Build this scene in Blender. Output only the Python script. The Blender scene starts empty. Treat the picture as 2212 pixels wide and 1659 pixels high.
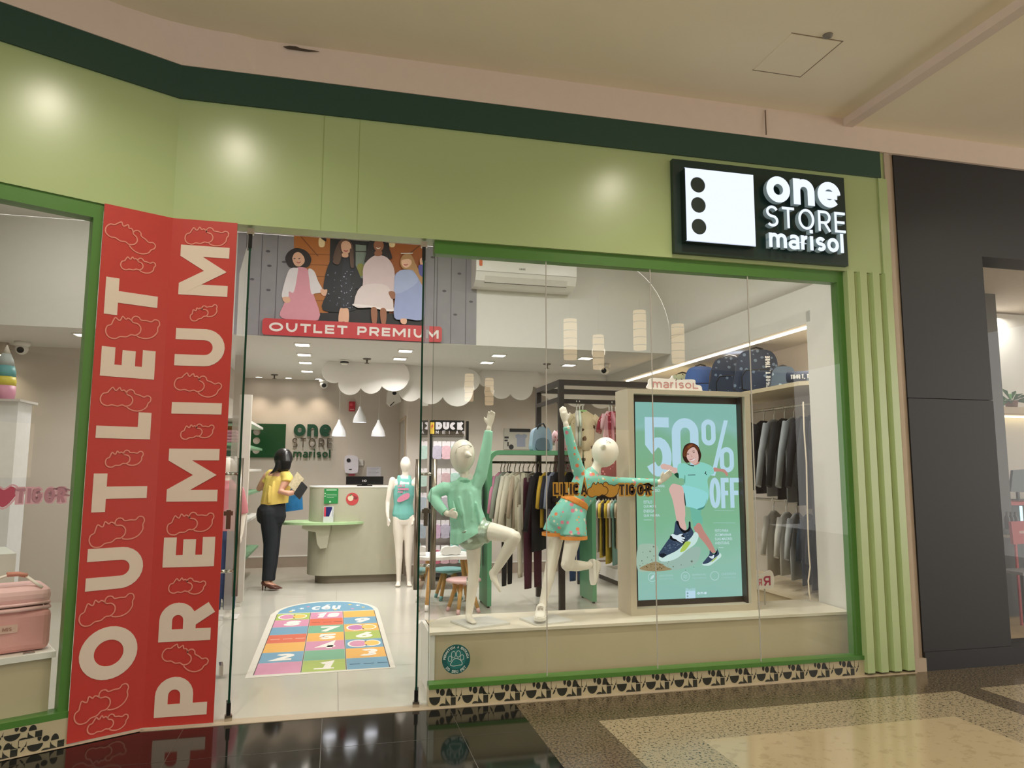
import bpy, bmesh, math, random
from mathutils import Vector as V, Matrix
random.seed(7)
SC = bpy.context.scene
COL = SC.collection
PI = math.pi
# ---------------------------------------------------------------- camera
F_PX, YAW, PITCH, ROLL, EYE = 1562.33, math.radians(13.684), math.radians(6.693), math.radians(0.16), 1.42
_cy, _sy, _cp, _sp = math.cos(YAW), math.sin(YAW), math.cos(PITCH), math.sin(PITCH)
FWD = V((_sy*_cp, _cy*_cp, _sp)); _r0 = V((_cy, -_sy, 0)); _u0 = _r0.cross(FWD)
RGT = _r0*math.cos(ROLL) + _u0*math.sin(ROLL); UPV = -_r0*math.sin(ROLL) + _u0*math.cos(ROLL)
cam_d = bpy.data.cameras.new('camera'); cam = bpy.data.objects.new('camera', cam_d); COL.objects.link(cam)
cam_d.sensor_fit = 'HORIZONTAL'; cam_d.sensor_width = 36.0; cam_d.lens = F_PX/2212*36.0
cam_d.clip_start = 0.05; cam_d.clip_end = 100
M = Matrix.Identity(4)
for i in range(3):
    M[i][0] = RGT[i]; M[i][1] = UPV[i]; M[i][2] = -FWD[i]
M[2][3] = EYE
cam.matrix_world = M
SC.camera = cam
# ---------------------------------------------------------------- view and world
SC.view_settings.view_transform = 'Standard'; SC.view_settings.look = 'None'
SC.view_settings.gamma = 1.0; SC.view_settings.use_curve_mapping = False
SC.view_settings.exposure = 0.0
SC.cycles.max_bounces = 8; SC.cycles.transparent_max_bounces = 24; SC.cycles.sample_clamp_indirect = 4
W = bpy.data.worlds.new('mall_air'); SC.world = W; W.use_nodes = True
W.node_tree.nodes['Background'].inputs[0].default_value = (1.0, 0.955, 0.90, 1)
W.node_tree.nodes['Background'].inputs[1].default_value = 2.6
def lamp(kind, loc, power, color=(1, .96, .915), size=.15, rot=(0, 0, 0), spot=None, blend=.6, spread=None):
    d = bpy.data.lights.new('lamp_light', kind); d.energy = power; d.color = color
    if kind == 'AREA':
        d.shape = 'DISK'; d.size = size
        if spread: d.spread = math.radians(spread)
    else:
        d.shadow_soft_size = size
    if kind == 'SPOT':
        d.spot_size = math.radians(spot); d.spot_blend = blend
    o = bpy.data.objects.new('lamp_light', d); COL.objects.link(o); o.location = loc; o.rotation_euler = rot
    return o
KI, KM = 7.5, 2.0       # shop and mall lamp levels
SHOP_LIGHTS = [(-.37, 7.9), (-.38, 8.6), (-.39, 9.25), (-.4, 10.08), (.73, 8.03), (.72, 8.63), (1.81, 8.09), (1.79, 8.66),
               (2.85, 8.03), (2.84, 8.63), (-2.45, 7.85)]
SHOP_ROUND = [(-1.1, 10.93), (-.69, 10.93), (-.27, 10.94)]
for (x, y) in SHOP_LIGHTS: lamp('AREA', (x, y, 2.70), KI, size=.13, spread=140)
for (x, y) in SHOP_ROUND: lamp('SPOT', (x, y, 2.66), KI*2.0, (1, .82, .62), size=.03, spot=100, blend=.9)
FRONT_LIGHTS = [(-2.4, 6.4, 30, .7), (-1.1, 6.0, 28, .85), (.1, 6.0, 28, .9), (1.3, 6.0, 28, .85), (2.6, 6.0, 28, .7), (.85, 4.72, 14, 2.1), (1.7, 4.72, 14, 2.1), (2.7, 4.72, 14, 1.5), (-1.75, 4.6, 0, 1.9)]   # window zone under the vault; last four added to brighten mannequins and left display
for (x, y, tilt, k) in FRONT_LIGHTS: lamp('AREA', (x, y, 3.72), KI*k, size=.15, spread=150, rot=(math.radians(tilt), 0, 0))
MALL_LIGHTS = [(-.82, 3.12), (2.34, 3.12), (5.5, 3.12), (-3.97, 3.12), (.76, .2), (3.9, .2), (-2.4, .2), (2.3, -2.8), (-.82, -2.8)]
for (x, y) in MALL_LIGHTS: lamp('SPOT', (x, y, 4.0), 62*KM, (1, .91, .75), size=.05, spot=150, blend=1.0)
# ---------------------------------------------------------------- materials
MC = {}
def srgb(c):
    if isinstance(c, str): c = [int(c[i:i+2], 16) for i in (0, 2, 4)]
    return tuple(((v/255)/12.92 if v/255 <= .04045 else ((v/255+.055)/1.055)**2.4) for v in c[:3])
def mat(c, rough=.55, metal=0.0, spec=.5, emit=0.0, var=.06, scale=14, coat=0.0, bump=0.0, bscale=60, name=None):
    """procedural principled material: an srgb hex colour broken up by noise"""
    key = (c, rough, metal, spec, emit, var, scale, coat, bump, bscale)
    if key in MC: return MC[key]
    m = bpy.data.materials.new(name or 'mat_' + str(c)); m.use_nodes = True
    nt = m.node_tree; b = nt.nodes['Principled BSDF']; rgb = srgb(c)
    b.inputs['Roughness'].default_value = rough; b.inputs['Metallic'].default_value = metal
    b.inputs['Specular IOR Level'].default_value = spec; b.inputs['Coat Weight'].default_value = coat
    if emit:
        b.inputs['Base Color'].default_value = (*rgb, 1)
        b.inputs['Emission Color'].default_value = (*rgb, 1); b.inputs['Emission Strength'].default_value = emit
    else:
        tc = nt.nodes.new('ShaderNodeTexCoord'); n = nt.nodes.new('ShaderNodeTexNoise'); n.inputs['Scale'].default_value = scale
        n.inputs['Detail'].default_value = 3
        mx = nt.nodes.new('ShaderNodeMix'); mx.data_type = 'RGBA'
        mx.inputs[6].default_value = (*[v*(1-var) for v in rgb], 1); mx.inputs[7].default_value = (*[min(1, v*(1+var)) for v in rgb], 1)
        nt.links.new(tc.outputs['Object'], n.inputs['Vector']); nt.links.new(n.outputs['Fac'], mx.inputs[0]); nt.links.new(mx.outputs[2], b.inputs['Base Color'])
        if bump:
            n2 = nt.nodes.new('ShaderNodeTexNoise'); n2.inputs['Scale'].default_value = bscale; bp = nt.nodes.new('ShaderNodeBump')
            bp.inputs['Strength'].default_value = bump; bp.inputs['Distance'].default_value = .01
            nt.links.new(tc.outputs['Object'], n2.inputs['Vector']); nt.links.new(n2.outputs['Fac'], bp.inputs['Height']); nt.links.new(bp.outputs['Normal'], b.inputs['Normal'])
    MC[key] = m
    return m
def emis(c, s):
    key = ('e', c, s)
    if key in MC: return MC[key]
    m = bpy.data.materials.new('glow_' + c); m.use_nodes = True; nt = m.node_tree; nt.nodes.clear()
    e = nt.nodes.new('ShaderNodeEmission'); e.inputs[0].default_value = (*srgb(c), 1); e.inputs[1].default_value = s
    o = nt.nodes.new('ShaderNodeOutputMaterial'); nt.links.new(e.outputs[0], o.inputs[0]); MC[key] = m
    return m
def glass(tint, name, ior=1.5, refl=1.0):
    m = bpy.data.materials.new(name); m.use_nodes = True; nt = m.node_tree; nt.nodes.clear()
    t = nt.nodes.new('ShaderNodeBsdfTransparent'); t.inputs[0].default_value = (*tint, 1)
    g = nt.nodes.new('ShaderNodeBsdfGlossy'); g.inputs['Roughness'].default_value = 0.0; g.inputs[0].default_value = (refl, refl, refl, 1)
    f = nt.nodes.new('ShaderNodeFresnel'); ge = nt.nodes.new('ShaderNodeNewGeometry'); mm = nt.nodes.new('ShaderNodeMath'); mm.operation = 'MULTIPLY_ADD'   # same pane from both sides
    mm.inputs[1].default_value = 1/ior - ior; mm.inputs[2].default_value = ior; nt.links.new(ge.outputs['Backfacing'], mm.inputs[0]); nt.links.new(mm.outputs[0], f.inputs[0])
    x = nt.nodes.new('ShaderNodeMixShader'); o = nt.nodes.new('ShaderNodeOutputMaterial')
    nt.links.new(f.outputs[0], x.inputs[0]); nt.links.new(t.outputs[0], x.inputs[1]); nt.links.new(g.outputs[0], x.inputs[2]); nt.links.new(x.outputs[0], o.inputs[0])
    return m
# ---------------------------------------------------------------- mesh builder
def top_loc(p):
    while p.parent: p = p.parent
    return V(p.location)
class MB:
    def __init__(s): s.b = bmesh.new(); s.mi = 0; s.mats = []
    def use(s, m):
        if m not in s.mats: s.mats.append(m)
        s.mi = s.mats.index(m); return s
    def _f(s, vs):
        try:
            f = s.b.faces.new(vs); f.material_index = s.mi; f.smooth = False; return f
        except ValueError: return None
    def face(s, pts): return s._f([s.b.verts.new(p) for p in pts])
    def box(s, c, d, rz=0, bev=0):
        x, y, z = d[0]/2, d[1]/2, d[2]/2; R = Matrix.Rotation(rz, 3, 'Z'); c = V(c)
        q = [c + R @ V(p) for p in ((-x,-y,-z),(x,-y,-z),(x,y,-z),(-x,y,-z),(-x,-y,z),(x,-y,z),(x,y,z),(-x,y,z))]
        vs = [s.b.verts.new(p) for p in q]; fs = []
        for i in ((0,3,2,1),(4,5,6,7),(0,1,5,4),(1,2,6,5),(2,3,7,6),(3,0,4,7)): fs.append(s._f([vs[k] for k in i]))
        if bev:
            es = list({e for f in fs for e in f.edges})
            r = bmesh.ops.bevel(s.b, geom=es, offset=bev, segments=3, affect='EDGES', profile=.5)
            for f in r['faces']: f.material_index = s.mi
        return s
    def bb(s, a, b, bev=0):
        return s.box([(a[i]+b[i])/2 for i in range(3)], [abs(b[i]-a[i]) for i in range(3)], 0, bev)
    def rings(s, rs, cap=True, smooth=True, closed=False):
        vr = [[s.b.verts.new(p) for p in r] for r in rs]; n = len(vr[0]); m = len(vr)
        for i in range(m if closed else m-1):
            a, c = vr[i], vr[(i+1) % m]
            for k in range(n):
                f = s._f([a[k], a[(k+1) % n], c[(k+1) % n], c[k]])
                if f: f.smooth = smooth
        if cap and not closed:
            s._f(vr[0][::-1]); s._f(vr[-1])
        return s
    def tube(s, pts, r, seg=10, cap=True, flat=1.0, up=(0, 0, 1)):
        """a round (or flattened) tube along points; r a number or one radius per point"""
        pts = [V(p) for p in pts]; n = len(pts); rs = []
        u = None
        for i, p in enumerate(pts):
            t = (pts[min(i+1, n-1)] - pts[max(i-1, 0)]).normalized()
            if u is None:
                u = V(up).cross(t)
                if u.length < 1e-3: u = V((1, 0, 0)).cross(t)
                if u.length < 1e-3: u = V((0, 1, 0)).cross(t)
            u = (u - t*u.dot(t)).normalized(); w = t.cross(u); rr = r[i] if isinstance(r, (list, tuple)) else r
            rs.append([p + u*(rr*math.cos(2*PI*k/seg)) + w*(rr*flat*math.sin(2*PI*k/seg)) for k in range(seg)])
        return s.rings(rs, cap)
    def cyl(s, p0, p1, r, seg=20, r1=None): return s.tube([p0, p1], [r, r if r1 is None else r1], seg)
    def lathe(s, c, prof, seg=28, cap=True):
        c = V(c)
        return s.rings([[c + V((r*math.cos(2*PI*k/seg), r*math.sin(2*PI*k/seg), z)) for k in range(seg)] for r, z in prof], cap)
    def ball(s, c, r, seg=16, n=10):
        r = (r, r, r) if not isinstance(r, (tuple, list)) else r; c = V(c)
        return s.rings([[c + V((r[0]*math.sin(PI*(i+.02)/(n+.04))*math.cos(2*PI*k/seg), r[1]*math.sin(PI*(i+.02)/(n+.04))*math.sin(2*PI*k/seg), -r[2]*math.cos(PI*(i+.02)/(n+.04)))) for k in range(seg)] for i in range(n+1)])
    def prism(s, pts, o, ux, uy, depth):
        """outline in the plane o + ux*a + uy*b, thickened by depth along ux x uy"""
        o, ux, uy = V(o), V(ux), V(uy); nrm = ux.cross(uy).normalized()
        a = [s.b.verts.new(o + ux*p[0] + uy*p[1]) for p in pts]; c = [s.b.verts.new(o + ux*p[0] + uy*p[1] + nrm*depth) for p in pts]; n = len(pts)
        s._f(a[::-1]); s._f(c)
        for i in range(n): s._f([a[i], a[(i+1) % n], c[(i+1) % n], c[i]])
        return s
    def wave(s, f):
        for v in s.b.verts: v.co = V(f(v.co))
        return s
    def obj(s, name, m=None, parent=None, smooth=None, kind=None):
        me = bpy.data.meshes.new(name)
        off = V((0, 0, 0))
        if parent is not None: off = top_loc(parent)
        elif kind is None and not name.startswith(('wall', 'floor', 'ceiling', 'trim', 'baseboard')) and len(s.b.verts):
            co = [v.co for v in s.b.verts]      # a thing of one mesh: its origin goes to its base
            off = V(((min(c.x for c in co)+max(c.x for c in co))/2, (min(c.y for c in co)+max(c.y for c in co))/2, min(c.z for c in co)))
        if off.length: bmesh.ops.translate(s.b, verts=s.b.verts, vec=-off)
        bmesh.ops.recalc_face_normals(s.b, faces=s.b.faces)
        if smooth is not None:
            for f in s.b.faces: f.smooth = smooth
        s.b.to_mesh(me); s.b.free()
        for k in (s.mats or [m]): me.materials.append(k)
        o = bpy.data.objects.new(name, me); COL.objects.link(o)
        if parent is not None: o.parent = parent
        else: o.location = off
        if kind: o['kind'] = kind
        return o
def tag(o, label, cat, group=None, kind=None):
    o['label'] = label; o['category'] = cat
    if group: o['group'] = group
    if kind: o['kind'] = kind
    return o
def thing(name, label, cat, loc=(0, 0, 0), group=None):
    o = bpy.data.objects.new(name, None); o.empty_display_size = .1; COL.objects.link(o); o.location = loc
    return tag(o, label, cat, group)
def own(o, label, cat, group=None): return tag(o, label, cat, group)     # a thing that is one mesh
def struct(o): o['kind'] = 'structure'; return o
def dup(root, loc, rz=0, label=None, group=None):
    r = root.copy(); COL.objects.link(r); r.location = loc; r.rotation_euler = (0, 0, rz)
    if label: r['label'] = label
    if group: r['group'] = group
    for ch in list(root.children):
        c = ch.copy(); COL.objects.link(c); c.parent = r
        for g in list(ch.children):
            d = g.copy(); COL.objects.link(d); d.parent = c
    return r
# ---------------------------------------------------------------- outlines, lettering
def spline(pts, n=6, closed=True):
    out = []; m = len(pts)
    for i in range(m if closed else m-1):
        p0, p1, p2, p3 = (pts[(i-1) % m], pts[i], pts[(i+1) % m], pts[(i+2) % m]) if closed else (pts[max(i-1, 0)], pts[i], pts[i+1], pts[min(i+2, m-1)])
        for k in range(n):
            t = k/n
            out.append(tuple(.5*((2*p1[j]) + (-p0[j]+p2[j])*t + (2*p0[j]-5*p1[j]+4*p2[j]-p3[j])*t*t + (-p0[j]+3*p1[j]-3*p2[j]+p3[j])*t**3) for j in range(len(p1))))
    if not closed: out.append(tuple(pts[-1]))
    return out
def circ(cx, cy, r, n=28, ry=None): return [(cx + r*math.cos(2*PI*k/n), cy + (ry or r)*math.sin(2*PI*k/n)) for k in range(n)]
def rrect(x0, y0, x1, y1, r, n=6):
    out = []
    for cx, cy, a in ((x1-r, y0+r, -PI/2), (x1-r, y1-r, 0), (x0+r, y1-r, PI/2), (x0+r, y0+r, PI)):
        for k in range(n+1): out.append((cx + r*math.cos(a + PI/2*k/n), cy + r*math.sin(a + PI/2*k/n)))
    return out
TXT = {}
def text_bm(s, weight=0.0, ext=0.002, space=1.0, shear=0.0):
    """lettering as a mesh normalised to height 1 by the caller"""
    key = (s, weight, ext, space, shear)
    if key not in TXT:
        c = bpy.data.curves.new('t', 'FONT'); c.body = s; c.size = 1; c.offset = weight; c.extrude = ext; c.space_character = space; c.shear = shear
        c.resolution_u = 4
        o = bpy.data.objects.new('t', c); COL.objects.link(o)
        dg = bpy.context.evaluated_depsgraph_get(); dg.update()
        me = bpy.data.meshes.new_from_object(o.evaluated_get(dg)); bpy.data.objects.remove(o)
        TXT[key] = ([tuple(v.co) for v in me.vertices], [tuple(p.vertices) for p in me.polygons])
    return TXT[key]
def text(mb, s, o, ux, uy, x0, y0, x1, y1, weight=0.0, depth=.002, space=1.0, shear=0.0, keep=False):
    """lettering fitted to the box x0..x1, y0..y1 of the plane o + ux*a + uy*b"""
    vs, fs = text_bm(s, weight, .05, space, shear)
    o, ux, uy = V(o), V(ux).normalized(), V(uy).normalized(); nz = ux.cross(uy)
    ax, bx = min(v[0] for v in vs), max(v[0] for v in vs); ay, by = min(v[1] for v in vs), max(v[1] for v in vs)
    kx, ky = (x1-x0)/(bx-ax), (y1-y0)/(by-ay)
    if keep: kx = ky = min(kx, ky)
    q = [mb.b.verts.new(o + ux*(x0 + (v[0]-ax)*kx) + uy*(y0 + (v[1]-ay)*ky) + nz*(depth if v[2] > 0 else 0)) for v in vs]
    for f in fs: mb._f([q[i] for i in f])
    return mb
# stroke lettering: geometric letters drawn with even strokes
def stroke(mb, pts, w, o, ux, uy, depth, closed=False):
    n = len(pts); o, ux, uy = V(o), V(ux).normalized(), V(uy).normalized(); nz = ux.cross(uy); Q = [V((p[0], p[1], 0)) for p in pts]; A, B = [], []
    for i, q in enumerate(Q):
        a = Q[(i-1) % n] if (closed or i) else None; b = Q[(i+1) % n] if (closed or i < n-1) else None
        d1 = (q-a).normalized() if a is not None else (b-q).normalized(); d2 = (b-q).normalized() if b is not None else d1
        n1, n2 = V((-d1.y, d1.x, 0)), V((-d2.y, d2.x, 0)); m = (n1+n2)
        m = m.normalized() if m.length > 1e-6 else n1; k = m*(w/2/max(.35, m.dot(n1)))
        A.append(q+k); B.append(q-k)
    T = lambda p, z: mb.b.verts.new(o + ux*p.x + uy*p.y + nz*z)
    a0, b0, a1, b1 = [T(p, 0) for p in A], [T(p, 0) for p in B], [T(p, depth) for p in A], [T(p, depth) for p in B]
    for i in range(n if closed else n-1):
        j = (i+1) % n
        mb._f([a1[i], b1[i], b1[j], a1[j]]); mb._f([a0[i], a0[j], b0[j], b0[i]]); mb._f([a0[i], a1[i], a1[j], a0[j]]); mb._f([b0[i], b0[j], b1[j], b1[i]])
    if not closed:
        mb._f([a0[0], b0[0], b1[0], a1[0]]); mb._f([a0[-1], a1[-1], b1[-1], b0[-1]])
    return mb
def arcp(cx, cy, rx, ry, a0, a1, n=12):
    a0, a1 = math.radians(a0), math.radians(a1); return [(cx + rx*math.cos(a0+(a1-a0)*k/n), cy + ry*math.sin(a0+(a1-a0)*k/n)) for k in range(n+1)]
GW = dict(zip('ABCDEFGHIJKLMNOPRSTUVX', (.8, .7, .75, .76, .62, .6, .8, .74, 0, .5, .72, .58, .95, .78, .9, .68, .72, .66, .68, .74, .8, .75)))
GW.update(dict(zip('onemarislcu', (.64, .58, .64, .94, .58, .4, 0, .52, 0, .6, .58)))); GW.update(dict(zip('0123456789%', (.62, .4, .6, .6, .66, .6, .62, .58, .62, .62, .9))))
def glyph(c, W, w, H):
    """centre lines of a letter in the box W x H for stroke w"""
    h = w/2; m = H/2; R = lambda x0, y0, x1, y1: None
    bowl = lambda y0, y1: [(h, y1)] + arcp(W-h-(y1-y0)/2, (y0+y1)/2, (y1-y0)/2, (y1-y0)/2, 90, -90) + [(h, y0)]
    ess = lambda: [(W-h*1.1, H-h-(H-2*h)*.16)] + arcp(W/2, H-h-(H-2*h)*.25, W/2-h, (H-2*h)*.25, 38, 250, 12) + arcp(W/2, h+(H-2*h)*.25, W/2-h, (H-2*h)*.25, 70, -142, 12)
    G = {
     'A': [[(h*.9, 0), (W/2, H-h*.3), (W-h*.9, 0)], [(W*.24, H*.3), (W*.76, H*.3)]], 'B': [bowl(m, H-h), bowl(h, m), [(h, 0), (h, H)]], 'C': [arcp(W/2, m, W/2-h, m-h, 48, 312, 20)],
     'D': [[(h, 0), (h, H)], [(h, H-h)] + arcp(W-h-(m-h)*.8, m, (m-h)*.8, m-h, 90, -90) + [(h, h)]], 'E': [[(W, H-h), (h, H-h), (h, h), (W, h)], [(h, m), (W*.93, m)]], 'F': [[(W, H-h), (h, H-h), (h, 0)], [(h, m), (W*.9, m)]],
     'G': [arcp(W/2, m, W/2-h, m-h, 48, 345, 22) + [(W-h, m-.02*H), (W*.55, m-.02*H)]], 'H': [[(h, 0), (h, H)], [(W-h, 0), (W-h, H)], [(h, m), (W-h, m)]], 'I': [[(h, 0), (h, H)]], 'K': [[(h, 0), (h, H)], [(W-h*.8, H), (h*1.6, m*.92)], [(W*.36, m*1.12), (W-h*.8, 0)]],
     'L': [[(h, H), (h, h), (W, h)]], 'M': [[(h, 0), (h, H)], [(W-h, 0), (W-h, H)], [(h*1.2, H-h*.5), (W/2, H*.27), (W-h*1.2, H-h*.5)]], 'N': [[(h, 0), (h, H)], [(W-h, 0), (W-h, H)], [(h, H-h*.5), (W-h, h*.5)]],
     'O': [('c', arcp(W/2, m, W/2-h, m-h, 0, 360, 32)[:-1])], 'P': [[(h, 0), (h, H)], bowl(H*.4, H-h)], 'R': [[(h, 0), (h, H)], bowl(H*.42, H-h), [(W*.5, H*.42), (W-h*.9, 0)]], 'S': [ess()],
     'T': [[(0, H-h), (W, H-h)], [(W/2, H-h), (W/2, 0)]], 'U': [[(h, H)] + arcp(W/2, W/2, W/2-h, W/2-h, 180, 360) + [(W-h, H)]], 'V': [[(h*.9, H), (W/2, h*.3), (W-h*.9, H)]], 'X': [[(h, 0), (W-h, H)], [(h, H), (W-h, 0)]], 'J': [[(W-h, H)] + arcp(W/2, W/2, W/2-h, W/2-h, 0, -170)],
     'o': [('c', arcp(W/2, m, W/2-h, m-h, 0, 360, 28)[:-1])], 'c': [arcp(W/2, m, W/2-h, m-h, 48, 312, 20)], 'e': [[(h, m*.96), (W-h, m*.96)], arcp(W/2, m, W/2-h, m-h, 0, 318, 24)],
     'n': [[(h, 0), (h, H)], [(h, H*.5)] + arcp(W/2, H-h-(W/2-h), W/2-h, W/2-h, 180, 0) + [(W-h, 0)]], 'u': [[(W-h, 0), (W-h, H)], [(h, H)] + arcp(W/2, W/2, W/2-h, W/2-h, 180, 360)],
     'm': [[(h, 0), (h, H)]] + [[(x, H*.5)] + arcp(x+(W/4-h/2), H-h-(W/4-h/2), W/4-h/2, W/4-h/2, 180, 0) + [(x+W/2-h, 0)] for x in (h, W/2)],
     'a': [[(h*1.2, H*.82)] + arcp(W/2, H*.7, W/2-h, H*.3-h, 140, 0) + [(W-h, 0)], ('c', arcp(W/2, H*.29, W/2-h, H*.29-h*.6, 0, 360, 20)[:-1])], 'r': [[(h, 0), (h, H)], [(h, H*.45)] + arcp(h+W*.55, H*.45, W*.55, H*.55-h, 180, 80)],
     'i': [[(h, 0), (h, H)], [(h, H*1.2), (h, H*1.2+w)]], 's': [ess()], 'l': [[(h, 0), (h, H*1.36)]],
     '0': [('c', [(h, W/2), (h, H-W/2)] + arcp(W/2, H-W/2, W/2-h, W/2-h, 180, 0)[1:] + arcp(W/2, W/2, W/2-h, W/2-h, 0, -180)[:-1])], '1': [[(0, H*.78), (W-h, H-h*.6), (W-h, 0)]], '2': [arcp(W/2, H*.7, W/2-h, H*.3-h, 160, -35) + [(h*1.2, h), (W, h)]], '3': [arcp(W/2, H*.735, W/2-h, H*.265-h*.5, 150, -80), arcp(W/2, H*.27, W/2-h, H*.27-h, 80, -150)],
     '4': [[(W-h*1.6, 0), (W-h*1.6, H), (h, H*.3), (W, H*.3)]], '5': [[(W-h*.5, H-h), (h, H-h), (h, H*.56)] + arcp(W/2, H*.33, W/2-h, H*.33-h, 135, -150, 16)], '6': [[(W*.7, H-h*.3), (h*1.4, H*.45)], ('c', arcp(W/2, H*.31, W/2-h, H*.31-h*.7, 0, 360, 22)[:-1])], '7': [[(0, H-h), (W-h*.4, H-h), (W*.35, 0)]],
     '8': [('c', arcp(W/2, H*.74, W/2-h*1.2, H*.26-h*.8, 0, 360, 20)[:-1]), ('c', arcp(W/2, H*.28, W/2-h, H*.28-h*.8, 0, 360, 20)[:-1])], '9': [[(W*.3, h*.3), (W-h*1.4, H*.55)], ('c', arcp(W/2, H*.69, W/2-h, H*.31-h*.7, 0, 360, 22)[:-1])],
     '.': [[(0, 0), (w, 0)]],
    }
    return G[c]
def word(mb, s, o, ux, uy, x0, y0, x1, y1, w=.2, depth=.002, gap=.16, xh=.72, shear=0.0):
    """stroke lettering fitted to the box; w is the stroke as a share of the capital height"""
    H = 1.0; items = []; X = 0
    for ch in s:
        if ch == ' ': X += .45; continue
        hh = xh if ch.islower() else H; W = w if ch in 'Iil' else GW.get(ch, .65)*(hh if ch.islower() else 1)*1.08
        if ch in 'il': W = w
        items.append((ch, X, W, hh)); X += W + gap
    X -= gap; kx, ky = (x1-x0)/X, (y1-y0)/H
    for ch, gx, W, hh in items:
        # strokes keep an even weight: letters are drawn at the final size
        wr = w*ky; Wf = max(W*kx, wr) if ch not in 'Iil' else wr
        for gi, g in enumerate(glyph(ch, Wf, wr, hh*ky)):
            cl = isinstance(g, tuple); pts = [(x0 + gx*kx + p[0] + shear*p[1], y0 + p[1]) for p in (g[1] if cl else g)]
            stroke(mb, pts, wr, o, ux, uy, depth + gi*.0003, cl)
    return mb
# ---------------------------------------------------------------- bodies: lofted limbs fused into one skin
def egg(mb, c, up, rw, rd, rh, chin=.78, side=(1, 0, 0)):
    """head: an egg along up, narrower at the chin"""
    c, up = V(c), V(up).normalized(); s = (V(side) - up*V(side).dot(up)).normalized(); w = up.cross(s); rs = []
    for i in range(15):
        a = PI*(i+.15)/14.3; z = -math.cos(a); r = math.sin(a)*(chin + (1-chin)*min(1, (z+1)*.9))
        rs.append([c + up*(rh*z) + s*(rw*r*math.cos(2*PI*k/20)) + w*(rd*r*math.sin(2*PI*k/20)) for k in range(20)])
    mb.rings(rs)
def limb(mb, pts, side=(1, 0, 0), seg=16, caps=(1, 1)):
    """pts: (centre, half-width along side, half-depth)"""
    side = V(side); n = len(pts); rs = []
    C = [V(p[0]) for p in pts]
    def ring(c, t, a, b):
        u = side - t*side.dot(t)
        if u.length < .15: u = V((0, 1, 0)) - t*t.y
        u.normalize(); w = t.cross(u)
        return [c + u*(a*math.cos(2*PI*k/seg)) + w*(b*math.sin(2*PI*k/seg)) for k in range(seg)]
    for i, p in enumerate(pts):
        t = (C[min(i+1, n-1)] - C[max(i-1, 0)]).normalized(); a, b = p[1], p[2] if len(p) > 2 else p[1]
        if i == 0 and caps[0]:
            for q in (.25, .7): rs.append(ring(C[0] - t*min(a, b)*math.cos(q*PI/2), t, a*math.sin(q*PI/2), b*math.sin(q*PI/2)))
        rs.append(ring(C[i], t, a, b))
        if i == n-1 and caps[1]:
            for q in (.7, .25): rs.append(ring(C[i] + t*min(a, b)*math.cos(q*PI/2), t, a*math.sin(q*PI/2), b*math.sin(q*PI/2)))
    mb.rings(rs)
def fuse(name, build, m, parent, vox=.007, smooth=6, cut=None, sub=0):
    """union of lofts made by build(mb) into one continuous skin"""
    mb = MB(); build(mb)
    bmesh.ops.recalc_face_normals(mb.b, faces=mb.b.faces)
    me = bpy.data.meshes.new(name); mb.b.to_mesh(me); mb.b.free()
    o = bpy.data.objects.new(name, me); COL.objects.link(o)
    r = o.modifiers.new('r', 'REMESH'); r.mode = 'VOXEL'; r.voxel_size = vox; r.use_smooth_shade = True
    if smooth:
        k = o.modifiers.new('s', 'SMOOTH'); k.iterations = smooth; k.factor = .5
    dg = bpy.context.evaluated_depsgraph_get(); dg.update()
    me2 = bpy.data.meshes.new_from_object(o.evaluated_get(dg)); bpy.data.objects.remove(o)
    off = top_loc(parent)
    bm = bmesh.new(); bm.from_mesh(me2)
    if cut:
        for co, no in cut: bmesh.ops.bisect_plane(bm, geom=bm.verts[:] + bm.edges[:] + bm.faces[:], plane_co=co, plane_no=no, clear_outer=True)
    bmesh.ops.translate(bm, verts=bm.verts, vec=-off)
    for f in bm.faces: f.smooth = True
    bm.to_mesh(me2); bm.free(); me2.materials.clear(); me2.materials.append(m)
    o = bpy.data.objects.new(name, me2); COL.objects.link(o); o.parent = parent
    return o
def P(x, y, Y):
    """the point at depth Y that the photograph shows at pixel (x, y)"""
    d = RGT*((x-1106)/F_PX) - UPV*((y-829.5)/F_PX) + FWD
    return V((0, 0, EYE)) + d*(Y/d.y)
# ================================================================ THE SETTING
FY = 4.5                                     # the shopfront plane
LA, LD, LN = V((-.975, 4.5, 0)), V((-.886, -.464, 0)).normalized(), V((.464, -.886, 0)).normalized()   # the angled left front
def L(t, z=0, out=0): return LA + LD*t + LN*out + V((0, 0, z))
G_LT = mat('a9bc84', .27, spec=.8, var=.02, scale=3); G_DK = mat('24463a', .4, var=.04); G_FR = mat('4c7c36', .35, var=.05)
CREAM = mat('d8d0bd', .6, var=.03); WHITE = mat('e9e6e0', .6, var=.02); WALLP = mat('cfc6bc', .7, var=.02); BEIGE = mat('c9bda6', .55, var=.04)
CHROME = mat('c9c5be', .18, 1.0, var=.03); STEEL = mat('8f8478', .28, 1.0, var=.06); BLACK = mat('17151a', .45, var=.1); BLK2 = mat('0f0f12', .3, var=.1)
G_EDGE = mat('123a2c', .15, var=.1); GLASS = glass((.95, .985, .965), 'clear_shop_glass'); GLASS_D = glass((.95, .99, .97), 'door_glass')
GREY = mat('8a857e', .5, var=.06)
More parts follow.
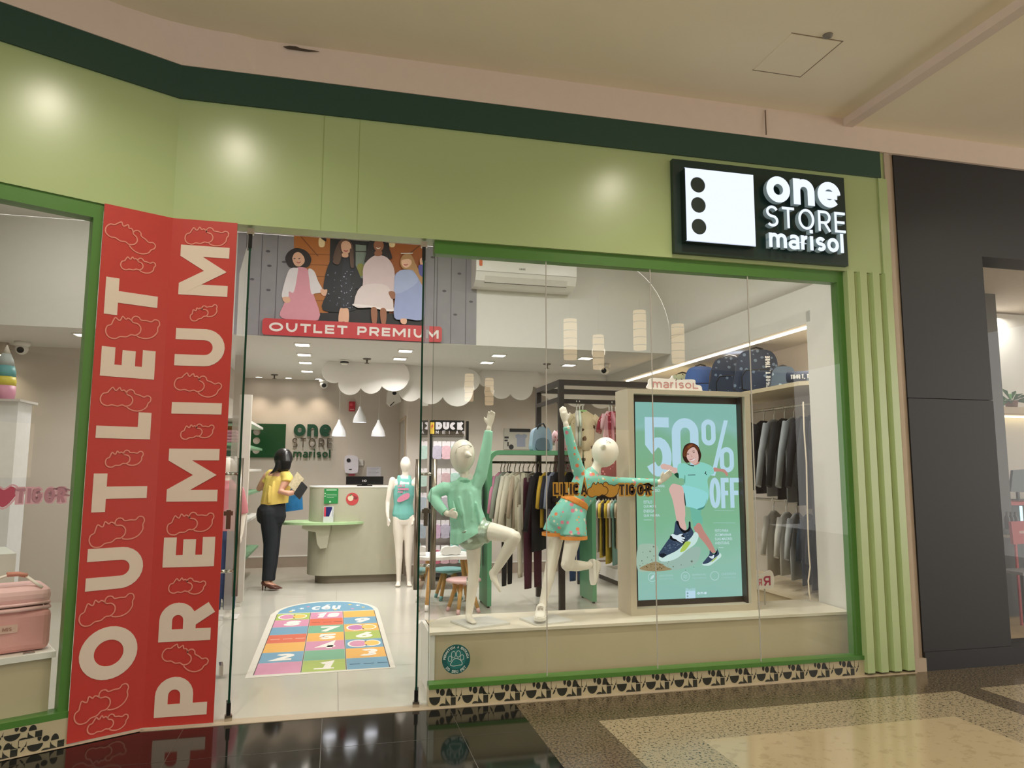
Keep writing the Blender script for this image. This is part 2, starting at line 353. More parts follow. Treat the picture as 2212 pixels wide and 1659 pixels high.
def granite(base, sp, scale, thr, rough, name, sp2=None):
    m = bpy.data.materials.new(name); m.use_nodes = True; nt = m.node_tree; b = nt.nodes['Principled BSDF']; b.inputs['Roughness'].default_value = rough
    tc = nt.nodes.new('ShaderNodeTexCoord'); v = nt.nodes.new('ShaderNodeTexNoise'); v.inputs['Scale'].default_value = scale; v.inputs['Detail'].default_value = 4; v.inputs['Roughness'].default_value = .7
    r = nt.nodes.new('ShaderNodeValToRGB'); e = r.color_ramp.elements
    e[0].position = thr; e[0].color = (*srgb(sp), 1); e[1].position = thr+.05; e[1].color = (*srgb(base), 1)
    if sp2:
        q = e.new(thr+.2); q.color = (*srgb(base), 1); q = e.new(thr+.26); q.color = (*srgb(sp2), 1)
    nt.links.new(tc.outputs['Object'], v.inputs['Vector']); nt.links.new(v.outputs['Fac'], r.inputs[0]); nt.links.new(r.outputs[0], b.inputs['Base Color'])
    return m
GR_BLACK = granite('1a1a18', '26251f', 90, .3, .07, 'black_granite'); GR_BROWN = granite('6e614c', '2a231a', 75, .45, .2, 'brown_granite', '9a8d76')
GR_SPECK = granite('a89a7e', '2e261c', 62, .405, .17, 'speckled_granite'); GR_CREAM = granite('bcac8c', 'b0a080', 12, .4, .1, 'cream_marble')
# mall floor: one slab, inlaid with the granite fields
f = MB(); f.use(GR_BROWN).face([(-6, -9, 0), (11, -9, 0), (11, 4.6, 0), (-6, 4.6, 0)])
f.use(GR_BLACK).face([(-6, -9, .0006), (1.11, -9, .0006), (1.11, 4.47, .0006), (-6, 4.47, .0006)])
for x0, x1, y0, y1, m, z in ((1.5, 3.95, .3, 4.06, GR_SPECK, .0006), (1.93, 3.54, .7, 3.66, GR_CREAM, .0012), (4.15, 6.6, .3, 4.08, GR_SPECK, .0006), (4.58, 6.2, .7, 3.66, GR_CREAM, .0012)):
    f.use(m).face([(x0, y0, z), (x1, y0, z), (x1, y1, z), (x0, y1, z)])
f.use(mat('4a473f', .3))
for k in range(-5, 1):
    x = .71 + .735*k; f.face([(x-.0018, -5, .001), (x+.0018, -5, .001), (x+.0018, 4.46, .001), (x-.0018, 4.46, .001)])
for y in (4.0, 3.26, 2.5): f.face([(-5, y-.0015, .001), (1.1, y-.0015, .001), (1.1, y+.0015, .001), (-5, y+.0015, .001)])
f.use(mat('b9aa92', .4)).bb((-.98, 4.466, -.02), (4.03, 4.56, .004))
f.face([tuple(L(0, .004, .03)), tuple(L(0, .004, -.05)), tuple(L(2.4, .004, -.05)), tuple(L(2.4, .004, .01))])
struct(f.obj('floor'))
# shop floor of large pale tiles
TILE = mat('c9c6bb', .16, var=.03, scale=2)
f = MB(); f.use(TILE).face([(-4.6, 3.0, -.002), (4.4, 3.0, -.002), (4.4, 11.3, -.002), (-4.6, 11.3, -.002)])
f.face([(-4.6, 4.56, .001), (4.4, 4.56, .001), (4.4, 11.3, .001), (-4.6, 11.3, .001)])
f.use(mat('8f8b80', .6))
for k in range(-3, 5):
    x = .065 + 1.02*k; f.face([(x-.002, 4.58, .0014), (x+.002, 4.58, .0014), (x+.002, 11.1, .0014), (x-.002, 11.1, .0014)])
for k in range(7):
    y = 5.5 + 1.02*k; f.face([(-4, y-.0015, .0014), (4, y-.0015, .0014), (4, y+.0015, .0014), (-4, y+.0015, .0014)])
struct(f.obj('floor'))
# ---- shopfront fascia
f = MB(); f.use(G_LT).bb((-.975, FY, 2.885), (4.04, FY+.13, 3.84)); f.use(G_LT).bb((3.965, FY-.012, 2.885), (4.04, FY, 3.632))
for x in (-.13, .09): f.use(mat('93a661', .5)).bb((x, FY-.0015, 2.89), (x+.0025, FY, 3.63))
struct(f.obj('wall_front'))
f = MB(); f.use(G_LT)
def lbox(f, t0, t1, z0, z1, o0, o1):
    q = [L(t0, 0, o0), L(t1, 0, o0), L(t1, 0, o1), L(t0, 0, o1)]
    return f.prism([(p.x, p.y) for p in q], (0, 0, z0), (1, 0, 0), (0, 1, 0), z1-z0)
lbox(f, 0, 2.6, 2.885, 3.84, 0, -.13); struct(f.obj('wall_front'))
f = MB(); f.use(G_DK).bb((-.975, FY-.015, 3.635), (3.99, FY, 3.842)); lbox(f, -.0, 2.6, 3.635, 3.842, .015, 0); struct(f.obj('trim_1'))
# ---- mall ceiling and its plaster drop
PLAST = mat('dccbbc', .75, var=.03); CEIL = mat('f0e4ca', .8, var=.05, scale=2.2)
f = MB(); f.use(CEIL).bb((-7, -9, 4.06), (3.68, 4.7, 4.12)); f.use(CEIL).bb((3.68, -9, 4.015), (12, 4.7, 4.12)); f.use(PLAST).bb((3.66, -9, 4.0), (3.74, 4.5, 4.06))
struct(f.obj('ceiling'))
f = MB(); f.use(PLAST)
fr = [(12, 4.46), (4, 4.46), (-.55, 4.46)] + [tuple((L(0, 0, .04) + (V((.42, -.04, 0))*(1-q)*(1-q) + LD*.42*q*q))[:2]) for q in (.15, .3, .45, .6, .75, .9)] + [tuple(L(2.8, 0, .04)[:2])]
bt = [(12, 4.478), (4, 4.478), (-.55, 4.478)] + [(-.68, 4.478), (-.83, 4.478), (-.97, 4.478)] + [tuple(L(t, 0, .022)[:2]) for t in (.02, .16, .3)] + [tuple(L(2.8, 0, .022)[:2])]
bk = [(12, 4.8), (4, 4.8), (-.5, 4.8)] + [(-.6 - .06*k, 4.8 - .02*k) for k in range(6)] + [tuple(L(2.8, 0, -.3)[:2])]
f.rings([[(c[0], c[1], 3.842), (a[0], a[1], 4.061), (d[0], d[1], 4.061), (d[0], d[1], 3.842)] for a, c, d in zip(fr, bt, bk)], smooth=False); struct(f.obj('trim_2'))
f = MB(); f.use(mat('4d4034', .9)); pts = [P(x, y, 4.452) for x, y in ((612, 101), (625, 99.5), (640, 101), (650, 105), (668, 108), (690, 111.5), (668, 112), (650, 109.5), (636, 107.5), (620, 105.5))]
f.prism([(p.x, p.z) for p in pts], (0, 4.452, 0), (1, 0, 0), (0, 0, 1), .004)
own(f.obj('plaster_crack'), 'dark chipped crack where the plaster drop meets the mall ceiling', 'crack')
f = MB(); f.use(mat('6d5a48', .9)).bb((2.99, 4.452, 3.85), (2.994, 4.46, 4.04)); struct(f.obj('trim_3'))
# ---- right jamb: fluted pilaster, plaster strip, black neighbouring front
f = MB(); f.use(G_LT); out = [(3.635, 4.598)]
x = 3.635
for k in range(4):
    w = .058; out += [(x, 4.475), (x+w, 4.475)]; x += w
    if k < 3: out += [(x+.012, 4.505), (x+.028, 4.512), (x+.042, 4.505)]; x += .052
x = out[-1][0]; out += [(x, 4.475), (4.028, 4.49), (4.028, 4.598)]
f.prism(out, (0, 0, .018), (1, 0, 0), (0, 1, 0), 2.865)
own(f.obj('fluted_pilaster'), 'light green fluted pilaster at the right end of the shop window', 'pilaster')
f = MB(); f.use(mat('b3a390', .7)).bb((4.03, 4.49, 0), (4.075, 4.7, 3.845)); f.bb((4.075, 4.515, .0), (4.125, 4.7, 3.845)); f.bb((4.03, 4.485, 0), (4.13, 4.7, .09)); struct(f.obj('trim_4'))
NB = mat('171617', .5, var=.12, scale=3)
f = MB(); f.use(NB)
for a, b in (((4.125, 4.5, 0), (4.9, 4.75, 1.95)), ((4.125, 4.503, 1.955), (4.9, 4.75, 3.845)), ((4.9, 4.503, 3.09), (9, 4.75, 3.845)), ((4.9, 4.5, 0), (9, 4.75, .115))): f.bb(a, b)
f.bb((4.125, 4.49, 0), (4.9, 4.5, .13)); struct(f.obj('wall_right'))
# ---- shop walls
f = MB(); f.use(WALLP).bb((-1.4, 11.15, 0), (1.0, 11.25, 2.8)); struct(f.obj('wall_back'))
f = MB(); f.use(WALLP).bb((.95, 9.9, 0), (4.4, 10.0, 2.8)); struct(f.obj('wall_back'))
f = MB(); f.use(WALLP).bb((.95, 10.0, 0), (1.05, 10.15, 2.8)); f.bb((.95, 10.15, 2.1), (1.05, 10.95, 2.8)); f.bb((.95, 10.95, 0), (1.05, 11.15, 2.8)); struct(f.obj('wall_right'))
f = MB(); f.use(mat('b9a892', .5)); f.bb((.93, 10.11, 0), (.95, 10.15, 2.12)); f.bb((.93, 10.95, 0), (.95, 10.99, 2.12)); f.bb((.93, 10.11, 2.1), (.95, 10.99, 2.15)); f.use(mat('dfe6ee', .5)).bb((1.0, 10.15, 0), (1.03, 10.95, 2.1)); struct(f.obj('door_3'))
f = MB(); f.use(mat('a8988a', .5)); f.bb((-1.35, 11.13, 0), (.95, 11.15, .15)); f.use(WHITE).bb((-1.35, 11.125, .15), (.95, 11.15, .165)); struct(f.obj('baseboard_back'))
f = MB(); f.use(mat('a8988a', .5)); f.bb((.95, 9.885, 0), (4.3, 9.9, .14)); f.use(WHITE).bb((.95, 9.88, .14), (4.3, 9.9, .155)); struct(f.obj('baseboard_back'))
f = MB(); f.use(WALLP).bb((-4.6, 8.8, 0), (-1.35, 8.9, 2.8)); f.bb((-1.45, 8.9, 0), (-1.35, 11.25, 2.8)); struct(f.obj('wall_left'))
f = MB(); f.use(WALLP).bb((-4.0, 2.4, 0), (-3.9, 8.9, 3.9)); struct(f.obj('wall_left'))
f = MB(); f.use(WALLP).bb((4.3, 4.7, 0), (4.4, 10, 3.0)); struct(f.obj('wall_right'))
# side fascia over the wall closet, front return, vaulted ceiling of the window zone
f = MB(); f.use(mat('d5d2cc', .6, var=.02)).bb((3.69, 5.05, 2.60), (3.76, 9.9, 3.1)); f.bb((3.69, 4.6, 0), (4.3, 5.05, 3.1)); struct(f.obj('wall_right'))
VW = mat('dddad5', .7, var=.02)
f = MB(); f.use(VW); prof = [(3.69, 2.9)] + [(2.94 + .75*math.sin(a), 2.9 + .88*math.cos(a)) for a in [PI/2*(1-k/12) for k in range(13)]]
prof = prof + [(x, 3.78) for x in (1.5, 0, -.9, -.98, -1.8, -2.6)] + [(-x-.2, z) for x, z in prof[::-1]]
def fy(x):
    if x > -.975: return 4.62
    t = (-.975-x)/.886; return L(t).y + .12
rs = [[(x, fy(x), z) for x, z in prof], [(x, 7.5, z) for x, z in prof]]
v0 = [f.b.verts.new(p) for p in rs[0]]; v1 = [f.b.verts.new(p) for p in rs[1]]
for i in range(len(v0)-1):
    q = f._f([v0[i], v0[i+1], v1[i+1], v1[i]])
    if q: q.smooth = True
struct(f.obj('ceiling'))
f = MB(); f.use(VW); n = len(prof)
a = [f.b.verts.new((x, 7.502, z)) for x, z in prof]; f._f(a + [f.b.verts.new((-3.89, 7.5, 2.8)), f.b.verts.new((3.69, 7.5, 2.8))])
f.bb((-4.0, 7.5, 2.73), (3.69, 11.25, 2.8)); f.bb((3.69, 5.0, 2.61), (4.4, 10, 2.7)); struct(f.obj('ceiling'))
# ---- display windows
w1 = thing('window_1', '', '', (2.1, FY, 0)); 
for k in ('label', 'category'): del w1[k]
w1['kind'] = 'structure'
f = MB(); f.use(G_FR).bb((.585, 4.525, 2.80), (3.635, 4.6, 2.886)); f.bb((3.585, 4.525, .1), (3.637, 4.6, 2.80)); f.obj('frame', parent=w1)
f = MB(); f.use(G_FR).bb((.59, 4.505, .104), (3.637, 4.6, .13)); f.obj('sill', parent=w1)
SX = (.587, 1.336, 2.088, 2.844, 3.59)
for i in range(4):
    f = MB(); f.use(GLASS); a, b = SX[i]+.002, SX[i+1]-.002
    f.face([(a, 4.535, .125), (b, 4.535, .125), (b, 4.535, 2.81), (a, 4.535, 2.81)])
    f.use(G_EDGE if i == 0 else GREY).bb((a-.002, 4.533, .125), (a, 4.543, 2.81)); f.obj('pane', parent=w1)
f = MB(); f.use(mat('b4b0a8', .4))
for x in SX[1:4]: f.bb((x-.003, 4.531, .125), (x+.003, 4.537, 2.81))
f.obj('silicone_joint', parent=w1)
w2 = thing('window_2', '', '', tuple(L(1.2)))
for k in ('label', 'category'): del w2[k]
w2['kind'] = 'structure'
f = MB(); f.use(G_FR); lbox(f, .361, 2.4, 2.80, 2.886, -.01, -.1); lbox(f, .361, .408, .14, 2.80, -.01, -.1); lbox(f, .361, 2.4, .14, .172, .0, -.1); f.obj('frame', parent=w2)
f = MB(); f.use(GLASS); f.face([tuple(L(.4, .16, -.035)), tuple(L(2.4, .16, -.035)), tuple(L(2.4, 2.82, -.035)), tuple(L(.4, 2.82, -.035))]); f.obj('pane', parent=w2)
# black lintel line above the left window
# ---- patterned tile plinths
TCR, TDK = mat('b8ae90', .3, var=.05), mat('2c2f2b', .3, var=.1)
def tile_shapes(h):
    p = .2; S = []
    arc = lambda cx, cy, rx, ry, a0, a1, n=12: [(cx + rx*math.cos(a0 + (a1-a0)*k/n), cy + ry*math.sin(a0 + (a1-a0)*k/n)) for k in range(n+1)]
    S.append(arc(.36*p, .53*h, .17*p, .47*h, PI, 2*PI)); S.append(rrect(.845*p, 0, .995*p, .46*h, .001, 1)); S.append(circ(.585*p, .78*h, .075*p, 16, .2*h))
    S.append(arc(.785*p, .56*h, .085*p, .42*h, 0, PI)); S.append([(.40*p, .98*h), (.49*p, .98*h), (.485*p, .8*h), (.445*p, .68*h), (.405*p, .8*h)])
    S.append(spline([(.05*p, .2*h), (.09*p, .24*h), (.14*p, .4*h), (.11*p, .48*h), (.08*p, .36*h)], 3)); S.append(arc(.6*p, 0, .1*p, .14*h, 0, PI)); S.append([(.68*p, 0), (.84*p, 0), (.8*p, .1*h), (.72*p, .3*h), (.69*p, .5*h)])
    S.append([(-.14*p, .96*h), (-.13*p, .75*h), (-.07*p, .58*h), (0, .5*h), (-.16*p, .5*h)]); S.append([(0, .98*h), (.012*p, .98*h), (.01*p, .6*h), (.06*p, .5*h), (0, .5*h)]); S.append([(.12*p, .5*h), (.17*p, .5*h), (.175*p, .85*h), (.16*p, .65*h)])
    return S
f = MB(); f.use(TCR).bb((.59, 4.512, .004), (3.637, 4.6, .104)); f.use(TDK)
for k in range(16):
    for s in tile_shapes(.1):
        q = [(.555 + .2*k + x, .004 + y) for x, y in s]
        if min(p[0] for p in q) > .59 and max(p[0] for p in q) < 3.637: f.prism(q, (0, 4.512, 0), (1, 0, 0), (0, 0, 1), .0012)
struct(f.obj('trim_5'))
f = MB(); f.use(TCR); lbox(f, .361, 2.4, .004, .14, .0, -.1); f.use(TDK)
for k in range(9):
    for z0, hh in ((.004, .072), (.076, .064)):
        for s in tile_shapes(hh*1.0):
            f.prism([(.37 + .2*k + (.1 if z0 > .05 else 0) + (.2-x), z0 + y) for x, y in s][::-1], tuple(L(0)), tuple(LD), (0, 0, 1), -.0012)
struct(f.obj('trim_6'))
# ---- glass doors standing open, pulled inwards
def glass_door(name, px, ang, sgn):
    r = thing(name, '', '', (px, FY, 0))
    for k in ('label', 'category'): del r[k]
    r['kind'] = 'structure'
    d = V((math.cos(ang), math.sin(ang), 0)); n = V((-d.y, d.x, 0)); o = V((px, FY+.03, 0))
    q = lambda s, z, w=0: tuple(o + d*s + n*w + V((0, 0, z)))
    f = MB(); f.use(GLASS_D); f.face([q(0, .02), q(1.0, .02), q(1.0, 2.84), q(0, 2.84)]); f.use(G_EDGE)
    f.prism([(-.0, -.006), (.004, -.006), (.004, .006), (-.0, .006)], q(0, .02), tuple(d), tuple(n), 2.82); f.obj('pane', parent=r)
    for z0, z1, m in ((.0, .1, BLK2), (2.75, 2.87, BLK2)):
        f = MB(); f.use(m); f.prism([(-.005, -.011), (.06, -.011), (.06, .011), (-.005, .011)], q(0, z0), tuple(d), tuple(n), z1-z0)
        f.use(CHROME); f.prism([(-.012, -.02), (.02, -.02), (.02, .02), (-.012, .02)], q(0, z0 if z0 < 1 else z1-.035), tuple(d), tuple(n), .035)
        f.obj('pivot_fitting', parent=r)
    for w in (.06, -.06):
        f = MB(); f.use(STEEL); f.cyl(q(.86, .55, w), q(.86, 1.49, w), .02, 16); h = f.obj('handle', parent=r)
        f = MB(); f.use(CHROME)
        for z in (.72, 1.38): f.cyl(q(.86, z, 0), q(.86, z, w), .012, 12)
        f.obj('bracket', parent=h)
    f = MB(); f.use(CHROME); f.prism([(.9, -.015), (.99, -.015), (.99, .015), (.9, .015)], q(0, 1.0), tuple(d), tuple(n), .13); f.prism([(.94, -.03), (.97, -.03), (.97, .03), (.94, .03)], q(0, 1.09), tuple(d), tuple(n), .03); f.obj('lock', parent=r)
    f = MB(); f.use(CHROME); f.prism([(.9, -.012), (1.0, -.012), (1.0, .012), (.9, .012)], q(0, .02), tuple(d), tuple(n), .07); f.obj('corner_fitting', parent=r)
glass_door('door_1', -.54, math.radians(90+10.5), -1)
glass_door('door_2', .517, math.radians(90-9.5), 1)
# ================================================================ SIGNS, PRINTS, SCREEN
X_, Z_ = V((1, 0, 0)), V((0, 0, 1))
def ribbon(mb, pts, w, o, ux, uy, depth=.0008, closed=True):
    n = len(pts); o, ux, uy = V(o), V(ux), V(uy); nz = ux.cross(uy).normalized(); A, B = [], []
    for i, p in enumerate(pts):
        q, r = (pts[(i-1) % n], pts[(i+1) % n]) if closed else (pts[max(i-1, 0)], pts[min(i+1, n-1)])
        d = V((r[0]-q[0], r[1]-q[1], 0)); d = d.normalized() if d.length > 1e-9 else V((1, 0, 0)); k = V((-d.y, d.x, 0))*w/2
        A.append(mb.b.verts.new(o + ux*(p[0]+k.x) + uy*(p[1]+k.y) + nz*depth)); B.append(mb.b.verts.new(o + ux*(p[0]-k.x) + uy*(p[1]-k.y) + nz*depth))
    for i in range(n if closed else n-1): mb._f([A[i], B[i], B[(i+1) % n], A[(i+1) % n]])
    return mb
def NRM(raw): return [((x-980)/360, -(y-1390)/360) for x, y in raw]
CL_L = spline(NRM([(800, 1412), (812, 1380), (838, 1368), (850, 1345)]) + NRM([(868, 1318), (884, 1334)]) + NRM([(898, 1338), (916, 1309), (934, 1330), (950, 1322), (966, 1332), (980, 1352), (1012, 1362), (1030, 1390), (1022, 1425), (992, 1446), (962, 1442), (930, 1458), (890, 1456), (860, 1470), (826, 1464), (806, 1444)]), 4)
CL_R = spline(NRM([(978, 1350), (976, 1326), (996, 1308), (1022, 1314), (1036, 1334), (1072, 1338), (1104, 1346), (1130, 1330), (1156, 1340), (1160, 1368), (1146, 1390), (1140, 1424), (1106, 1458), (1060, 1470), (1018, 1462), (998, 1446), (1022, 1425), (1030, 1390), (1012, 1362)]), 4)
def emblem(mb, o, ux, uy, cx, cy, w, rot=0, line=.006, fill=None, lm=None):
    c, s = math.cos(rot), math.sin(rot); T = lambda pts: [(cx + (x*c-y*s)*w, cy + (x*s+y*c)*w) for x, y in pts]
    if fill:
        for pts in (CL_R, CL_L): mb.use(fill).prism(T(pts), o, ux, uy, .0015)
    mb.use(lm)
    ribbon(mb, T(CL_R[:60]), line, o, ux, uy, .0024, False); ribbon(mb, T(CL_L), line, o, ux, uy, .0024)
# ---- red banners on the angled jamb
RED = mat('b8372f', .42, var=.04); BL = mat('d9c9b8', .5, var=.03); BLN = mat('d98a78', .5)
def banner(label, o, ux_w, lo, hi, letters, clouds, name='vertical_banner'):
    r = thing(name, label, 'banner', tuple(o + ux_w*(lo+hi)/2))
    nz = Z_.cross(ux_w)
    f = MB(); f.use(RED).prism([(.012, lo), (2.888, lo), (2.888, hi), (.012, hi)], o + nz*.001, Z_, ux_w, .006); f.obj('panel', parent=r)
    oo = o + nz*.0074
    for ch, z0, z1, a, b in letters:
        f = MB(); f.use(BL); word(f, ch, oo, Z_, ux_w, z0, a, z1, b, .245, .002); f.obj('letter', parent=r)
    for t, z, w, rot in clouds:
        f = MB(); emblem(f, oo, ux_w*-1, Z_, -t, z, w, rot, .0065, None, BLN); f.obj('cloud_outline', parent=r)
banner('tall red banner reading OUTLET upwards on the angled shopfront panel', V(LA), V(LD), -.002, .361,
       [('O', .30, .574, .053, .333), ('U', .77, .99, .05, .326), ('T', 1.182, 1.389, .053, .323), ('L', 1.58, 1.73, .054, .327), ('E', 1.92, 2.084, .052, .327), ('T', 2.265, 2.474, .058, .329)],
       [(.219, 2.72, .26, -.42), (.172, 2.57, .18, 0), (.177, 2.206, .28, .12), (.19, 1.80, .25, -.15), (.178, 1.472, .19, .1), (.19, 1.08, .28, .22), (.215, .67, .27, .2), (.21, .185, .27, .3), (.175, .075, .19, -.05)])
banner('tall red banner reading PREMIUM upwards beside the open glass doors', V((-.975, 4.5, 0)), X_*-1, -.362, .002,
       [(c, a, b, -.325, -.055) for c, a, b in (('P', .06, .27), ('R', .46, .67), ('E', .865, 1.03), ('M', 1.23, 1.53), ('I', 1.73, 1.80), ('U', 2.01, 2.23), ('M', 2.43, 2.73))],
       [(-.195, 2.79, .24, .0), (-.2, 2.33, .16, .35), (-.19, 1.9, .25, -.25), (-.2, 1.63, .18, .1), (-.19, 1.11, .25, .12), (-.19, .76, .19, -.08), (-.2, .37, .24, -.45)])
# ---- illuminated shop sign
SG = thing('illuminated_sign', 'dark green illuminated shop sign reading one STORE marisol above the window', 'sign', (2.94, 4.49, 2.915))
f = MB(); f.use(mat('16302a', .35, var=.04)).bb((2.243, 4.462, 2.912), (3.638, 4.5, 3.59)); f.obj('back_panel', parent=SG)
LIT = emis('e8f0ff', 1.15); SIDE = mat('1a2b26', .4)
hx = [2.395]*3; hz = [3.385, 3.24, 3.085]
f = MB(); f.use(SIDE).bb((2.3, 4.395, 2.98), (2.83, 4.462, 3.5)); f.use(LIT)
bm2 = f.b
def plate_with_holes(f, x0, x1, z0, z1, y, holes, r):
    """front face with round openings: rows of strips around each circle"""
    n = 24; cx = holes[0][0]
    f.face([(cx+r+.01, y, z0), (x1, y, z0), (x1, y, z1), (cx+r+.01, y, z1)]); f.face([(x0, y, z0), (cx-r-.01, y, z0), (cx-r-.01, y, z1), (x0, y, z1)])
    edges = [z0] + [(holes[i][1]+holes[i+1][1])/2 for i in range(len(holes)-1)] + [z1]
    hs = sorted(holes, key=lambda h: h[1]); edges = [z0] + [(hs[i][1]+hs[i+1][1])/2 for i in range(len(hs)-1)] + [z1]
    for i, (hx_, hz_) in enumerate(hs):
        a0, a1, b0, b1 = cx-r-.01, cx+r+.01, edges[i], edges[i+1]
        for k in range(n):
            t0, t1 = 2*PI*k/n, 2*PI*(k+1)/n
            def rim(t):
                c, s = math.cos(t), math.sin(t); L_ = min(abs((a1-cx)/c) if abs(c) > 1e-6 else 9, ((b1-hz_)/s if s > 1e-6 else ((b0-hz_)/s if s < -1e-6 else 9))); return (cx+c*L_, y, hz_+s*L_)
            ps = [(cx+r*math.cos(t0), y, hz_+r*math.sin(t0)), (cx+r*math.cos(t1), y, hz_+r*math.sin(t1)), rim(t1)]
            corners = [(a1, b1), (a0, b1), (a0, b0), (a1, b0)]
            for (qx, qz) in corners:
                an = math.atan2(qz-hz_, qx-cx) % (2*PI)
                if t0 < an < t1: ps.append((qx, y, qz))
            ps.append(rim(t0)); f.face(ps)
plate_with_holes(f, 2.3, 2.83, 2.98, 3.5, 4.39, list(zip(hx, hz)), .056)
f.use(mat('b9c4cc', .4, emit=.35))
for z in hz: f.rings([[(2.395+.056*math.cos(2*PI*k/24), y, z+.056*math.sin(2*PI*k/24)) for k in range(24)] for y in (4.39, 4.415)], cap=False)
f.use(BLK2)
for z in hz: f.face([(2.395+.06*math.cos(2*PI*k/24), 4.4155, z+.06*math.sin(2*PI*k/24)) for k in range(24)])
f.use(emis('cfdcf0', .8)); f.bb((2.298, 4.392, 2.978), (2.832, 4.398, 2.9805)); f.bb((2.298, 4.392, 3.4995), (2.832, 4.398, 3.502))
f.obj('light_box', parent=SG)
LSD = mat('8fa3a8', .4, emit=.22)
def lit_word(s, x0, z0, x1, z1, wt, par, Y=4.395, dep=.04, sp=.1, xh=1.0):
    f = MB(); f.use(LSD); word(f, s, (0, Y+dep, 0), X_, Z_, x0, z0, x1, z1, wt, dep, sp, xh)
    f.use(LIT); word(f, s, (0, Y-.0005, 0), X_, Z_, x0, z0, x1, z1, wt, .001, sp, xh); return f.obj('lettering', parent=par)
lit_word('one', 2.935, 3.318, 3.545, 3.512, .29, SG, sp=.1); lit_word('STORE', 2.925, 3.135, 3.575, 3.29, .125, SG, sp=.24); lit_word('marisol', 2.94, 2.985, 3.56, 3.09, .25, SG, sp=.1)
# ---- decals on the glass
LC = thing('window_decal', 'gold and black LILICA TIGOR decal with two cloud shapes on the window glass', 'decal', (1.73, 4.53, 1.24))
GOLD, DKT = mat('b88a34', .4, var=.05), mat('241208', .5)
yo = 4.5315
for s, x0, x1, z0, z1 in (('LILICA', 1.385, 1.612, 1.255, 1.325), ('TIGOR', 1.835, 2.062, 1.25, 1.32)):
    f = MB(); f.use(GOLD); word(f, s, (0, yo, 0), X_, Z_, x0-.008, z0-.01, x1+.008, z1+.01, .4, .001, .05)
    f.use(DKT); word(f, s, (0, yo-.0012, 0), X_, Z_, x0, z0, x1, z1, .17, .001, .24); f.obj('lettering', parent=LC)
f = MB(); emblem(f, (0, yo, 0), X_, Z_, 1.725, 1.285, .225, -.02, .0045, GOLD, mat('4a2e10', .5)); f.obj('cloud_emblem', parent=LC)
PT = thing('pet_sticker', 'round teal sticker with a paw saying pets are allowed in, low on the window', 'sticker', (.757, 4.53, .175))
f = MB(); f.use(mat('1d5a58', .4)).prism(circ(.757, .265, .087, 40), (0, yo, 0), X_, Z_, .001); f.use(mat('2c7470', .4)).prism(circ(.757, .265, .058, 32), (0, yo-.001, 0), X_, Z_, .0008); f.obj('disc', parent=PT)
PW = mat('c5d6d0', .5); f = MB(); f.use(PW)
for cx, cz, rx, rz in ((-.017, .026, .013, .019), (.013, .028, .013, .019), (-.038, .002, .011, .016), (.036, .006, .011, .016)): ribbon(f, circ(.757+cx, .268+cz, rx, 18, rz), .003, (0, yo-.002, 0), X_, Z_)
ribbon(f, spline([(.757+a, .262+b) for a, b in ((-.034, -.03), (-.03, -.016), (-.014, .004), (.002, .008), (.018, .002), (.034, -.012), (.036, -.03), (.016, -.032), (-.014, -.036))], 4), .0035, (0, yo-.002, 0), X_, Z_); f.obj('paw', parent=PT)
def arc_text(f, s, cx, cz, r, a0, a1, h, Y, inv=False):
    chars = [c for c in s]; n = len(chars)
    for i, ch in enumerate(chars):
        if ch == ' ': continue
        a = a0 + (a1-a0)*i/(n-1); ux = V((math.sin(a), 0, -math.cos(a))); uy = V((math.cos(a), 0, math.sin(a)))
        if inv: ux, uy = -ux, -uy
        o = V((cx + r*math.cos(a), Y, cz + r*math.sin(a))); w = h*(.35 if ch == 'I' else .75)
        text(f, ch, o, ux, uy, -w/2, -h/2, w/2, h/2, .03, .0008)
f = MB(); f.use(PW); arc_text(f, 'PERMITIDA A ENTRADA', .757, .265, .072, math.radians(175), math.radians(5), .015, yo-.002); f.obj('lettering', parent=PT); f = MB(); f.use(PW); arc_text(f, 'DO SEU PET', .757, .265, .073, math.radians(222), math.radians(318), .017, yo-.002, True); f.obj('lettering', parent=PT)
TG = thing('window_decal', 'pink TIGOR lettering with a heart stuck on the angled left window', 'decal', tuple(L(.66, 1.22)))
PKD, PKL = mat('b07e8a', .5), mat('d0a4ae', .5); o = L(0, 0, -.031)
f = MB(); f.use(PKL); word(f, 'TIGOR', o, LD*-1, Z_, -.665, 1.232, -.432, 1.322, .42, .001, .05); f.use(PKD); word(f, 'TIGOR', o + LN*.0013, LD*-1, Z_, -.657, 1.24, -.44, 1.314, .2, .001, .2); f.obj('lettering', parent=TG)
f = MB(); HT = spline([(0, -.055), (-.05, .0), (-.055, .03), (-.03, .05), (0, .032), (.03, .05), (.055, .03), (.05, .0)], 4); f.use(mat('b0485e', .5)).prism([(-.712+x, 1.275+z) for x, z in HT], o, LD*-1, Z_, .001); f.use(PKL); ribbon(f, [(-.712+x*1.15, 1.275+z*1.15) for x, z in HT], .008, o, LD*-1, Z_, .0015); f.obj('heart', parent=TG)
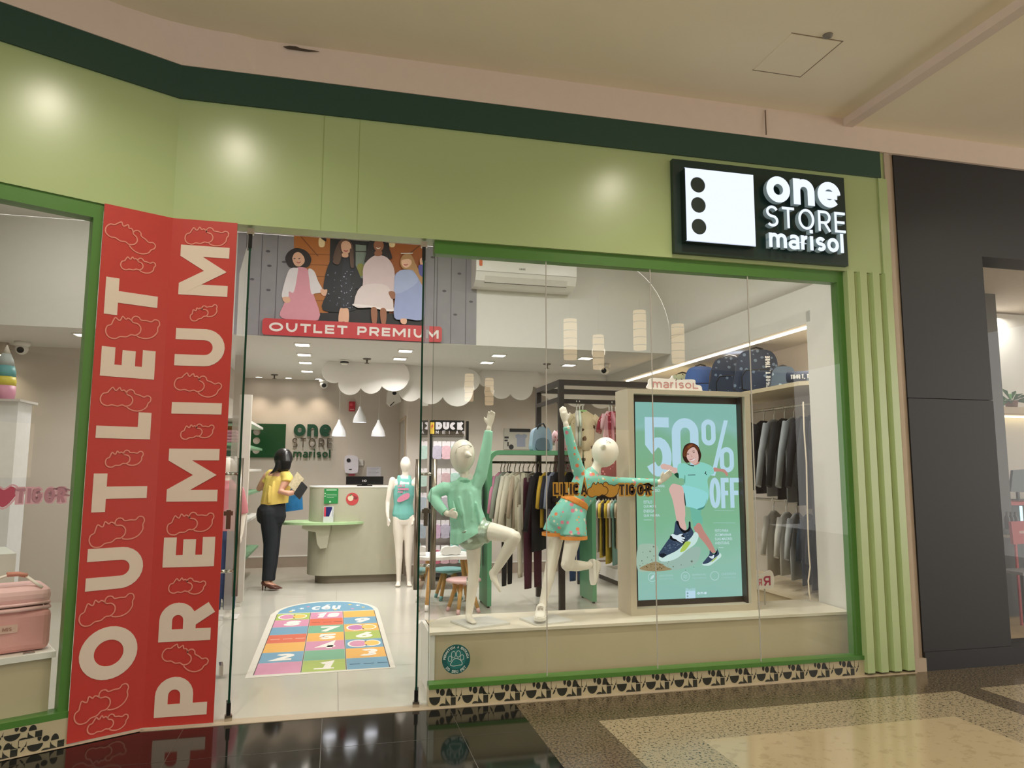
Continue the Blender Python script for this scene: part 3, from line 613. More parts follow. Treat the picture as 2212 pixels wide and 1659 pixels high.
# ---- OUTLET PREMIUM poster on the bulkhead (a flat print)
PS = thing('advertising_poster', 'large poster of four girls in dresses over an OUTLET PREMIUM strip on the bulkhead', 'poster', (.21, 7.495, 2.735))
A_ = MB(); LAY = [0]
def zz(zx, zy): return (500 + zx/4.809, 470 + zy/4.809)
def art(pts, c, smooth=True, n=4, tr=zz, base=7.494, mk=None, mb=None, step=.00035):
    LAY[0] += 1; Y = base - LAY[0]*step; q = [P(*tr(*p), base) for p in (spline(pts, n) if smooth else pts)]
    (mb or A_).use((mk or (lambda c: mat(c, .5, var=.05)))(c)).prism([(v.x, v.z) for v in q], (0, Y, 0), X_, Z_, step*.9)
A_.use(mat('8f8c92', .6, var=.18, scale=4)).bb((-1.01, 7.495, 2.735), (1.43, 7.4995, 3.775))
PLK = mat('5d5860', .7)
for x in (-.93, -.78, -.63, 1.0, 1.15, 1.31): A_.use(PLK).bb((x, 7.4935, 2.735), (x+.006, 7.495, 3.775))
for x, z in ((-.7, 3.45), (-.86, 3.3), (-.7, 3.2), (-.9, 3.0), (1.08, 3.3), (1.24, 3.5), (1.2, 3.05), (1.37, 3.2), (-.56, 3.5), (-.72, 3.6), (.95, 3.66)): A_.use(PLK).prism(circ(x, z, .022, 10, .012), (0, 7.4945, 0), X_, Z_, .0012)
art([(650, 120), (1030, 120), (1030, 990), (650, 990)], 'b06a2c', False)
for y in (370, 480, 600, 720, 850): art([(640, y), (1030, y+14), (1030, y+20), (640, y+6)], '7c4518', False)
art([(700, 180), (712, 180), (905, 400), (895, 404)], '7c4518', False)
art([(1030, 120), (1640, 120), (1640, 1130), (1000, 1100)], '1b171a', False); art([(1290, 280), (1400, 290), (1400, 640), (1290, 620)], '7d8a80', False); art([(1310, 490), (1370, 490), (1365, 600), (1312, 600)], '8c8a3a')
art([(1265, 345), (1420, 350), (1420, 362), (1265, 357)], '2a2020', False)
art([(1640, 120), (1985, 120), (1985, 1010), (1640, 1010)], 'a35a28', False); art([(1780, 420), (1975, 270), (1978, 280), (1790, 432)], '6d3a18', False)
for cx in (935, 1665): art([(cx-24, 215), (cx+30, 215), (cx+30, 300), (cx-24, 300)], 'f0d8a8'); art([(cx-10, 205), (cx+45, 215), (cx+45, 250), (cx+5, 225)], '2a1c16')
art([(900, 990), (2000, 1000), (2000, 1150), (900, 1150)], '1e1a1e', False)
SK, SK2, HR, HR2, HR3 = 'e0b095', '9a6448', '241a1c', '5f4436', 'b48a5c'
# first girl
art([(560, 420), (590, 360), (660, 320), (740, 330), (800, 370), (830, 440), (800, 510), (740, 520), (620, 525), (575, 480)], HR)
art([(660, 530), (780, 530), (820, 640), (850, 790), (905, 1062), (525, 1045), (545, 900), (600, 780), (640, 640)], 'd996a6')
art([(600, 545), (680, 525), (690, 560), (650, 770), (600, 770), (590, 830), (525, 830), (540, 720)], 'e2dbe0'); art([(800, 535), (860, 560), (900, 660), (950, 755), (930, 780), (870, 790), (830, 790), (810, 660)], 'e2dbe0')
art([(535, 830), (600, 830), (612, 870), (580, 890), (540, 870)], SK); art([(925, 750), (990, 745), (990, 805), (945, 810)], SK)
art([(632, 420), (660, 370), (710, 365), (752, 410), (760, 460), (735, 495), (700, 512), (655, 490)], SK)
art([(630, 420), (650, 380), (700, 350), (752, 400), (770, 440), (760, 370), (690, 325), (620, 360)], HR)
art([(672, 460), (700, 468), (722, 458), (712, 474), (690, 476)], 'b04a50')
for x in (655, 705): art([(x-9, 428), (x+9, 424), (x+9, 432), (x-9, 436)], '2a1c1c')
# second girl
art([(1080, 330), (1130, 240), (1200, 225), (1260, 290), (1270, 420), (1280, 520), (1240, 530), (1110, 495), (1050, 470)], HR2)
art([(1040, 440), (1120, 420), (1240, 420), (1290, 500), (1350, 660), (1330, 740), (1280, 760), (1290, 960), (950, 965), (1000, 760), (955, 740), (985, 560)], '15141c')
art([(1160, 440), (1220, 440), (1235, 960), (1140, 960)], '20202c')
random.seed(3)
for k in range(46):
    x, y = random.uniform(1000, 1270), random.uniform(560, 945); art([(x-6, y), (x, y-7), (x+7, y), (x, y+7)], random.choice(('a8adc0', '6b7088')), False)
art([(1125, 960), (1165, 950), (1215, 960), (1215, 1090), (1165, 1085), (1112, 1085)], SK)
art([(1140, 280), (1180, 250), (1230, 270), (1245, 320), (1225, 370), (1180, 390), (1145, 350)], SK); art([(1150, 380), (1210, 385), (1205, 420), (1155, 418)], SK)
art([(1130, 300), (1170, 245), (1240, 270), (1250, 300), (1200, 230), (1130, 250)], HR2); art([(1165, 345), (1190, 352), (1212, 346), (1200, 362), (1178, 362)], 'b04a50')
art([(1060, 440), (1130, 330), (1140, 420), (1110, 495), (1060, 480)], HR2); art([(1230, 330), (1262, 400), (1270, 520), (1235, 510)], HR2)
# third girl
art([(1420, 300), (1450, 235), (1560, 230), (1620, 300), (1665, 420), (1620, 440), (1400, 470), (1385, 440)], HR)
art([(1470, 410), (1570, 405), (1640, 450), (1690, 560), (1690, 780), (1630, 780), (1640, 860), (1690, 970), (1600, 975), (1480, 935), (1280, 925), (1280, 880), (1360, 720), (1370, 520)], 'd9c4c8')
art([(1350, 720), (1620, 720), (1680, 960), (1600, 970), (1480, 940), (1280, 930)], 'e2d4d4'); art([(1280, 905), (1470, 925), (1600, 955), (1680, 960), (1685, 975), (1600, 978), (1470, 945), (1275, 925)], 'f0e8e8')
art([(1450, 950), (1510, 955), (1505, 1100), (1460, 1095)], SK2); art([(1545, 960), (1605, 965), (1600, 1105), (1555, 1100)], SK2); art([(1630, 780), (1690, 780), (1700, 840), (1660, 850)], SK2)
art([(1475, 290), (1500, 250), (1560, 250), (1580, 300), (1565, 345), (1525, 365), (1490, 345)], SK2); art([(1490, 360), (1560, 360), (1550, 405), (1490, 405)], SK2); art([(1498, 318), (1525, 326), (1548, 318), (1535, 334), (1510, 334)], 'e8d8d0')
# fourth girl
art([(1750, 470), (1780, 400), (1850, 385), (1890, 440), (1920, 520), (1985, 640), (1990, 740), (1940, 660), (1880, 560), (1780, 540)], HR3)
art([(1730, 570), (1850, 550), (1900, 580), (1960, 680), (1995, 760), (1995, 1050), (1820, 1060), (1690, 1045), (1700, 800), (1690, 640)], '9aa6d2'); art([(1720, 580), (1860, 560), (1930, 680), (1700, 800)], 'a8b4da')
art([(1755, 1060), (1815, 1060), (1810, 1110), (1762, 1105)], SK)
art([(1765, 450), (1800, 420), (1850, 430), (1868, 480), (1840, 520), (1800, 530), (1768, 500)], 'ecc0a4'); art([(1760, 450), (1790, 400), (1850, 400), (1875, 460), (1840, 440), (1790, 445)], HR3); art([(1785, 492), (1810, 498), (1832, 490), (1820, 506), (1796, 506)], 'b04a50')
art([(1870, 440), (1900, 470), (1980, 640), (1985, 720), (1920, 600)], HR3); art([(1755, 378), (1880, 375), (1882, 386), (1757, 388)], 'e0d8d0', False)
art([(1955, 440), (1998, 430), (1998, 500), (1960, 500)], SK); art([(1940, 510), (1998, 510), (1998, 620), (1950, 600)], '5a58a0')
A_.obj('print', parent=PS)
f = MB(); f.use(mat('c03a40', .45)).prism(rrect(-.74, 2.738, 1.055, 2.905, .03), (0, 7.468, 0), X_, Z_, .012); RB = f.obj('red_strip', parent=PS)
for s, x0, x1 in (('OUTLET', -.675, .085), ('PREMIUM', .185, 1.02)):
    f = MB(); f.use(mat('e6dcd8', .5)); word(f, s, (0, 7.4557, 0), X_, Z_, x0, 2.775, x1, 2.865, .24, .002, .2); f.obj('lettering', parent=RB)
# ================================================================ WINDOW STAGE: platforms, totem screen, mannequins
PLB = mat('c7b99c', .45, var=.04, scale=5); PLT = mat('ddd4c2', .4, var=.03); MAN = mat('f4ece0', .32, var=.015); MANB = mat('e4dfd6', .35, var=.02)
pf = thing('display_platform', 'long low beige display platform behind the right shop window', 'platform', (2.1, 4.92, 0))
f = MB(); f.use(PLB).bb((.64, 4.68, 0), (3.66, 5.14, .383)); f.use(WHITE).bb((.615, 4.675, 0), (.645, 5.14, .383)); f.obj('base', parent=pf)
f = MB(); f.use(PLT).prism([(.61, 4.66), (3.68, 4.66), (3.68, 5.17), (.90, 5.17), (.74, 5.1), (.64, 4.95)], (0, 0, .383), (1, 0, 0), (0, 1, 0), .018); f.obj('top', parent=pf)
SH = mat('e7e4e0', .4, var=.02)
# ---- totem with the advertising screen
tt = thing('screen_totem', 'beige framed totem with a tall lit screen advertising 50% OFF', 'display screen', (2.53, 4.98, .401))
f = MB(); f.use(mat('c3b8a4', .5, var=.03)); x0, x1, z0, z1 = P(1356, 842, 4.86).x, P(1620, 860, 4.86).x, .401, 2.0
f.bb((x0, 4.86, z0), (x0+.045, 5.1, z1)); f.bb((x1-.045, 4.86, z0), (x1, 5.1, z1)); f.bb((x0+.045, 4.86, z1-.035), (x1-.045, 5.1, z1)); f.bb((x0+.045, 4.86, z0), (x1-.045, 5.1, z0+.045)); f.bb((x0+.045, 5.085, z0+.045), (x1-.045, 5.1, z1-.035)); f.obj('cabinet', parent=tt)
f = MB(); f.use(mat('3a302c', .45)); a0, a1, c0, c1 = x0+.045, x1-.045, z0+.045, z1-.035
f.bb((a0, 4.9, c0), (a0+.012, 5.08, c1)); f.bb((a1-.012, 4.9, c0), (a1, 5.08, c1)); f.bb((a0+.012, 4.95, c1-.05), (a1-.012, 5.08, c1)); f.bb((a0+.012, 4.95, c0), (a1-.012, 5.08, c0+.04)); f.obj('inner_frame', parent=tt)
SY = 4.965; SX0, SX1, SZ0, SZ1 = P(1375, 1080, SY).x, P(1601, 1080, SY).x, P(1490, 1303, SY).z, P(1480, 862, SY).z
f = MB(); f.use(BLK2).bb((SX0-.03, SY, SZ0-.03), (SX1+.03, 5.05, SZ1+.03)); f.obj('bezel', parent=tt)
def screen_bg():
    m = bpy.data.materials.new('screen_picture'); m.use_nodes = True; nt = m.node_tree; nt.nodes.clear()
    tc = nt.nodes.new('ShaderNodeTexCoord'); sp = nt.nodes.new('ShaderNodeSeparateXYZ'); n = nt.nodes.new('ShaderNodeTexNoise'); n.inputs['Scale'].default_value = 3.0
    ad = nt.nodes.new('ShaderNodeMath'); ad.operation = 'MULTIPLY_ADD'; ad.inputs[1].default_value = .22; r = nt.nodes.new('ShaderNodeValToRGB'); e = r.color_ramp.elements
    e[0].position = .10; e[0].color = (*srgb('8fbdb4'), 1); e[1].position = 1.05; e[1].color = (*srgb('86b8ae'), 1)
    for p, c in ((.3, '92bfae'), (.5, '82b795'), (.78, '80b08a'), (.93, '7fb296'), (.97, '8cbab4')): q = e.new(p); q.color = (*srgb(c), 1)
    em = nt.nodes.new('ShaderNodeEmission'); em.inputs[1].default_value = 1.0; o = nt.nodes.new('ShaderNodeOutputMaterial')
    nt.links.new(tc.outputs['Generated'], sp.inputs[0]); nt.links.new(tc.outputs['Object'], n.inputs['Vector']); nt.links.new(n.outputs['Fac'], ad.inputs[0]); nt.links.new(sp.outputs['Z'], ad.inputs[2]); nt.links.new(ad.outputs[0], r.inputs[0]); nt.links.new(r.outputs[0], em.inputs[0]); nt.links.new(em.outputs[0], o.inputs[0])
    return m
f = MB(); f.use(screen_bg()).face([(SX0, SY-.001, SZ0), (SX1, SY-.001, SZ0), (SX1, SY-.001, SZ1), (SX0, SY-.001, SZ1)]); SCN = f.obj('screen', parent=tt)
S_ = MB(); LAY[0] = 0
EM = lambda c: emis(c, .92)
def sa(zx, zy): return (1340 + zx/3.19, 820 + zy/3.19)
def sb(zx, zy): return (1440 + zx/9.217, 930 + zy/9.217)
def sc(zx, zy): return (1370 + zx/7.9, 1120 + zy/7.9)
def sart(pts, c, smooth=True, n=4, tr=sb): art(pts, c, smooth, n, tr, SY-.0012, EM, S_, .00008)
# dust and soil under the big shoe
sart([(60, 500), (200, 430), (400, 480), (420, 760), (700, 860), (300, 900), (60, 880)], 'aac3b2', tr=sc); sart([(420, 760), (800, 560), (1100, 480), (1120, 640), (1000, 800), (640, 880)], 'a3bfb4', tr=sc)
sart([(90, 850), (250, 770), (390, 740), (560, 830), (640, 870), (420, 900), (200, 890)], 'a08c68', tr=sc)
random.seed(11)
for k in range(60):
    x, y, r_ = random.gauss(370, 120), random.gauss(820, 40), random.uniform(5, 14); sart([(x-r_, y), (x, y-r_*.7), (x+r_, y), (x, y+r_*.6)], random.choice(('4a3a26', '7a6240', '2f271c', '8f7850')), False, tr=sc)
for x, y, r_ in ((325, 480, 18), (265, 560, 16), (330, 640, 12), (220, 660, 9), (295, 705, 12), (140, 575, 9), (975, 730, 22), (660, 820, 12), (795, 790, 10), (870, 880, 9), (1010, 830, 8)): sart([(x-r_, y), (x, y-r_), (x+r_, y+2), (x+2, y+r_)], '6d7a6c', False, tr=sc)
# 50% OFF
BG = 'bfe0f2'
def sbox(s, zx0, zy0, zx1, zy1, w, tr, gap=.16, c=BG):
    a, b = P(*tr(zx0, zy1), SY), P(*tr(zx1, zy0), SY); LAY[0] += 1; S_.use(EM(c)); word(S_, s, (0, SY-.0012-LAY[0]*.00008, 0), X_, Z_, a.x, a.z, b.x, b.z, w, .00006, gap)
sbox('5', 172, 262, 345, 668, .17, sa); sbox('0', 358, 268, 532, 672, .16, sa); sbox('0', 558, 276, 650, 454, .19, sa)
sart([(622, 660), (710, 280), (738, 282), (650, 664)], BG, False, tr=sa); sbox('0', 684, 466, 776, 640, .19, sa); sbox('O', 614, 676, 684, 886, .15, sa); sbox('F', 693, 677, 742, 886, .15, sa); sbox('F', 756, 677, 812, 884, .15, sa)
sart([(940, 1585), (1330, 1590), (1330, 1597), (940, 1592)], 'a8d0cc', False); sart([(1340, 70), (1715, 72), (1715, 80), (1340, 78)], 'a8d0cc', False, tr=sc)
def small(s, zx0, zy0, zx1, zy1, tr=sc, c='cfe6ee', wt=.01):
    a, b = P(*tr(zx0, zy1), SY), P(*tr(zx1, zy0), SY); LAY[0] += 1; S_.use(EM(c)); text(S_, s, (0, SY-.0012-LAY[0]*.00008, 0), X_, Z_, a.x, a.z, b.x, b.z, wt, .00006)
for i, (s, w) in enumerate((('FEITO PARA', 225), ('ACOMPANHAR', 275), ('SUAS MAIORES', 290), ('AVENTURAS.', 245))): small(s, 1370, 180+70*i, 1370+w, 232+70*i)
for i, (s, w) in enumerate((('ESTILO', 58), ('QUE MOVE', 85), ('ENERGIA', 75), ('QUE INSPIRA.', 112))): small(s, 158, 833+31*i, 158+w, 854+31*i, sa)
for i, (s, x, w) in enumerate((('ACOMPANHA', 200, 102), ('PASSO.', 212, 60))): small(s, x, 723+30*i, x+w, 743+30*i, sa)
for x, y, w in ((158, 965, 55), (158, 795, 40)): sart([(x, y), (x+w, y), (x+w, y+2.4), (x, y+2.4)], 'cfe6ee', False, tr=sa)
sart([(1430, 490), (1515, 492), (1515, 499), (1430, 497)], 'cfe6ee', False, tr=sc)
for i, (cx, cy, a, b) in enumerate(((300, 1000, 'LEVE E FLEXÍVEL', 'SOLA EM TOTAL'), (862, 985, 'RESPIRÁVEL', 'NAS CAMADAS'), (1362, 975, 'DESIGN', 'CONFORTÁVEL'))):
    LAY[0] += 1; v = [P(*sc(cx+70*math.cos(t*PI/12), cy+74*math.sin(t*PI/12)), SY) for t in range(24)]; S_.use(EM('bcdcdc')); ribbon(S_, [(q.x, q.z) for q in v], .0045, (0, SY-.0012-LAY[0]*.00008, 0), X_, Z_, .00006)
    small(a, cx+120, cy-55, cx+355, cy-12, c='b6d8da', wt=0); small(b, cx+120, cy+8, cx+365, cy+45, c='a9cfd0', wt=0)
sart([(265, 1035), (285, 985), (330, 955), (325, 1000), (295, 1030)], 'c8e4e6', tr=sc)
for k in range(3): sart([(825, 965+22*k), (845, 957+22*k), (870, 968+22*k), (895, 958+22*k), (897, 966+22*k), (870, 977+22*k), (846, 966+22*k), (826, 973+22*k)], 'b8dcdc', False, tr=sc)
sart([(865, 1232), (1033, 1225), (1036, 1412), (868, 1416)], 'c4e2f6', False, tr=sc)
for y in (1272, 1322, 1370): sart([(884, y), (900, y-15), (916, y), (900, y+15)], '7fa0a0', tr=sc)
small('Buriti', 868, 1178, 1028, 1228, c='b4dae8', wt=.02); sbox('one', 1062, 1234, 1228, 1294, .28, sc, .1, 'd6ecfa'); sbox('STORE', 1062, 1312, 1232, 1346, .12, sc, .24, 'a8cfd2'); small('marisol', 1062, 1360, 1234, 1398, c='c4e2f0', wt=.02)
# the boy of the advert
SKN, SKD, TEE, TED = 'e2b9b0', 'c78f84', '92d8cc', '74bda8'
sart([(930, 735), (1040, 760), (1130, 770), (1200, 840), (1205, 890), (1180, 905), (1130, 840), (1050, 815), (930, 815)], SKD)
sart([(0, 680), (60, 690), (120, 730), (210, 760), (215, 850), (130, 855), (60, 800), (-20, 780), (-110, 760), (-130, 690), (-60, 660)], SKN)
sart([(1000, 100), (1060, 80), (1120, 90), (1180, 210), (1290, 380), (1370, 540), (1380, 570), (1310, 580), (1200, 430), (1040, 240), (1005, 140)], SKD, tr=sc)
sart([(985, -60), (1130, -60), (1150, 90), (1080, 65), (1005, 140)], TED, tr=sc); sart([(455, 1480), (660, 1560), (640, 1720), (500, 1800), (470, 1640)], TED)
sart([(210, 690), (340, 650), (440, 690), (540, 690), (640, 630), (780, 660), (900, 730), (930, 850), (850, 900), (800, 1000), (830, 1250), (780, 1400), (600, 1300), (330, 1180), (350, 1000), (300, 950), (220, 930)], TEE)
sart([(140, 870), (215, 840), (230, 940), (200, 940)], '1f4a34'); sart([(345, 900), (360, 900), (355, 1060), (340, 1000)], '5ea494')
sart([(290, 1090), (600, 1150), (800, 1250), (800, 1380), (740, 1500), (650, 1570), (480, 1530), (365, 1490), (330, 1250)], '9adfe0'); sart([(600, 1560), (740, 1500), (780, 1360), (770, 1440), (730, 1540), (650, 1580)], '4f8f86')
sart([(50, 1130), (110, 1060), (220, 1080), (300, 1120), (330, 1240), (345, 1400), (360, 1660), (350, 1780), (380, 1960), (300, 2050), (230, 1990), (180, 1760), (110, 1400), (40, 1200)], SKN); sart([(330, 1260), (345, 1260), (372, 1480), (350, 1470)], '27403a')
sart([(410, 880), (560, 876), (560, 890), (410, 894)], '2a4a50', False); sart([(740, 860), (765, 810), (775, 815), (765, 850), (790, 880), (775, 884), (755, 858), (745, 868)], '1c2e30', False)
sart([(305, 520), (310, 400), (350, 300), (440, 250), (520, 255), (610, 310), (660, 420), (675, 500), (650, 600), (610, 640), (560, 560), (420, 640), (350, 620)], '3a2018')
sart([(370, 640), (440, 680), (530, 690), (520, 715), (430, 690)], '1f3a34'); sart([(520, 660), (620, 620), (640, 650), (560, 690)], SKD)
sart([(385, 480), (420, 390), (520, 330), (590, 400), (620, 500), (615, 600), (580, 660), (520, 672), (430, 610), (390, 540)], SKN)
sart([(320, 500), (340, 370), (440, 270), (540, 280), (620, 360), (600, 400), (540, 320), (470, 330), (400, 420), (380, 520)], '6a3a22'); sart([(400, 330), (480, 275), (500, 300), (430, 360)], '8a5030')
sart([(390, 482), (412, 468), (436, 470), (414, 484)], '3a241e'); sart([(505, 438), (528, 424), (548, 428), (528, 442)], '3a241e'); sart([(385, 458), (430, 448), (430, 455), (388, 466)], '4a2a1e', False); sart([(490, 412), (540, 392), (542, 400), (494, 420)], '4a2a1e', False)
sart([(455, 575), (500, 575), (560, 545), (550, 570), (510, 598), (470, 596)], 'f4ecec'); sart([(448, 570), (500, 570), (565, 540), (560, 548), (500, 578), (452, 580)], 'b05a5a'); sart([(460, 470), (480, 510), (470, 530), (495, 525), (488, 505)], SKD)
# shoes
sart([(410, 660), (420, 590), (560, 600), (720, 540), (850, 420), (1010, 240), (1075, 260), (1080, 330), (1020, 440), (880, 540), (740, 660), (600, 720), (470, 730), (415, 705)], 'd2ece8', tr=sc)
sart([(412, 640), (410, 590), (470, 500), (590, 330), (660, 250), (690, 60), (730, 45), (760, 130), (850, 200), (910, 160), (920, 60), (940, 60), (945, 130), (1000, 240), (950, 330), (850, 420), (720, 540), (560, 620), (470, 660)], '3a4a62', tr=sc)
for k in range(70):
    x, y = random.uniform(470, 930), 0; y = 640 - (x-430)*.62 + random.uniform(-130, 10); sart([(x-16, y+6), (x, y-2), (x+16, y-8), (x+2, y+6)], random.choice(('5d6f88', '24303f', '8294a8')), False, tr=sc)
sart([(415, 600), (500, 590), (530, 620), (470, 665), (420, 640)], '1d2530', tr=sc); sart([(700, 60), (735, 45), (770, 150), (850, 205), (915, 150), (915, 60), (940, 60), (935, 190), (850, 245), (790, 220), (740, 140)], '10141a', tr=sc)
sart([(590, 330), (620, 260), (720, 290), (780, 260), (850, 330), (830, 420), (740, 400), (640, 370)], '12161c', tr=sc); sart([(600, 280), (640, 262), (710, 282), (770, 262), (812, 262), (780, 300), (840, 320), (840, 345), (790, 340), (835, 368), (825, 388), (770, 370), (812, 404), (790, 412), (730, 380), (690, 350), (640, 330), (625, 300)], 'e2eef8', tr=sc)
sart([(765, 550), (850, 400), (930, 392), (940, 420), (850, 540), (790, 565)], 'b7cf62', tr=sc)
sart([(1140, 765), (1160, 745), (1260, 740), (1340, 670), (1420, 590), (1460, 600), (1460, 650), (1400, 700), (1280, 790), (1200, 800), (1150, 790)], 'd2ece8', tr=sc)
sart([(1145, 760), (1200, 690), (1260, 610), (1270, 540), (1300, 580), (1350, 595), (1390, 540), (1390, 500), (1420, 570), (1425, 610), (1340, 680), (1260, 745), (1180, 770)], '3a4a62', tr=sc); sart([(1300, 720), (1380, 655), (1385, 670), (1310, 735)], 'b7cf62', tr=sc); sart([(1250, 640), (1300, 640), (1340, 615), (1335, 670), (1300, 680)], 'e2eef8', tr=sc); sart([(1275, 540), (1300, 580), (1350, 595), (1390, 540), (1385, 600), (1330, 610)], '10141a', tr=sc)
S_.obj('picture', parent=SCN)
ms = thing('cutout_sign', 'white cut-out marisol sign standing on top of the screen totem', 'sign', (2.42, 4.93, 2.0))
f = MB(); f.use(mat('f6f0ee', .5)).prism(spline([(2.255, 2.005), (2.63, 2.003), (2.665, 2.02), (2.655, 2.045), (2.615, 2.055), (2.60, 2.09), (2.45, 2.085), (2.43, 2.115), (2.40, 2.09), (2.26, 2.09), (2.235, 2.05)], 5), (0, 4.93, 0), X_, Z_, .018); f.obj('board', parent=ms)
f = MB(); f.use(mat('c98f8c', .5)); word(f, 'marisoL', (0, 4.9115, 0), X_, Z_, 2.265, 2.02, 2.635, 2.065, .2, .001, .16, 1.0); f.obj('lettering', parent=ms)
# ---- mannequins
def cone_nose(mb, c, d, r=.014, l=.03): c = V(c); mb.tube([c, c + V(d)*l], [r, r*.35], 10)
def sneaker(parent, heel, toe, w, h, up=(0, 0, 1), name='sneaker'):
    heel, toe, up = V(heel), V(toe), V(up).normalized(); d = toe-heel; l = d.length; d.normalize(); up = (up - d*d.dot(up)).normalized(); s = d.cross(up)
    sec = [(0, .38, .62), (.06, .44, .8), (.2, .46, .86), (.38, .44, .74), (.55, .48, .52), (.75, .5, .4), (.92, .42, .3), (1.0, .26, .2)]
    f = MB(); f.use(mat('e3ddd2', .6, var=.05)); rs = []
    for t, ww, hh in sec:
        c = heel + d*(l*t); rs.append([c + s*(w*ww*math.cos(a)) + up*(h*(.12 + (hh*.5)*(1+math.sin(a))*.95)) for a in [2*PI*k/16 for k in range(16)]])
    f.rings(rs); sh = f.obj(name, parent=parent)
    f = MB(); f.use(mat('f3efe8', .5)); out = [(.5, -.03), (.53, .25), (.5, .5), (.55, .75), (.42, .95), (.2, 1.03)]; pts = [(a*w, b*l) for a, b in out] + [(-a*w, b*l) for a, b in out[::-1]]; f.prism(spline(pts, 3), heel, s, d, h*.24); f.obj('sole', parent=sh)
    f = MB(); f.use(mat('b9b0a4', .6))
    for t in (.42, .5, .58): c = heel + d*(l*t); hh = .62 if t < .45 else (.56 if t < .55 else .5); f.tube([c - s*w*.26 + up*h*(hh+.12), c + up*h*(hh+.2), c + s*w*.26 + up*h*(hh+.12)], w*.04, 6)
    f.obj('laces', parent=sh)
def hand(mb, wrist, d, side, s=1.0, curl=.25):
    """palm with four fingers and a thumb; d = pointing direction, side = thumb side"""
    w, d, sd = V(wrist), V(d).normalized(), V(side).normalized(); n = d.cross(sd).normalized()
    limb(mb, [(w, .017*s, .014*s), (w + d*.03*s, .026*s, .013*s), (w + d*.062*s, .028*s, .012*s)], sd, 10)
    for k, ln in enumerate((.048, .056, .052, .04)):
        b = w + d*.058*s + sd*(.021 - .014*k)*s; p1 = b + d*ln*.5*s + n*ln*curl*.25*s; p2 = b + d*ln*s*(1-curl*.3) + n*ln*curl*s*.9
        mb.tube([b - d*.012*s, p1, p2], [.0075*s, .0068*s, .0048*s], 8)
    b = w + d*.02*s + sd*.02*s; mb.tube([b, b + d*.022*s + sd*.017*s, b + d*.045*s + sd*.024*s], [.009*s, .008*s, .005*s], 8)
q = lambda x, y, Y=4.88: P(x, y, Y)
MP = mat('d9d7d2', .35, var=.02)
def stand(root, c, w, d, rz=0, rod=None):
    f = MB(); f.use(MP).box((c[0], c[1], .4015+.006), (w, d, .012), rz); b = f.obj('base_plate', parent=root)
    if rod:
        f = MB(); f.use(CHROME).cyl((rod[0], rod[1], .41), (rod[0], rod[1], .41+rod[2]), .007, 10); f.obj('support_rod', parent=root)
# first: mint sweatshirt, one arm up, one knee raised
m1 = thing('child_mannequin', 'white child mannequin in mint sweatshirt and silver shorts raising one arm and a knee', 'mannequin', (.93, 4.9, .401))
def b1(mb):
    limb(mb, [(q(1003, 1012), .034, .036), (q(1004, 1030), .033, .035), (q(1004, 1050), .045, .04)])
    egg(mb, q(999, 986), (.04, 0, 1), .088, .096, .116, .86)
    limb(mb, [(q(1003, 1056), .08, .045), (q(1004, 1080), .085, .055), (q(1008, 1115), .075, .055), (q(1018, 1145), .085, .066)])
    limb(mb, [(q(1012, 1150, 4.9), .062, .066), (q(1023, 1185, 4.9), .052, .056), (q(1024, 1235, 4.9), .04, .044), (q(1021, 1262, 4.9), .037, .042), (q(1016, 1300, 4.91), .03, .033), (q(1013, 1325, 4.91), .024, .028)], seg=14)
    limb(mb, [(q(1012, 1326, 4.91), .022, .024), (q(1013, 1336, 4.88), .024, .022), (q(1019, 1341, 4.82), .026, .014), (q(1024, 1345, 4.78), .02, .008)], seg=12)
    limb(mb, [(q(1040, 1145, 4.86), .062, .066), (q(1072, 1150, 4.78), .055, .058), (q(1105, 1157, 4.7), .044, .046), (q(1112, 1163, 4.68), .04, .042)], side=(0, 1, 0), seg=14)
    limb(mb, [(q(1112, 1160, 4.68), .042, .042), (q(1098, 1185, 4.72), .041, .043), (q(1078, 1220, 4.78), .03, .032), (q(1066, 1238, 4.8), .023, .025)], seg=14)
    limb(mb, [(q(1064, 1236, 4.8), .022, .025), (q(1066, 1248, 4.79), .022, .024), (q(1076, 1268, 4.76), .021, .014), (q(1080, 1277, 4.75), .014, .008)], side=(0, 1, 0), seg=12)
    limb(mb, [(q(1036, 1048), .022, .024), (q(1046, 1000, 4.86), .022, .022), (q(1051, 960, 4.85), .02, .02), (q(1056, 925, 4.84), .019, .019)], seg=12)
    limb(mb, [(q(968, 1052), .022, .024), (q(940, 1066, 4.9), .022, .022), (q(950, 1092, 4.84), .02, .02), (q(966, 1110, 4.8), .019, .019)], seg=12)
    hand(mb, q(1057, 920, 4.84), q(1062, 890, 4.83)-q(1057, 920, 4.84), (-1, .2, 0), 1.0, .3)
    hand(mb, q(966, 1110, 4.8), q(984, 1112, 4.76)-q(966, 1110, 4.8), (0, -.2, 1), .95, .8)
    cone_nose(mb, q(1009, 981, 4.8), (.35, -1, -.25), .022, .055)
fuse('body', b1, MAN, m1, .0055, 4)
f = MB(); f.use(mat('a39582', .6)); f.tube([q(990, 967, 4.795), q(1000, 962, 4.785), q(1012, 961, 4.795), q(1019, 965, 4.82)], .0022, 6); f.tube([q(988, 968, 4.797), q(985, 976, 4.808), q(984, 986, 4.82)], .0012, 6); f.obj('hair_line', parent=m1)
MINT = mat('a4e0c8', .75, var=.05, bump=.15, bscale=30)
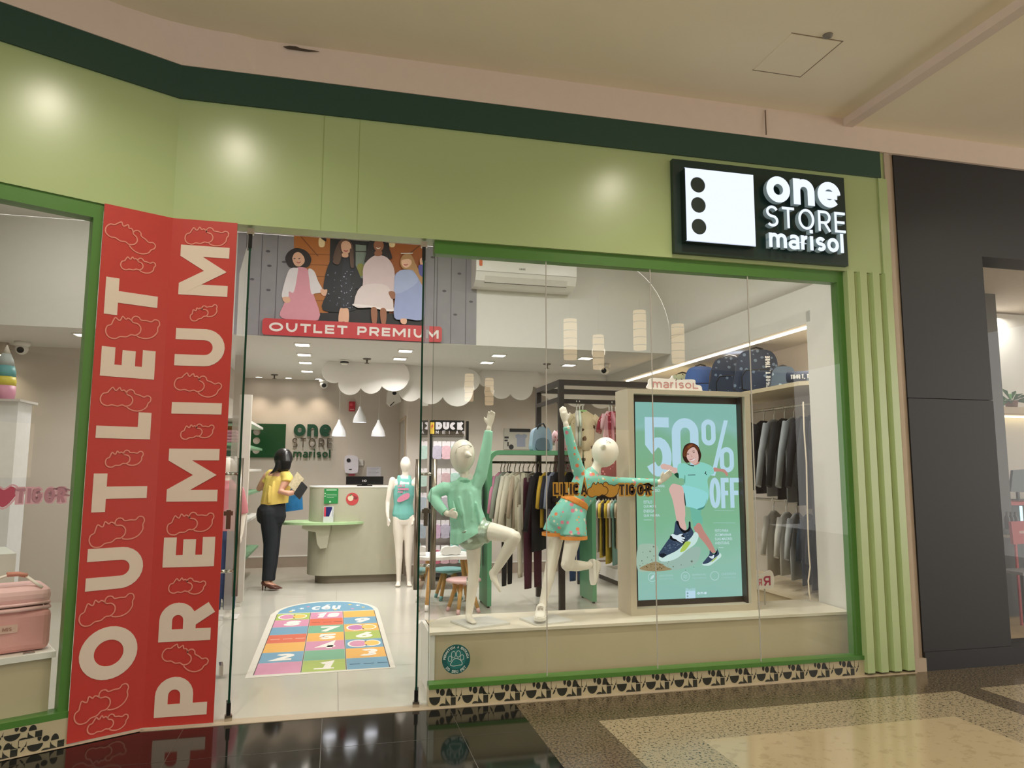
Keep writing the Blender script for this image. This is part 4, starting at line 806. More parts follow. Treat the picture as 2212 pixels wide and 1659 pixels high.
def t1(mb):
    limb(mb, [(q(1003, 1040), .052, .045), (q(1003, 1047), .09, .058), (q(1003, 1058), .118, .074), (q(1003, 1080), .116, .084), (q(1006, 1105), .114, .086), (q(1013, 1135), .126, .092), (q(1014, 1152, 4.87), .132, .096), (q(1014, 1175, 4.87), .134, .098)], caps=(1, 0))
    limb(mb, [(q(1024, 1054), .05, .055), (q(1038, 1028, 4.87), .045, .047), (q(1047, 990, 4.86), .041, .041), (q(1052, 958, 4.85), .035, .035), (q(1056, 930, 4.845), .03, .03)], seg=14, caps=(1, 0))
    limb(mb, [(q(985, 1054), .05, .055), (q(960, 1055, 4.89), .047, .05), (q(937, 1066, 4.9), .041, .042), (q(934, 1072, 4.9), .04, .04), (q(948, 1092, 4.85), .035, .035), (q(962, 1108, 4.81), .029, .029)], seg=14, caps=(1, 0))
    for (a, b) in (((1016, 1066), (1020, 1125)), ((992, 1075), (1003, 1140)), ((1030, 1085), (1036, 1130)), ((978, 1082), (984, 1120))): limb(mb, [(q(*a, 4.8), .006, .006), (q((a[0]+b[0])/2+1, (a[1]+b[1])/2, 4.793), .012, .012), (q(*b, 4.789), .006, .006)], seg=8)
fuse('sweatshirt', t1, MINT, m1, .0065, 5, cut=[(q(1031, 1146), (.5, 0, -.866))])
f = MB(); f.use(mat('79b99c', .8)); f.rings([[q(1003, y) + V((rx*math.cos(2*PI*k/20), ry*math.sin(2*PI*k/20), 0)) for k in range(20)] for y, rx, ry in ((1043, .058, .05), (1038, .049, .045), (1036, .044, .042))], cap=False); f.obj('collar', parent=m1)
f = MB(); f.use(mat('e8ece4', .5)).prism([(p.x, p.z) for p in [q(1016+6*math.cos(t), 1030+7*math.sin(t), 4.8) for t in [2*PI*k/20 for k in range(20)]]], (0, 4.806, 0), X_, Z_, .003); f.obj('round_tag', parent=m1)
SILV = mat('aebfae', .3, .35, var=.15, scale=30, bump=.4, bscale=45)
def s1(mb):
    limb(mb, [(q(1020, 1128, 4.88), .102, .084), (q(1018, 1146, 4.88), .112, .09), (q(1018, 1160, 4.88), .108, .09)])
    limb(mb, [(q(1016, 1152, 4.9), .08, .086), (q(1021, 1170, 4.9), .072, .078), (q(1023, 1182, 4.9), .069, .076)], caps=(1, 0)); limb(mb, [(q(1030, 1150, 4.87), .078, .084), (q(1048, 1149, 4.83), .073, .076), (q(1058, 1151, 4.81), .071, .073)], side=(0, 1, 0), caps=(1, 0))
    random.seed(8)
    for k in range(7):
        x, y = random.uniform(1000, 1045), random.uniform(1140, 1175); limb(mb, [(q(x-8, y+3, 4.795), .005, .005), (q(x, y, 4.787), .011, .011), (q(x+8, y-4, 4.795), .005, .005)], seg=8)
fuse('shorts', s1, SILV, m1, .007, 4)
stand(m1, (.97, 4.86), .30, .27, .35, (.895, 4.93, .28))
# second: floral set, head tilted back, arms out, running
m2 = thing('child_mannequin', 'white child mannequin in a teal floral top and shorts running with arms flung out', 'mannequin', (1.5, 4.9, .401))
def b2(mb):
    limb(mb, [(q(1278, 1028), .04, .042), (q(1288, 1010), .034, .036), (q(1296, 992), .036, .04)])
    egg(mb, q(1307, 977), (.32, .25, 1), .098, .1, .11, .88)
    limb(mb, [(q(1274, 1034), .085, .05), (q(1262, 1055), .085, .056), (q(1245, 1085), .072, .054), (q(1232, 1112), .085, .066)])
    limb(mb, [(q(1213, 1120, 4.93), .062, .064), (q(1201, 1165, 4.93), .05, .054), (q(1192, 1215, 4.92), .042, .046), (q(1185, 1250, 4.91), .037, .042), (q(1176, 1290, 4.89), .029, .032), (q(1172, 1308, 4.88), .026, .028)], seg=14)
    limb(mb, [(q(1242, 1125, 4.86), .064, .066), (q(1236, 1170, 4.82), .053, .056), (q(1226, 1213, 4.8), .043, .045), (q(1226, 1222, 4.8), .04, .04)], seg=14)
    limb(mb, [(q(1224, 1219, 4.8), .042, .042), (q(1245, 1222, 4.85), .037, .039), (q(1268, 1222, 4.9), .026, .028), (q(1274, 1220, 4.91), .024, .026)], side=(0, 1, 0), seg=14)
    limb(mb, [(q(1254, 1034), .024, .026), (q(1240, 990, 4.86), .024, .024), (q(1230, 952, 4.85), .021, .021), (q(1222, 915, 4.85), .02, .021)], seg=12)
    limb(mb, [(q(1292, 1040), .025, .026), (q(1340, 1042, 4.84), .023, .023), (q(1385, 1043, 4.81), .021, .021), (q(1424, 1042, 4.79), .02, .02)], side=(0, 1, 0), seg=12)
    hand(mb, q(1221, 912, 4.85), q(1216, 884, 4.84)-q(1221, 912, 4.85), (1, 0, .1), 1.05, .2)
    hand(mb, q(1426, 1041, 4.79), q(1448, 1020, 4.77)-q(1426, 1041, 4.79), (-.6, -.3, .6), 1.05, .15)
    cone_nose(mb, q(1303, 966, 4.8), (-.2, -1, .3), .02, .05)
fuse('body', b2, MAN, m2, .0055, 4)
f = MB(); f.use(mat('b5aa9a', .6)); f.tube([q(1309, 951, 4.81), q(1317, 955, 4.8), q(1325, 961, 4.815), q(1330, 970, 4.84)], .002, 6); f.obj('hair_line', parent=m2)
def floral():
    m = bpy.data.materials.new('floral_cloth'); m.use_nodes = True; nt = m.node_tree; b = nt.nodes['Principled BSDF']; b.inputs['Roughness'].default_value = .75
    tc = nt.nodes.new('ShaderNodeTexCoord'); col = None; prev = None
    for i, (sc_, thr, c, off) in enumerate(((17, .24, 'e88aa0', 0), (15, .2, 'e9855c', 3.3), (19, .2, 'ece4d0', 7.1), (24, .16, 'efb070', 5.2))):
        mp = nt.nodes.new('ShaderNodeMapping'); mp.inputs['Location'].default_value = (off, off*.7, off*.3); v = nt.nodes.new('ShaderNodeTexVoronoi'); v.inputs['Scale'].default_value = sc_; v.inputs['Randomness'].default_value = .75
        lt = nt.nodes.new('ShaderNodeMath'); lt.operation = 'LESS_THAN'; lt.inputs[1].default_value = thr; mx = nt.nodes.new('ShaderNodeMix'); mx.data_type = 'RGBA'
        if prev is None: mx.inputs[6].default_value = (*srgb('86cfc0'), 1)
        else: nt.links.new(prev, mx.inputs[6])
        mx.inputs[7].default_value = (*srgb(c), 1); nt.links.new(tc.outputs['Object'], mp.inputs[0]); nt.links.new(mp.outputs[0], v.inputs['Vector']); nt.links.new(v.outputs['Distance'], lt.inputs[0]); nt.links.new(lt.outputs[0], mx.inputs[0]); prev = mx.outputs[2]
    nt.links.new(prev, b.inputs['Base Color']); return m
FLO = floral(); ORG = mat('ef9a45', .7, var=.1, scale=40)
def t2(mb):
    limb(mb, [(q(1279, 1022), .05, .046), (q(1277, 1028), .09, .06), (q(1273, 1038), .114, .074), (q(1261, 1058), .106, .078), (q(1247, 1080), .094, .074), (q(1238, 1096), .094, .074)], caps=(1, 0))
    limb(mb, [(q(1262, 1042), .05, .054), (q(1248, 1012, 4.87), .046, .046), (q(1237, 974, 4.86), .038, .038), (q(1229, 942, 4.855), .032, .032), (q(1224, 921, 4.85), .029, .029)], seg=14, caps=(1, 0))
    limb(mb, [(q(1284, 1040), .05, .052), (q(1320, 1042, 4.85), .042, .042), (q(1370, 1043, 4.82), .035, .035), (q(1420, 1043, 4.79), .03, .03)], side=(0, 1, 0), seg=14, caps=(1, 0))
fuse('top', t2, FLO, m2, .0065, 4)
def s2(mb):
    limb(mb, [(q(1242, 1082), .095, .077), (q(1236, 1098), .112, .088), (q(1228, 1116), .124, .096), (q(1222, 1130), .125, .096)])
    limb(mb, [(q(1214, 1112, 4.93), .08, .084), (q(1204, 1135, 4.93), .084, .088), (q(1199, 1152, 4.93), .09, .094)], caps=(1, 0)); limb(mb, [(q(1240, 1116, 4.86), .084, .086), (q(1240, 1142, 4.84), .088, .09), (q(1239, 1160, 4.83), .093, .096)], caps=(1, 0))
sh2 = fuse('shorts', s2, FLO, m2, .0065, 4)
def wb(mb): limb(mb, [(q(1245, 1077), .1, .082), (q(1239, 1090), .107, .086)], caps=(0, 0))
fuse('waistband', wb, ORG, m2, .006, 2)
for a, b, w in (((1199, 1151, 4.93), 0, .0925), ((1239, 1159, 4.83), 0, .0955)):
    f = MB(); f.use(ORG); c = q(*a); f.rings([[c + V((w*math.cos(2*PI*k/24), w*1.03*math.sin(2*PI*k/24), dz)) for k in range(24)] for dz in (.006, -.018)], cap=False); f.obj('hem', parent=m2)
sneaker(m2, q(1170, 1326, 4.9), q(1165, 1342, 4.70), .075, .085)
sneaker(m2, q(1276, 1211, 4.94), q(1279, 1262, 4.90), .072, .08, (.9, .1, 0))
stand(m2, (1.42, 4.84), .28, .24, .25)
# ================================================================ COUNTER, WALL SIGN, WOMAN, BACK OF THE SHOP
GSG = mat('1d4a2c', .2, var=.03)
ws = thing('wall_sign', 'dark green one STORE marisol sign with raised letters on the back wall', 'sign', (-.6, 11.14, 1.56))
f = MB(); f.use(GSG); a, b = P(540, 988, 11.12), P(618, 916, 11.12)
plate_with_holes(f, a.x, b.x, a.z, b.z, 11.115, [(P(555, y, 11.12).x, P(555, y, 11.12).z) for y in (933, 952, 973)], .05)
f.bb((a.x, 11.117, a.z), (a.x+.01, 11.15, b.z)); f.bb((b.x-.01, 11.117, a.z), (b.x, 11.15, b.z)); f.bb((a.x, 11.117, b.z-.01), (b.x, 11.15, b.z)); f.bb((a.x, 11.117, a.z), (b.x, 11.15, a.z+.01)); f.obj('square_panel', parent=ws)
for s, x0, y0, x1, y1, w, xh, gp, c in (('one', 634, 942, 716, 917, .3, 1.0, .1, '1f4a38'), ('STORE', 631, 966, 717, 947, .09, 1, .4, '4a4236'), ('marisol', 633, 988, 715, 976, .25, 1.0, .12, '1f4a30')):
    f = MB(); f.use(mat(c, .3)); p, r = P(x0, y0, 11.1), P(x1, y1, 11.1); word(f, s, (0, 11.13, 0), X_, Z_, p.x, p.z, r.x, r.z, w, .025, gp, xh); f.obj('lettering', parent=ws)
# ---- counter
CT = mat('b9b6a2', .5, var=.02); ct = thing('service_counter', 'pale rounded service counter with a green drop shelf by the back wall', 'counter', (.2, 9.7, 0))
def stad(x0, x1, y0, y1, n=26):
    r = (y1-y0)/2; return [(x1, y0), (x1, y1)] + [(x0 + r + r*math.cos(PI/2 + PI*k/n), (y0+y1)/2 + r*math.sin(PI/2 + PI*k/n)) for k in range(n+1)]
f = MB(); f.use(CT).prism(stad(-.30, .86, 9.42, 10.0), (0, 0, .1), (1, 0, 0), (0, 1, 0), 1.08); f.obj('body', parent=ct)
f = MB(); f.use(mat('8a8070', .5)).prism(stad(-.2, .86, 9.47, 9.95), (0, 0, .001), (1, 0, 0), (0, 1, 0), .1); f.obj('toe_kick', parent=ct)
f = MB(); f.use(WHITE).prism(stad(-.305, .86, 9.415, 10.005), (0, 0, 1.18), (1, 0, 0), (0, 1, 0), .015); f.obj('top', parent=ct)
f = MB(); f.use(mat('b6d8a4', .35, var=.02)).prism([(-.1 + .54*math.cos(PI + PI*k/22), 9.56 + .3*math.sin(PI + PI*k/22)) for k in range(23)] + [(.3, 9.62), (.1, 9.9), (-.45, 9.9), (-.64, 9.7)], (0, 0, .73), (1, 0, 0), (0, 1, 0), .028); f.obj('shelf', parent=ct)
f = MB(); f.use(CT).prism([(-.36, .729), (-.02, .729), (-.06, .45), (-.14, .44), (-.18, .5), (-.2, .64), (-.3, .66), (-.37, .69)], (0, 9.41, 0), X_, Z_, .06); f.obj('bracket', parent=ct)
f = MB(); f.use(BLK2); a, b = P(747, 1052, 9.6), P(828, 1029, 9.6); f.bb((a.x, 9.56, 1.215), (b.x, 9.6, b.z)); f.bb((a.x+.2, 9.6, 1.196), (b.x-.2, 9.66, 1.3)); f.bb((a.x+.14, 9.54, 1.196), (b.x-.14, 9.68, 1.206))
mo = f.obj('till_monitor', None); own(mo, 'black till monitor seen from behind with a small HQ logo on the counter', 'monitor')
f = MB(); f.use(mat('d8d8d8', .4)); p, r = P(783, 1041, 9.55), P(792, 1036.5, 9.55); word(f, 'HO', (0, 9.559, 0), X_, Z_, p.x, p.z, r.x, r.z, .14, .001, .12); f.obj('logo', parent=mo)
gs = thing('counter_notice', 'green paper notice with white print taped to the counter front', 'notice', (-.05, 9.41, .97))
a, b = P(699.5, 1088, 9.41), P(731, 1055.5, 9.41); f = MB(); f.use(mat('2c8a4a', .5)).bb((a.x, 9.413, a.z), (b.x, 9.419, b.z)); f.obj('sheet', parent=gs)
f = MB(); f.use(mat('bfe0c4', .5)); w = b.x-a.x
for z, x0, x1 in ((.9, .15, .88), (.62, .15, .9), (.52, .15, .9), (.42, .2, .7)): f.bb((a.x+w*x0, 9.411, a.z+(b.z-a.z)*z-.004), (a.x+w*x1, 9.413, a.z+(b.z-a.z)*z+(.008 if z > .8 else .0)))
f.bb((a.x+w*.38, 9.411, a.z+.012), (a.x+w*.5, 9.413, a.z+.034)); 
for z in (.5, .68): f.prism(circ(a.x+w*.07, a.z+(b.z-a.z)*z, .008, 12), (0, 9.413, 0), X_, Z_, .002)
f.obj('print', parent=gs)
lf = thing('leaflet_holder', 'clear holder of red and navy leaflets on the green counter shelf', 'leaflet holder', (-.06, 9.38, .758))
a, b = P(698, 1127, 9.34), P(721, 1094, 9.34); f = MB(); f.use(mat('d8dcdc', .25)).bb((a.x, 9.32, .7585), (b.x, 9.4, .772)); f.bb((a.x, 9.37, .772), (b.x, 9.38, b.z+.0)); f.bb((a.x, 9.32, .772), (b.x, 9.323, .83)); f.obj('stand', parent=lf)
f = MB(); f.use(mat('22286a', .4)).bb((a.x+.01, 9.345, .773), (b.x-.02, 9.365, b.z-.005)); f.use(mat('d04058', .4)).bb((a.x+.008, 9.343, .773), (a.x+.03, 9.345, b.z-.005)); f.use(mat('e8ecf0', .4)).prism([(b.x-.065, .773), (b.x-.02, .773), (b.x-.02, b.z-.03), (b.x-.045, b.z-.1)], (0, 9.345, 0), X_, Z_, .002); f.obj('leaflets', parent=lf)
f = MB(); p = P(761, 1078, 9.41); f.use(mat('c84a4c', .5)).prism(circ(p.x, p.z, .078, 32), (0, 9.419, 0), X_, Z_, .003); f.use(mat('e0d4b8', .5)).prism(circ(p.x-.02, p.z+.012, .036, 20), (0, 9.416, 0), X_, Z_, .001); f.use(mat('5d7a4c', .5)).prism([(p.x-.05, p.z+.03), (p.x-.02, p.z+.06), (p.x+.01, p.z+.065), (p.x-.02, p.z+.04)], (0, 9.416, 0), X_, Z_, .0015)
f.use(mat('4a3038', .5))
for k in range(4): f.prism([(p.x+.012+.013*k, p.z-.0), (p.x+.02+.013*k, p.z+.045-.006*k), (p.x+.026+.013*k, p.z+.04-.006*k), (p.x+.018+.013*k, p.z-.005)], (0, 9.416, 0), X_, Z_, .0015)
own(f.obj('round_sticker'), 'round red and cream sticker on the counter front', 'sticker')
# ---- things on the back wall
f = MB(); a, b = P(744, 1023, 11.0), P(774, 983, 11.0); f.use(mat('e8e2ee', .35)).prism([(p.x, p.z) for p in [P(*t, 11.0) for t in spline([(745, 1018), (744, 990), (750, 984), (759, 983), (769, 985), (774, 992), (773, 1018), (768, 1022), (759, 1023), (750, 1022)], 4)]], (0, 11.149, 0), X_, Z_, .15)
wp = f.obj('water_purifier'); own(wp, 'white water purifier with a round dark dial on the back wall above the counter', 'water purifier')
f = MB(); p = P(753, 994.5, 11.0); f.use(mat('2c2a34', .3)).prism(circ(p.x, p.z, .03, 20), (0, 10.999, 0), X_, Z_, .006); f.obj('dial', parent=wp)
f = MB(); p = P(757, 1014, 11.0); f.use(mat('33323a', .3)).bb((p.x-.02, 10.994, p.z-.008), (p.x+.02, 10.999, p.z+.008)); f.obj('slot', parent=wp)
f = MB(); p = P(760, 1025, 11.06); f.use(mat('a04050', .5)).bb((p.x-.045, 11.02, p.z-.02), (p.x+.045, 11.14, p.z+.012)); f.obj('tap', parent=wp)
f = MB(); a, b = P(774.5, 1006, 11.12), P(785, 992, 11.12); f.use(mat('e2ded8', .4)).bb((a.x, 11.12, a.z), (b.x, 11.149, b.z)); f.use(mat('5a5650', .5)).bb((a.x+.01, 11.118, a.z-.002), (b.x, 11.149, a.z)); own(f.obj('power_socket'), 'white power socket beside the water purifier', 'socket')
f = MB(); a, b = P(792, 1029, 11.13), P(823, 1009, 11.13); f.use(mat('d8d6e2', .6)).bb((a.x, 11.14, a.z), (b.x, 11.148, b.z)); f.use(mat('9a98a6', .6))
for k in range(6): f.bb((a.x+.02, 11.139, b.z-.02-.02*k), (b.x-.03-.02*(k % 3), 11.14, b.z-.016-.02*k))
own(f.obj('paper_sheet'), 'sheet of printed paper taped to the back wall above the monitor', 'paper')
al = thing('fire_alarm', 'red fire alarm sounder on the back wall above the pendant lamps', 'fire alarm', tuple(P(760.5, 888, 11.1)))
f = MB(); a, b = P(753.5, 888, 11.1), P(767.5, 867.5, 11.1); f.use(mat('c2283a', .4)).bb((a.x, 11.09, a.z), (b.x, 11.149, b.z), .008); f.obj('housing', parent=al)
f = MB(); p = P(760, 873.5, 11.08); f.use(mat('d84858', .25)).ball((p.x, 11.09, p.z), (.034, .03, .034)); f.obj('dome', parent=al)
f = MB(); p = P(760.5, 884, 11.08); f.use(mat('e8b0b4', .5)).bb((p.x-.03, 11.087, p.z-.008), (p.x+.03, 11.09, p.z+.006)); f.obj('label_plate', parent=al)
def cctv(loc, look, label):
    r = thing('security_camera', label, 'security camera', loc); f = MB(); f.use(WHITE).lathe(loc, [(.075, 0), (.075, -.03), (.06, -.05)], 24); f.obj('mount', parent=r)
    c = V(loc) + V((0, 0, -.075)); f = MB(); f.use(WHITE).ball(c, .06); f.obj('dome', parent=r); d = V(look).normalized(); f = MB(); f.use(BLK2).tube([c + d*.035, c + d*.064], [.036, .03], 18); f.obj('lens', parent=r)
cctv((-.19, 11.03, 2.73), (.05, -1, -.35), 'white dome security camera in the corner of the back wall and ceiling')
wu = thing('wall_unit', 'white boxy wall unit with a dark slot high beside the back doorway', 'wall unit', tuple(P(850, 876, 10.6)))
f = MB(); f.use(WHITE).prism([(p.x, p.z) for p in [P(*t, 10.6) for t in ((837, 846), (858, 842), (866, 868), (843, 877), (836, 870))]], (0, 10.75, 0), X_, Z_, .22); f.obj('case', parent=wu)
f = MB(); f.use(BLK2).prism([(p.x, p.z) for p in [P(*t, 10.53) for t in ((842, 876), (851, 867.5), (852.5, 868.5), (843.5, 877.5))]], (0, 10.531, 0), X_, Z_, .004); f.obj('slot', parent=wu); f = MB(); f.use(BLK2).prism(circ(P(852, 849, 10.53).x, P(852, 849, 10.53).z, .03, 12), (0, 10.531, 0), X_, Z_, .004); f.obj('sensor', parent=wu)
# ---- pendant lamps over the counter
def pendant(x, y, z, label, ztop=2.73):
    r = thing('pendant_lamp', label, 'pendant lamp', (x, y, z), 'white pendant lamps over the counter')
    f = MB(); f.use(mat('e4e6ea', .4)); pr = [(.09, 0), (.088, .02), (.075, .07), (.05, .12), (.026, .165), (.013, .21)]; f.lathe((x, y, z), pr, 28, False); f.lathe((x, y, z), [(a-.004, b) for a, b in pr], 28, False); f.obj('lamp_shade', parent=r)
    f = MB(); f.use(emis('f4f6ff', 6)).lathe((x, y, z+.006), [(.001, 0), (.08, .001)], 24, False); f.obj('bulb', parent=r)
    f = MB(); f.use(mat('c8c4be', .5)).cyl((x, y, z+.2), (x, y, ztop), .0025, 6); f.obj('cord', parent=r)
    lamp('SPOT', (x, y, z-.005), 2.2, (1, .97, .95), .05, spot=120)
pa = P(732, 942, 9.55); pendant(pa.x, 9.55, pa.z, 'white pendant lamp nearest the wall lettering, left of three over the counter')
pa = P(777, 912.5, 9.75); pendant(pa.x, 9.75, pa.z, 'white pendant lamp hung highest, between the other two over the counter')
pa = P(817, 942, 9.55); pendant(pa.x, 9.55, pa.z, 'white pendant lamp beside the doorway, right of three over the counter')
# ---- woman at the counter, seen from behind
wo = thing('person', 'woman with long black hair in yellow blouse, dark jeans and brown heels holding books', 'person', (-.68, 9.2, 0))
SKW = mat('d9a48c', .5, var=.04); wq = lambda x, y, Y=9.2: P(x, y, Y)
SD = (.8, -.6, 0)
def bw(mb):
    limb(mb, [(wq(602, 1030), .16, .09), (wq(598, 1050), .15, .1), (wq(594, 1075), .135, .1), (wq(588, 1100), .165, .13), (wq(587, 1115), .17, .135)], SD)
    limb(mb, [(wq(606, 1024), .06, .055), (wq(610, 1012), .05, .05), (wq(613, 1000), .055, .06)], SD)
    egg(mb, wq(615, 993), (.1, .1, 1), .078, .1, .118, .75, SD)
    mb.tube([wq(621, 997, 9.12), wq(625, 998, 9.1)], [.016, .006], 8)
    for dx, Yk, top in ((0, 9.12, 578), (6, 9.28, 594)):
        limb(mb, [(wq(top+4, 1112, Yk), .085, .09), (wq(583+dx, 1140, Yk), .08, .085), (wq(584+dx, 1178, Yk), .058, .06), (wq(580+dx, 1215, Yk), .05, .055), (wq(578+dx, 1245, Yk), .037, .04), (wq(576+dx, 1256, Yk), .034, .038)], (1, 0, 0), 14)
        limb(mb, [(wq(573+dx, 1256, Yk), .03, .034), (wq(582+dx, 1263, Yk-.02), .034, .026), (wq(593+dx, 1268, Yk-.04), .036, .018)], (0, 1, 0), 12)
    limb(mb, [(wq(622, 1028, 9.1), .05, .05), (wq(615, 1045, 9.05), .046, .046), (wq(606, 1062, 9.02), .04, .04), (wq(624, 1066, 8.98), .036, .036), (wq(640, 1063, 8.98), .025, .025)], (0, 1, 0), 14)
    limb(mb, [(wq(578, 1028, 9.32), .05, .05), (wq(568, 1042, 9.36), .044, .044), (wq(560, 1056, 9.4), .038, .038), (wq(570, 1055, 9.5), .032, .032), (wq(585, 1050, 9.55), .026, .026)], (0, 1, 0), 14)
    hand(mb, wq(640, 1063, 8.98), (1, -.1, .12), (0, .3, 1), 1.05, .5); hand(mb, wq(586, 1050, 9.55), (1, .3, -.1), (0, -.3, 1), 1.05, .5)
fuse('body', bw, SKW, wo, .0075, 4)
YEL = mat('ecd070', .75, var=.06, bump=.15, bscale=20)
def bl(mb):
    limb(mb, [(wq(606, 1018), .07, .06), (wq(604, 1025), .15, .08), (wq(602, 1036), .185, .108), (wq(598, 1055), .178, .12), (wq(594, 1078), .178, .125), (wq(592, 1096), .185, .13)], SD, caps=(1, 0))
    limb(mb, [(wq(616, 1024, 9.12), .06, .06), (wq(621, 1032, 9.08), .068, .066), (wq(620, 1042, 9.06), .072, .07)], (0, 1, 0), caps=(1, 0)); limb(mb, [(wq(586, 1024, 9.3), .06, .06), (wq(578, 1032, 9.34), .062, .062), (wq(573, 1041, 9.36), .064, .062)], (0, 1, 0), caps=(1, 0))
    for a, b in (((590, 1040), (586, 1088)), ((600, 1050), (603, 1090)), ((612, 1046), (612, 1088)), ((582, 1050), (580, 1086))): limb(mb, [(wq(*a, 9.08), .01, .01), (wq((a[0]+b[0])/2, (a[1]+b[1])/2, 9.075), .02, .02), (wq(*b, 9.075), .012, .012)], seg=8)
fuse('blouse', bl, YEL, wo, .0085, 5, cut=[(wq(592, 1089), (.12, 0, -1))])
JN = mat('1b2028', .8, var=.2, scale=25)
def jn(mb):
    limb(mb, [(wq(593, 1080), .14, .11), (wq(592, 1090), .152, .12), (wq(587, 1104), .182, .15), (wq(586, 1114), .188, .155)], SD)
    for dx, Yk, top in ((0, 9.12, 578), (6, 9.28, 594)):
        limb(mb, [(wq(top+3, 1110, Yk), .105, .11), (wq(583+dx, 1140, Yk), .1, .1), (wq(584+dx, 1175, Yk), .08, .078), (wq(581+dx, 1215, Yk), .07, .07), (wq(578+dx, 1240, Yk), .062, .062), (wq(577+dx, 1254, Yk), .062, .06)], (1, 0, 0), 14, caps=(1, 0))
fuse('jeans', jn, JN, wo, .0085, 5)
HAIR = mat('0f0d0f', .35, var=.3, scale=40)
def hr(mb):
    egg(mb, wq(612, 991), (.05, .05, 1), .108, .118, .128, .9, SD)
    limb(mb, [(wq(612, 985, 9.14), .1, .07), (wq(612, 1000, 9.12), .112, .07), (wq(613, 1012, 9.11), .095, .05)], SD); limb(mb, [(wq(604, 1000, 9.1), .05, .045), (wq(598, 1012, 9.08), .035, .03), (wq(590, 1019, 9.08), .018, .015), (wq(584, 1023, 9.08), .008, .008)], SD)
fuse('hair', hr, HAIR, wo, .007, 5)
SHB = mat('5a2f22', .35, var=.1)
for dx, Yk in ((0, 9.12), (6, 9.28)):
    def shoe(mb):
        limb(mb, [(wq(570+dx, 1258, Yk), .03, .034), (wq(576+dx, 1261, Yk), .036, .034), (wq(586+dx, 1267, Yk-.03), .043, .03), (wq(596+dx, 1270, Yk-.05), .04, .02), (wq(602+dx, 1271, Yk-.06), .02, .012)], (0, 1, 0), 14)
    s_ = fuse('high_heel_shoe', shoe, SHB, wo, .005, 3)
    h = wq(567+dx, 1258, Yk); f = MB(); f.use(SHB).tube([h, h + V((.004, 0, -.03)), V((h.x+.004, h.y, .001))], [.018, .011, .006], 10); f.obj('heel', parent=s_)
bk = thing('book', 'patterned book held flat against her chest by the woman in yellow', 'book', tuple(wq(641, 1057, 8.98)))
f = MB(); f.use(mat('c9bc9a', .6, var=.5, scale=40)); c = wq(641, 1042, 9.0); ux, uy = V((.62, -.2, -.62)).normalized(), V((.45, .1, .75)).normalized(); f.prism([(-.06, -.09), (.06, -.09), (.06, .09), (-.06, .09)], c, ux, uy, .03); f.obj('cover', parent=bk)
wl = thing('wallet', 'black wallet gripped in the hand of the woman in yellow', 'wallet', tuple(wq(650, 1066, 8.92)))
f = MB(); f.use(mat('1a1a1e', .4)); c = wq(650, 1060, 8.94); f.prism(rrect(-.05, -.085, .05, .085, .012), c, ux, uy, .025); f.obj('cover', parent=wl)
sb_ = thing('shopping_bag', 'bright blue shopping bag hanging in front of the woman in yellow', 'bag', tuple(wq(634, 1103, 9.36)))
f = MB(); f.use(mat('2a78b4', .35, var=.15, scale=8)); pts = [(617, 1070), (652, 1066), (654, 1101), (617, 1106)]; o_ = [wq(*t, 9.3) for t in pts]
f.prism([(p.x, p.z) for p in o_], (0, 9.42, 0), X_, Z_, .09); f.obj('body', parent=sb_)
f = MB(); f.use(mat('1f5a90', .4)); f.tube([wq(626, 1070, 9.3), wq(628, 1058, 9.25), wq(634, 1054, 9.22), wq(640, 1058, 9.25), wq(643, 1068, 9.3)], .006, 6); f.obj('handle', parent=sb_)
# ---- standing mannequin in a teal swimsuit
m3 = thing('child_mannequin', 'white standing mannequin in a teal swimsuit with pink print beside the counter', 'mannequin', (.87, 9.12, 0)); tq = lambda x, y, Y=9.1: P(x, y, Y)
def b3(mb):
    egg(mb, tq(876, 1005), (0, 0, 1), .066, .085, .108, .74); limb(mb, [(tq(876, 1018), .04, .042), (tq(875, 1030), .04, .042), (tq(874, 1037), .06, .05)])
    limb(mb, [(tq(874, 1034), .09, .05), (tq(873, 1044), .13, .075), (tq(872, 1070), .12, .085), (tq(871, 1090), .105, .075), (tq(871, 1115), .13, .09), (tq(871, 1125), .125, .09)])
    for s in (-1, 1):
        limb(mb, [(tq(872+s*10.5, 1118), .075, .08), (tq(872+s*11.5, 1145), .067, .07), (tq(872+s*10.5, 1180), .048, .052), (tq(872+s*10, 1205), .043, .05), (tq(872+s*11, 1245), .027, .03), (tq(872+s*11, 1255), .027, .03)], seg=14)
        limb(mb, [(tq(872+s*11, 1256, 9.12), .025, .025), (tq(872+s*12, 1262, 9.06), .03, .022), (tq(872+s*13, 1265, 9.0), .032, .014)], seg=12)
    limb(mb, [(tq(848, 1037), .04, .042), (tq(842, 1060), .034, .036), (tq(838, 1085), .03, .03), (tq(837, 1105, 9.06), .024, .024), (tq(838, 1118, 9.04), .019, .02)], seg=12); limb(mb, [(tq(899, 1037), .04, .042), (tq(905, 1060), .034, .036), (tq(906, 1085), .03, .03), (tq(902, 1105, 9.06), .024, .024), (tq(899, 1116, 9.04), .019, .02)], seg=12)
    hand(mb, tq(838, 1118, 9.04), (.1, -.1, -1), (.5, -.8, 0), 1.0, .25); hand(mb, tq(899, 1116, 9.04), (-.3, -.1, -1), (-.5, -.8, 0), 1.0, .25)
fuse('body', b3, MAN, m3, .007, 4)
def sw(mb):
    limb(mb, [(tq(874, 1040), .105, .066), (tq(873, 1050), .128, .084), (tq(872, 1070), .13, .094), (tq(871, 1090), .115, .084), (tq(871, 1110), .136, .098), (tq(871, 1120), .12, .095), (tq(871, 1130), .045, .07)])
    for s in (-1, 1): limb(mb, [(tq(873+s*11, 1030), .022, .05), (tq(873+s*12, 1045), .03, .07)])
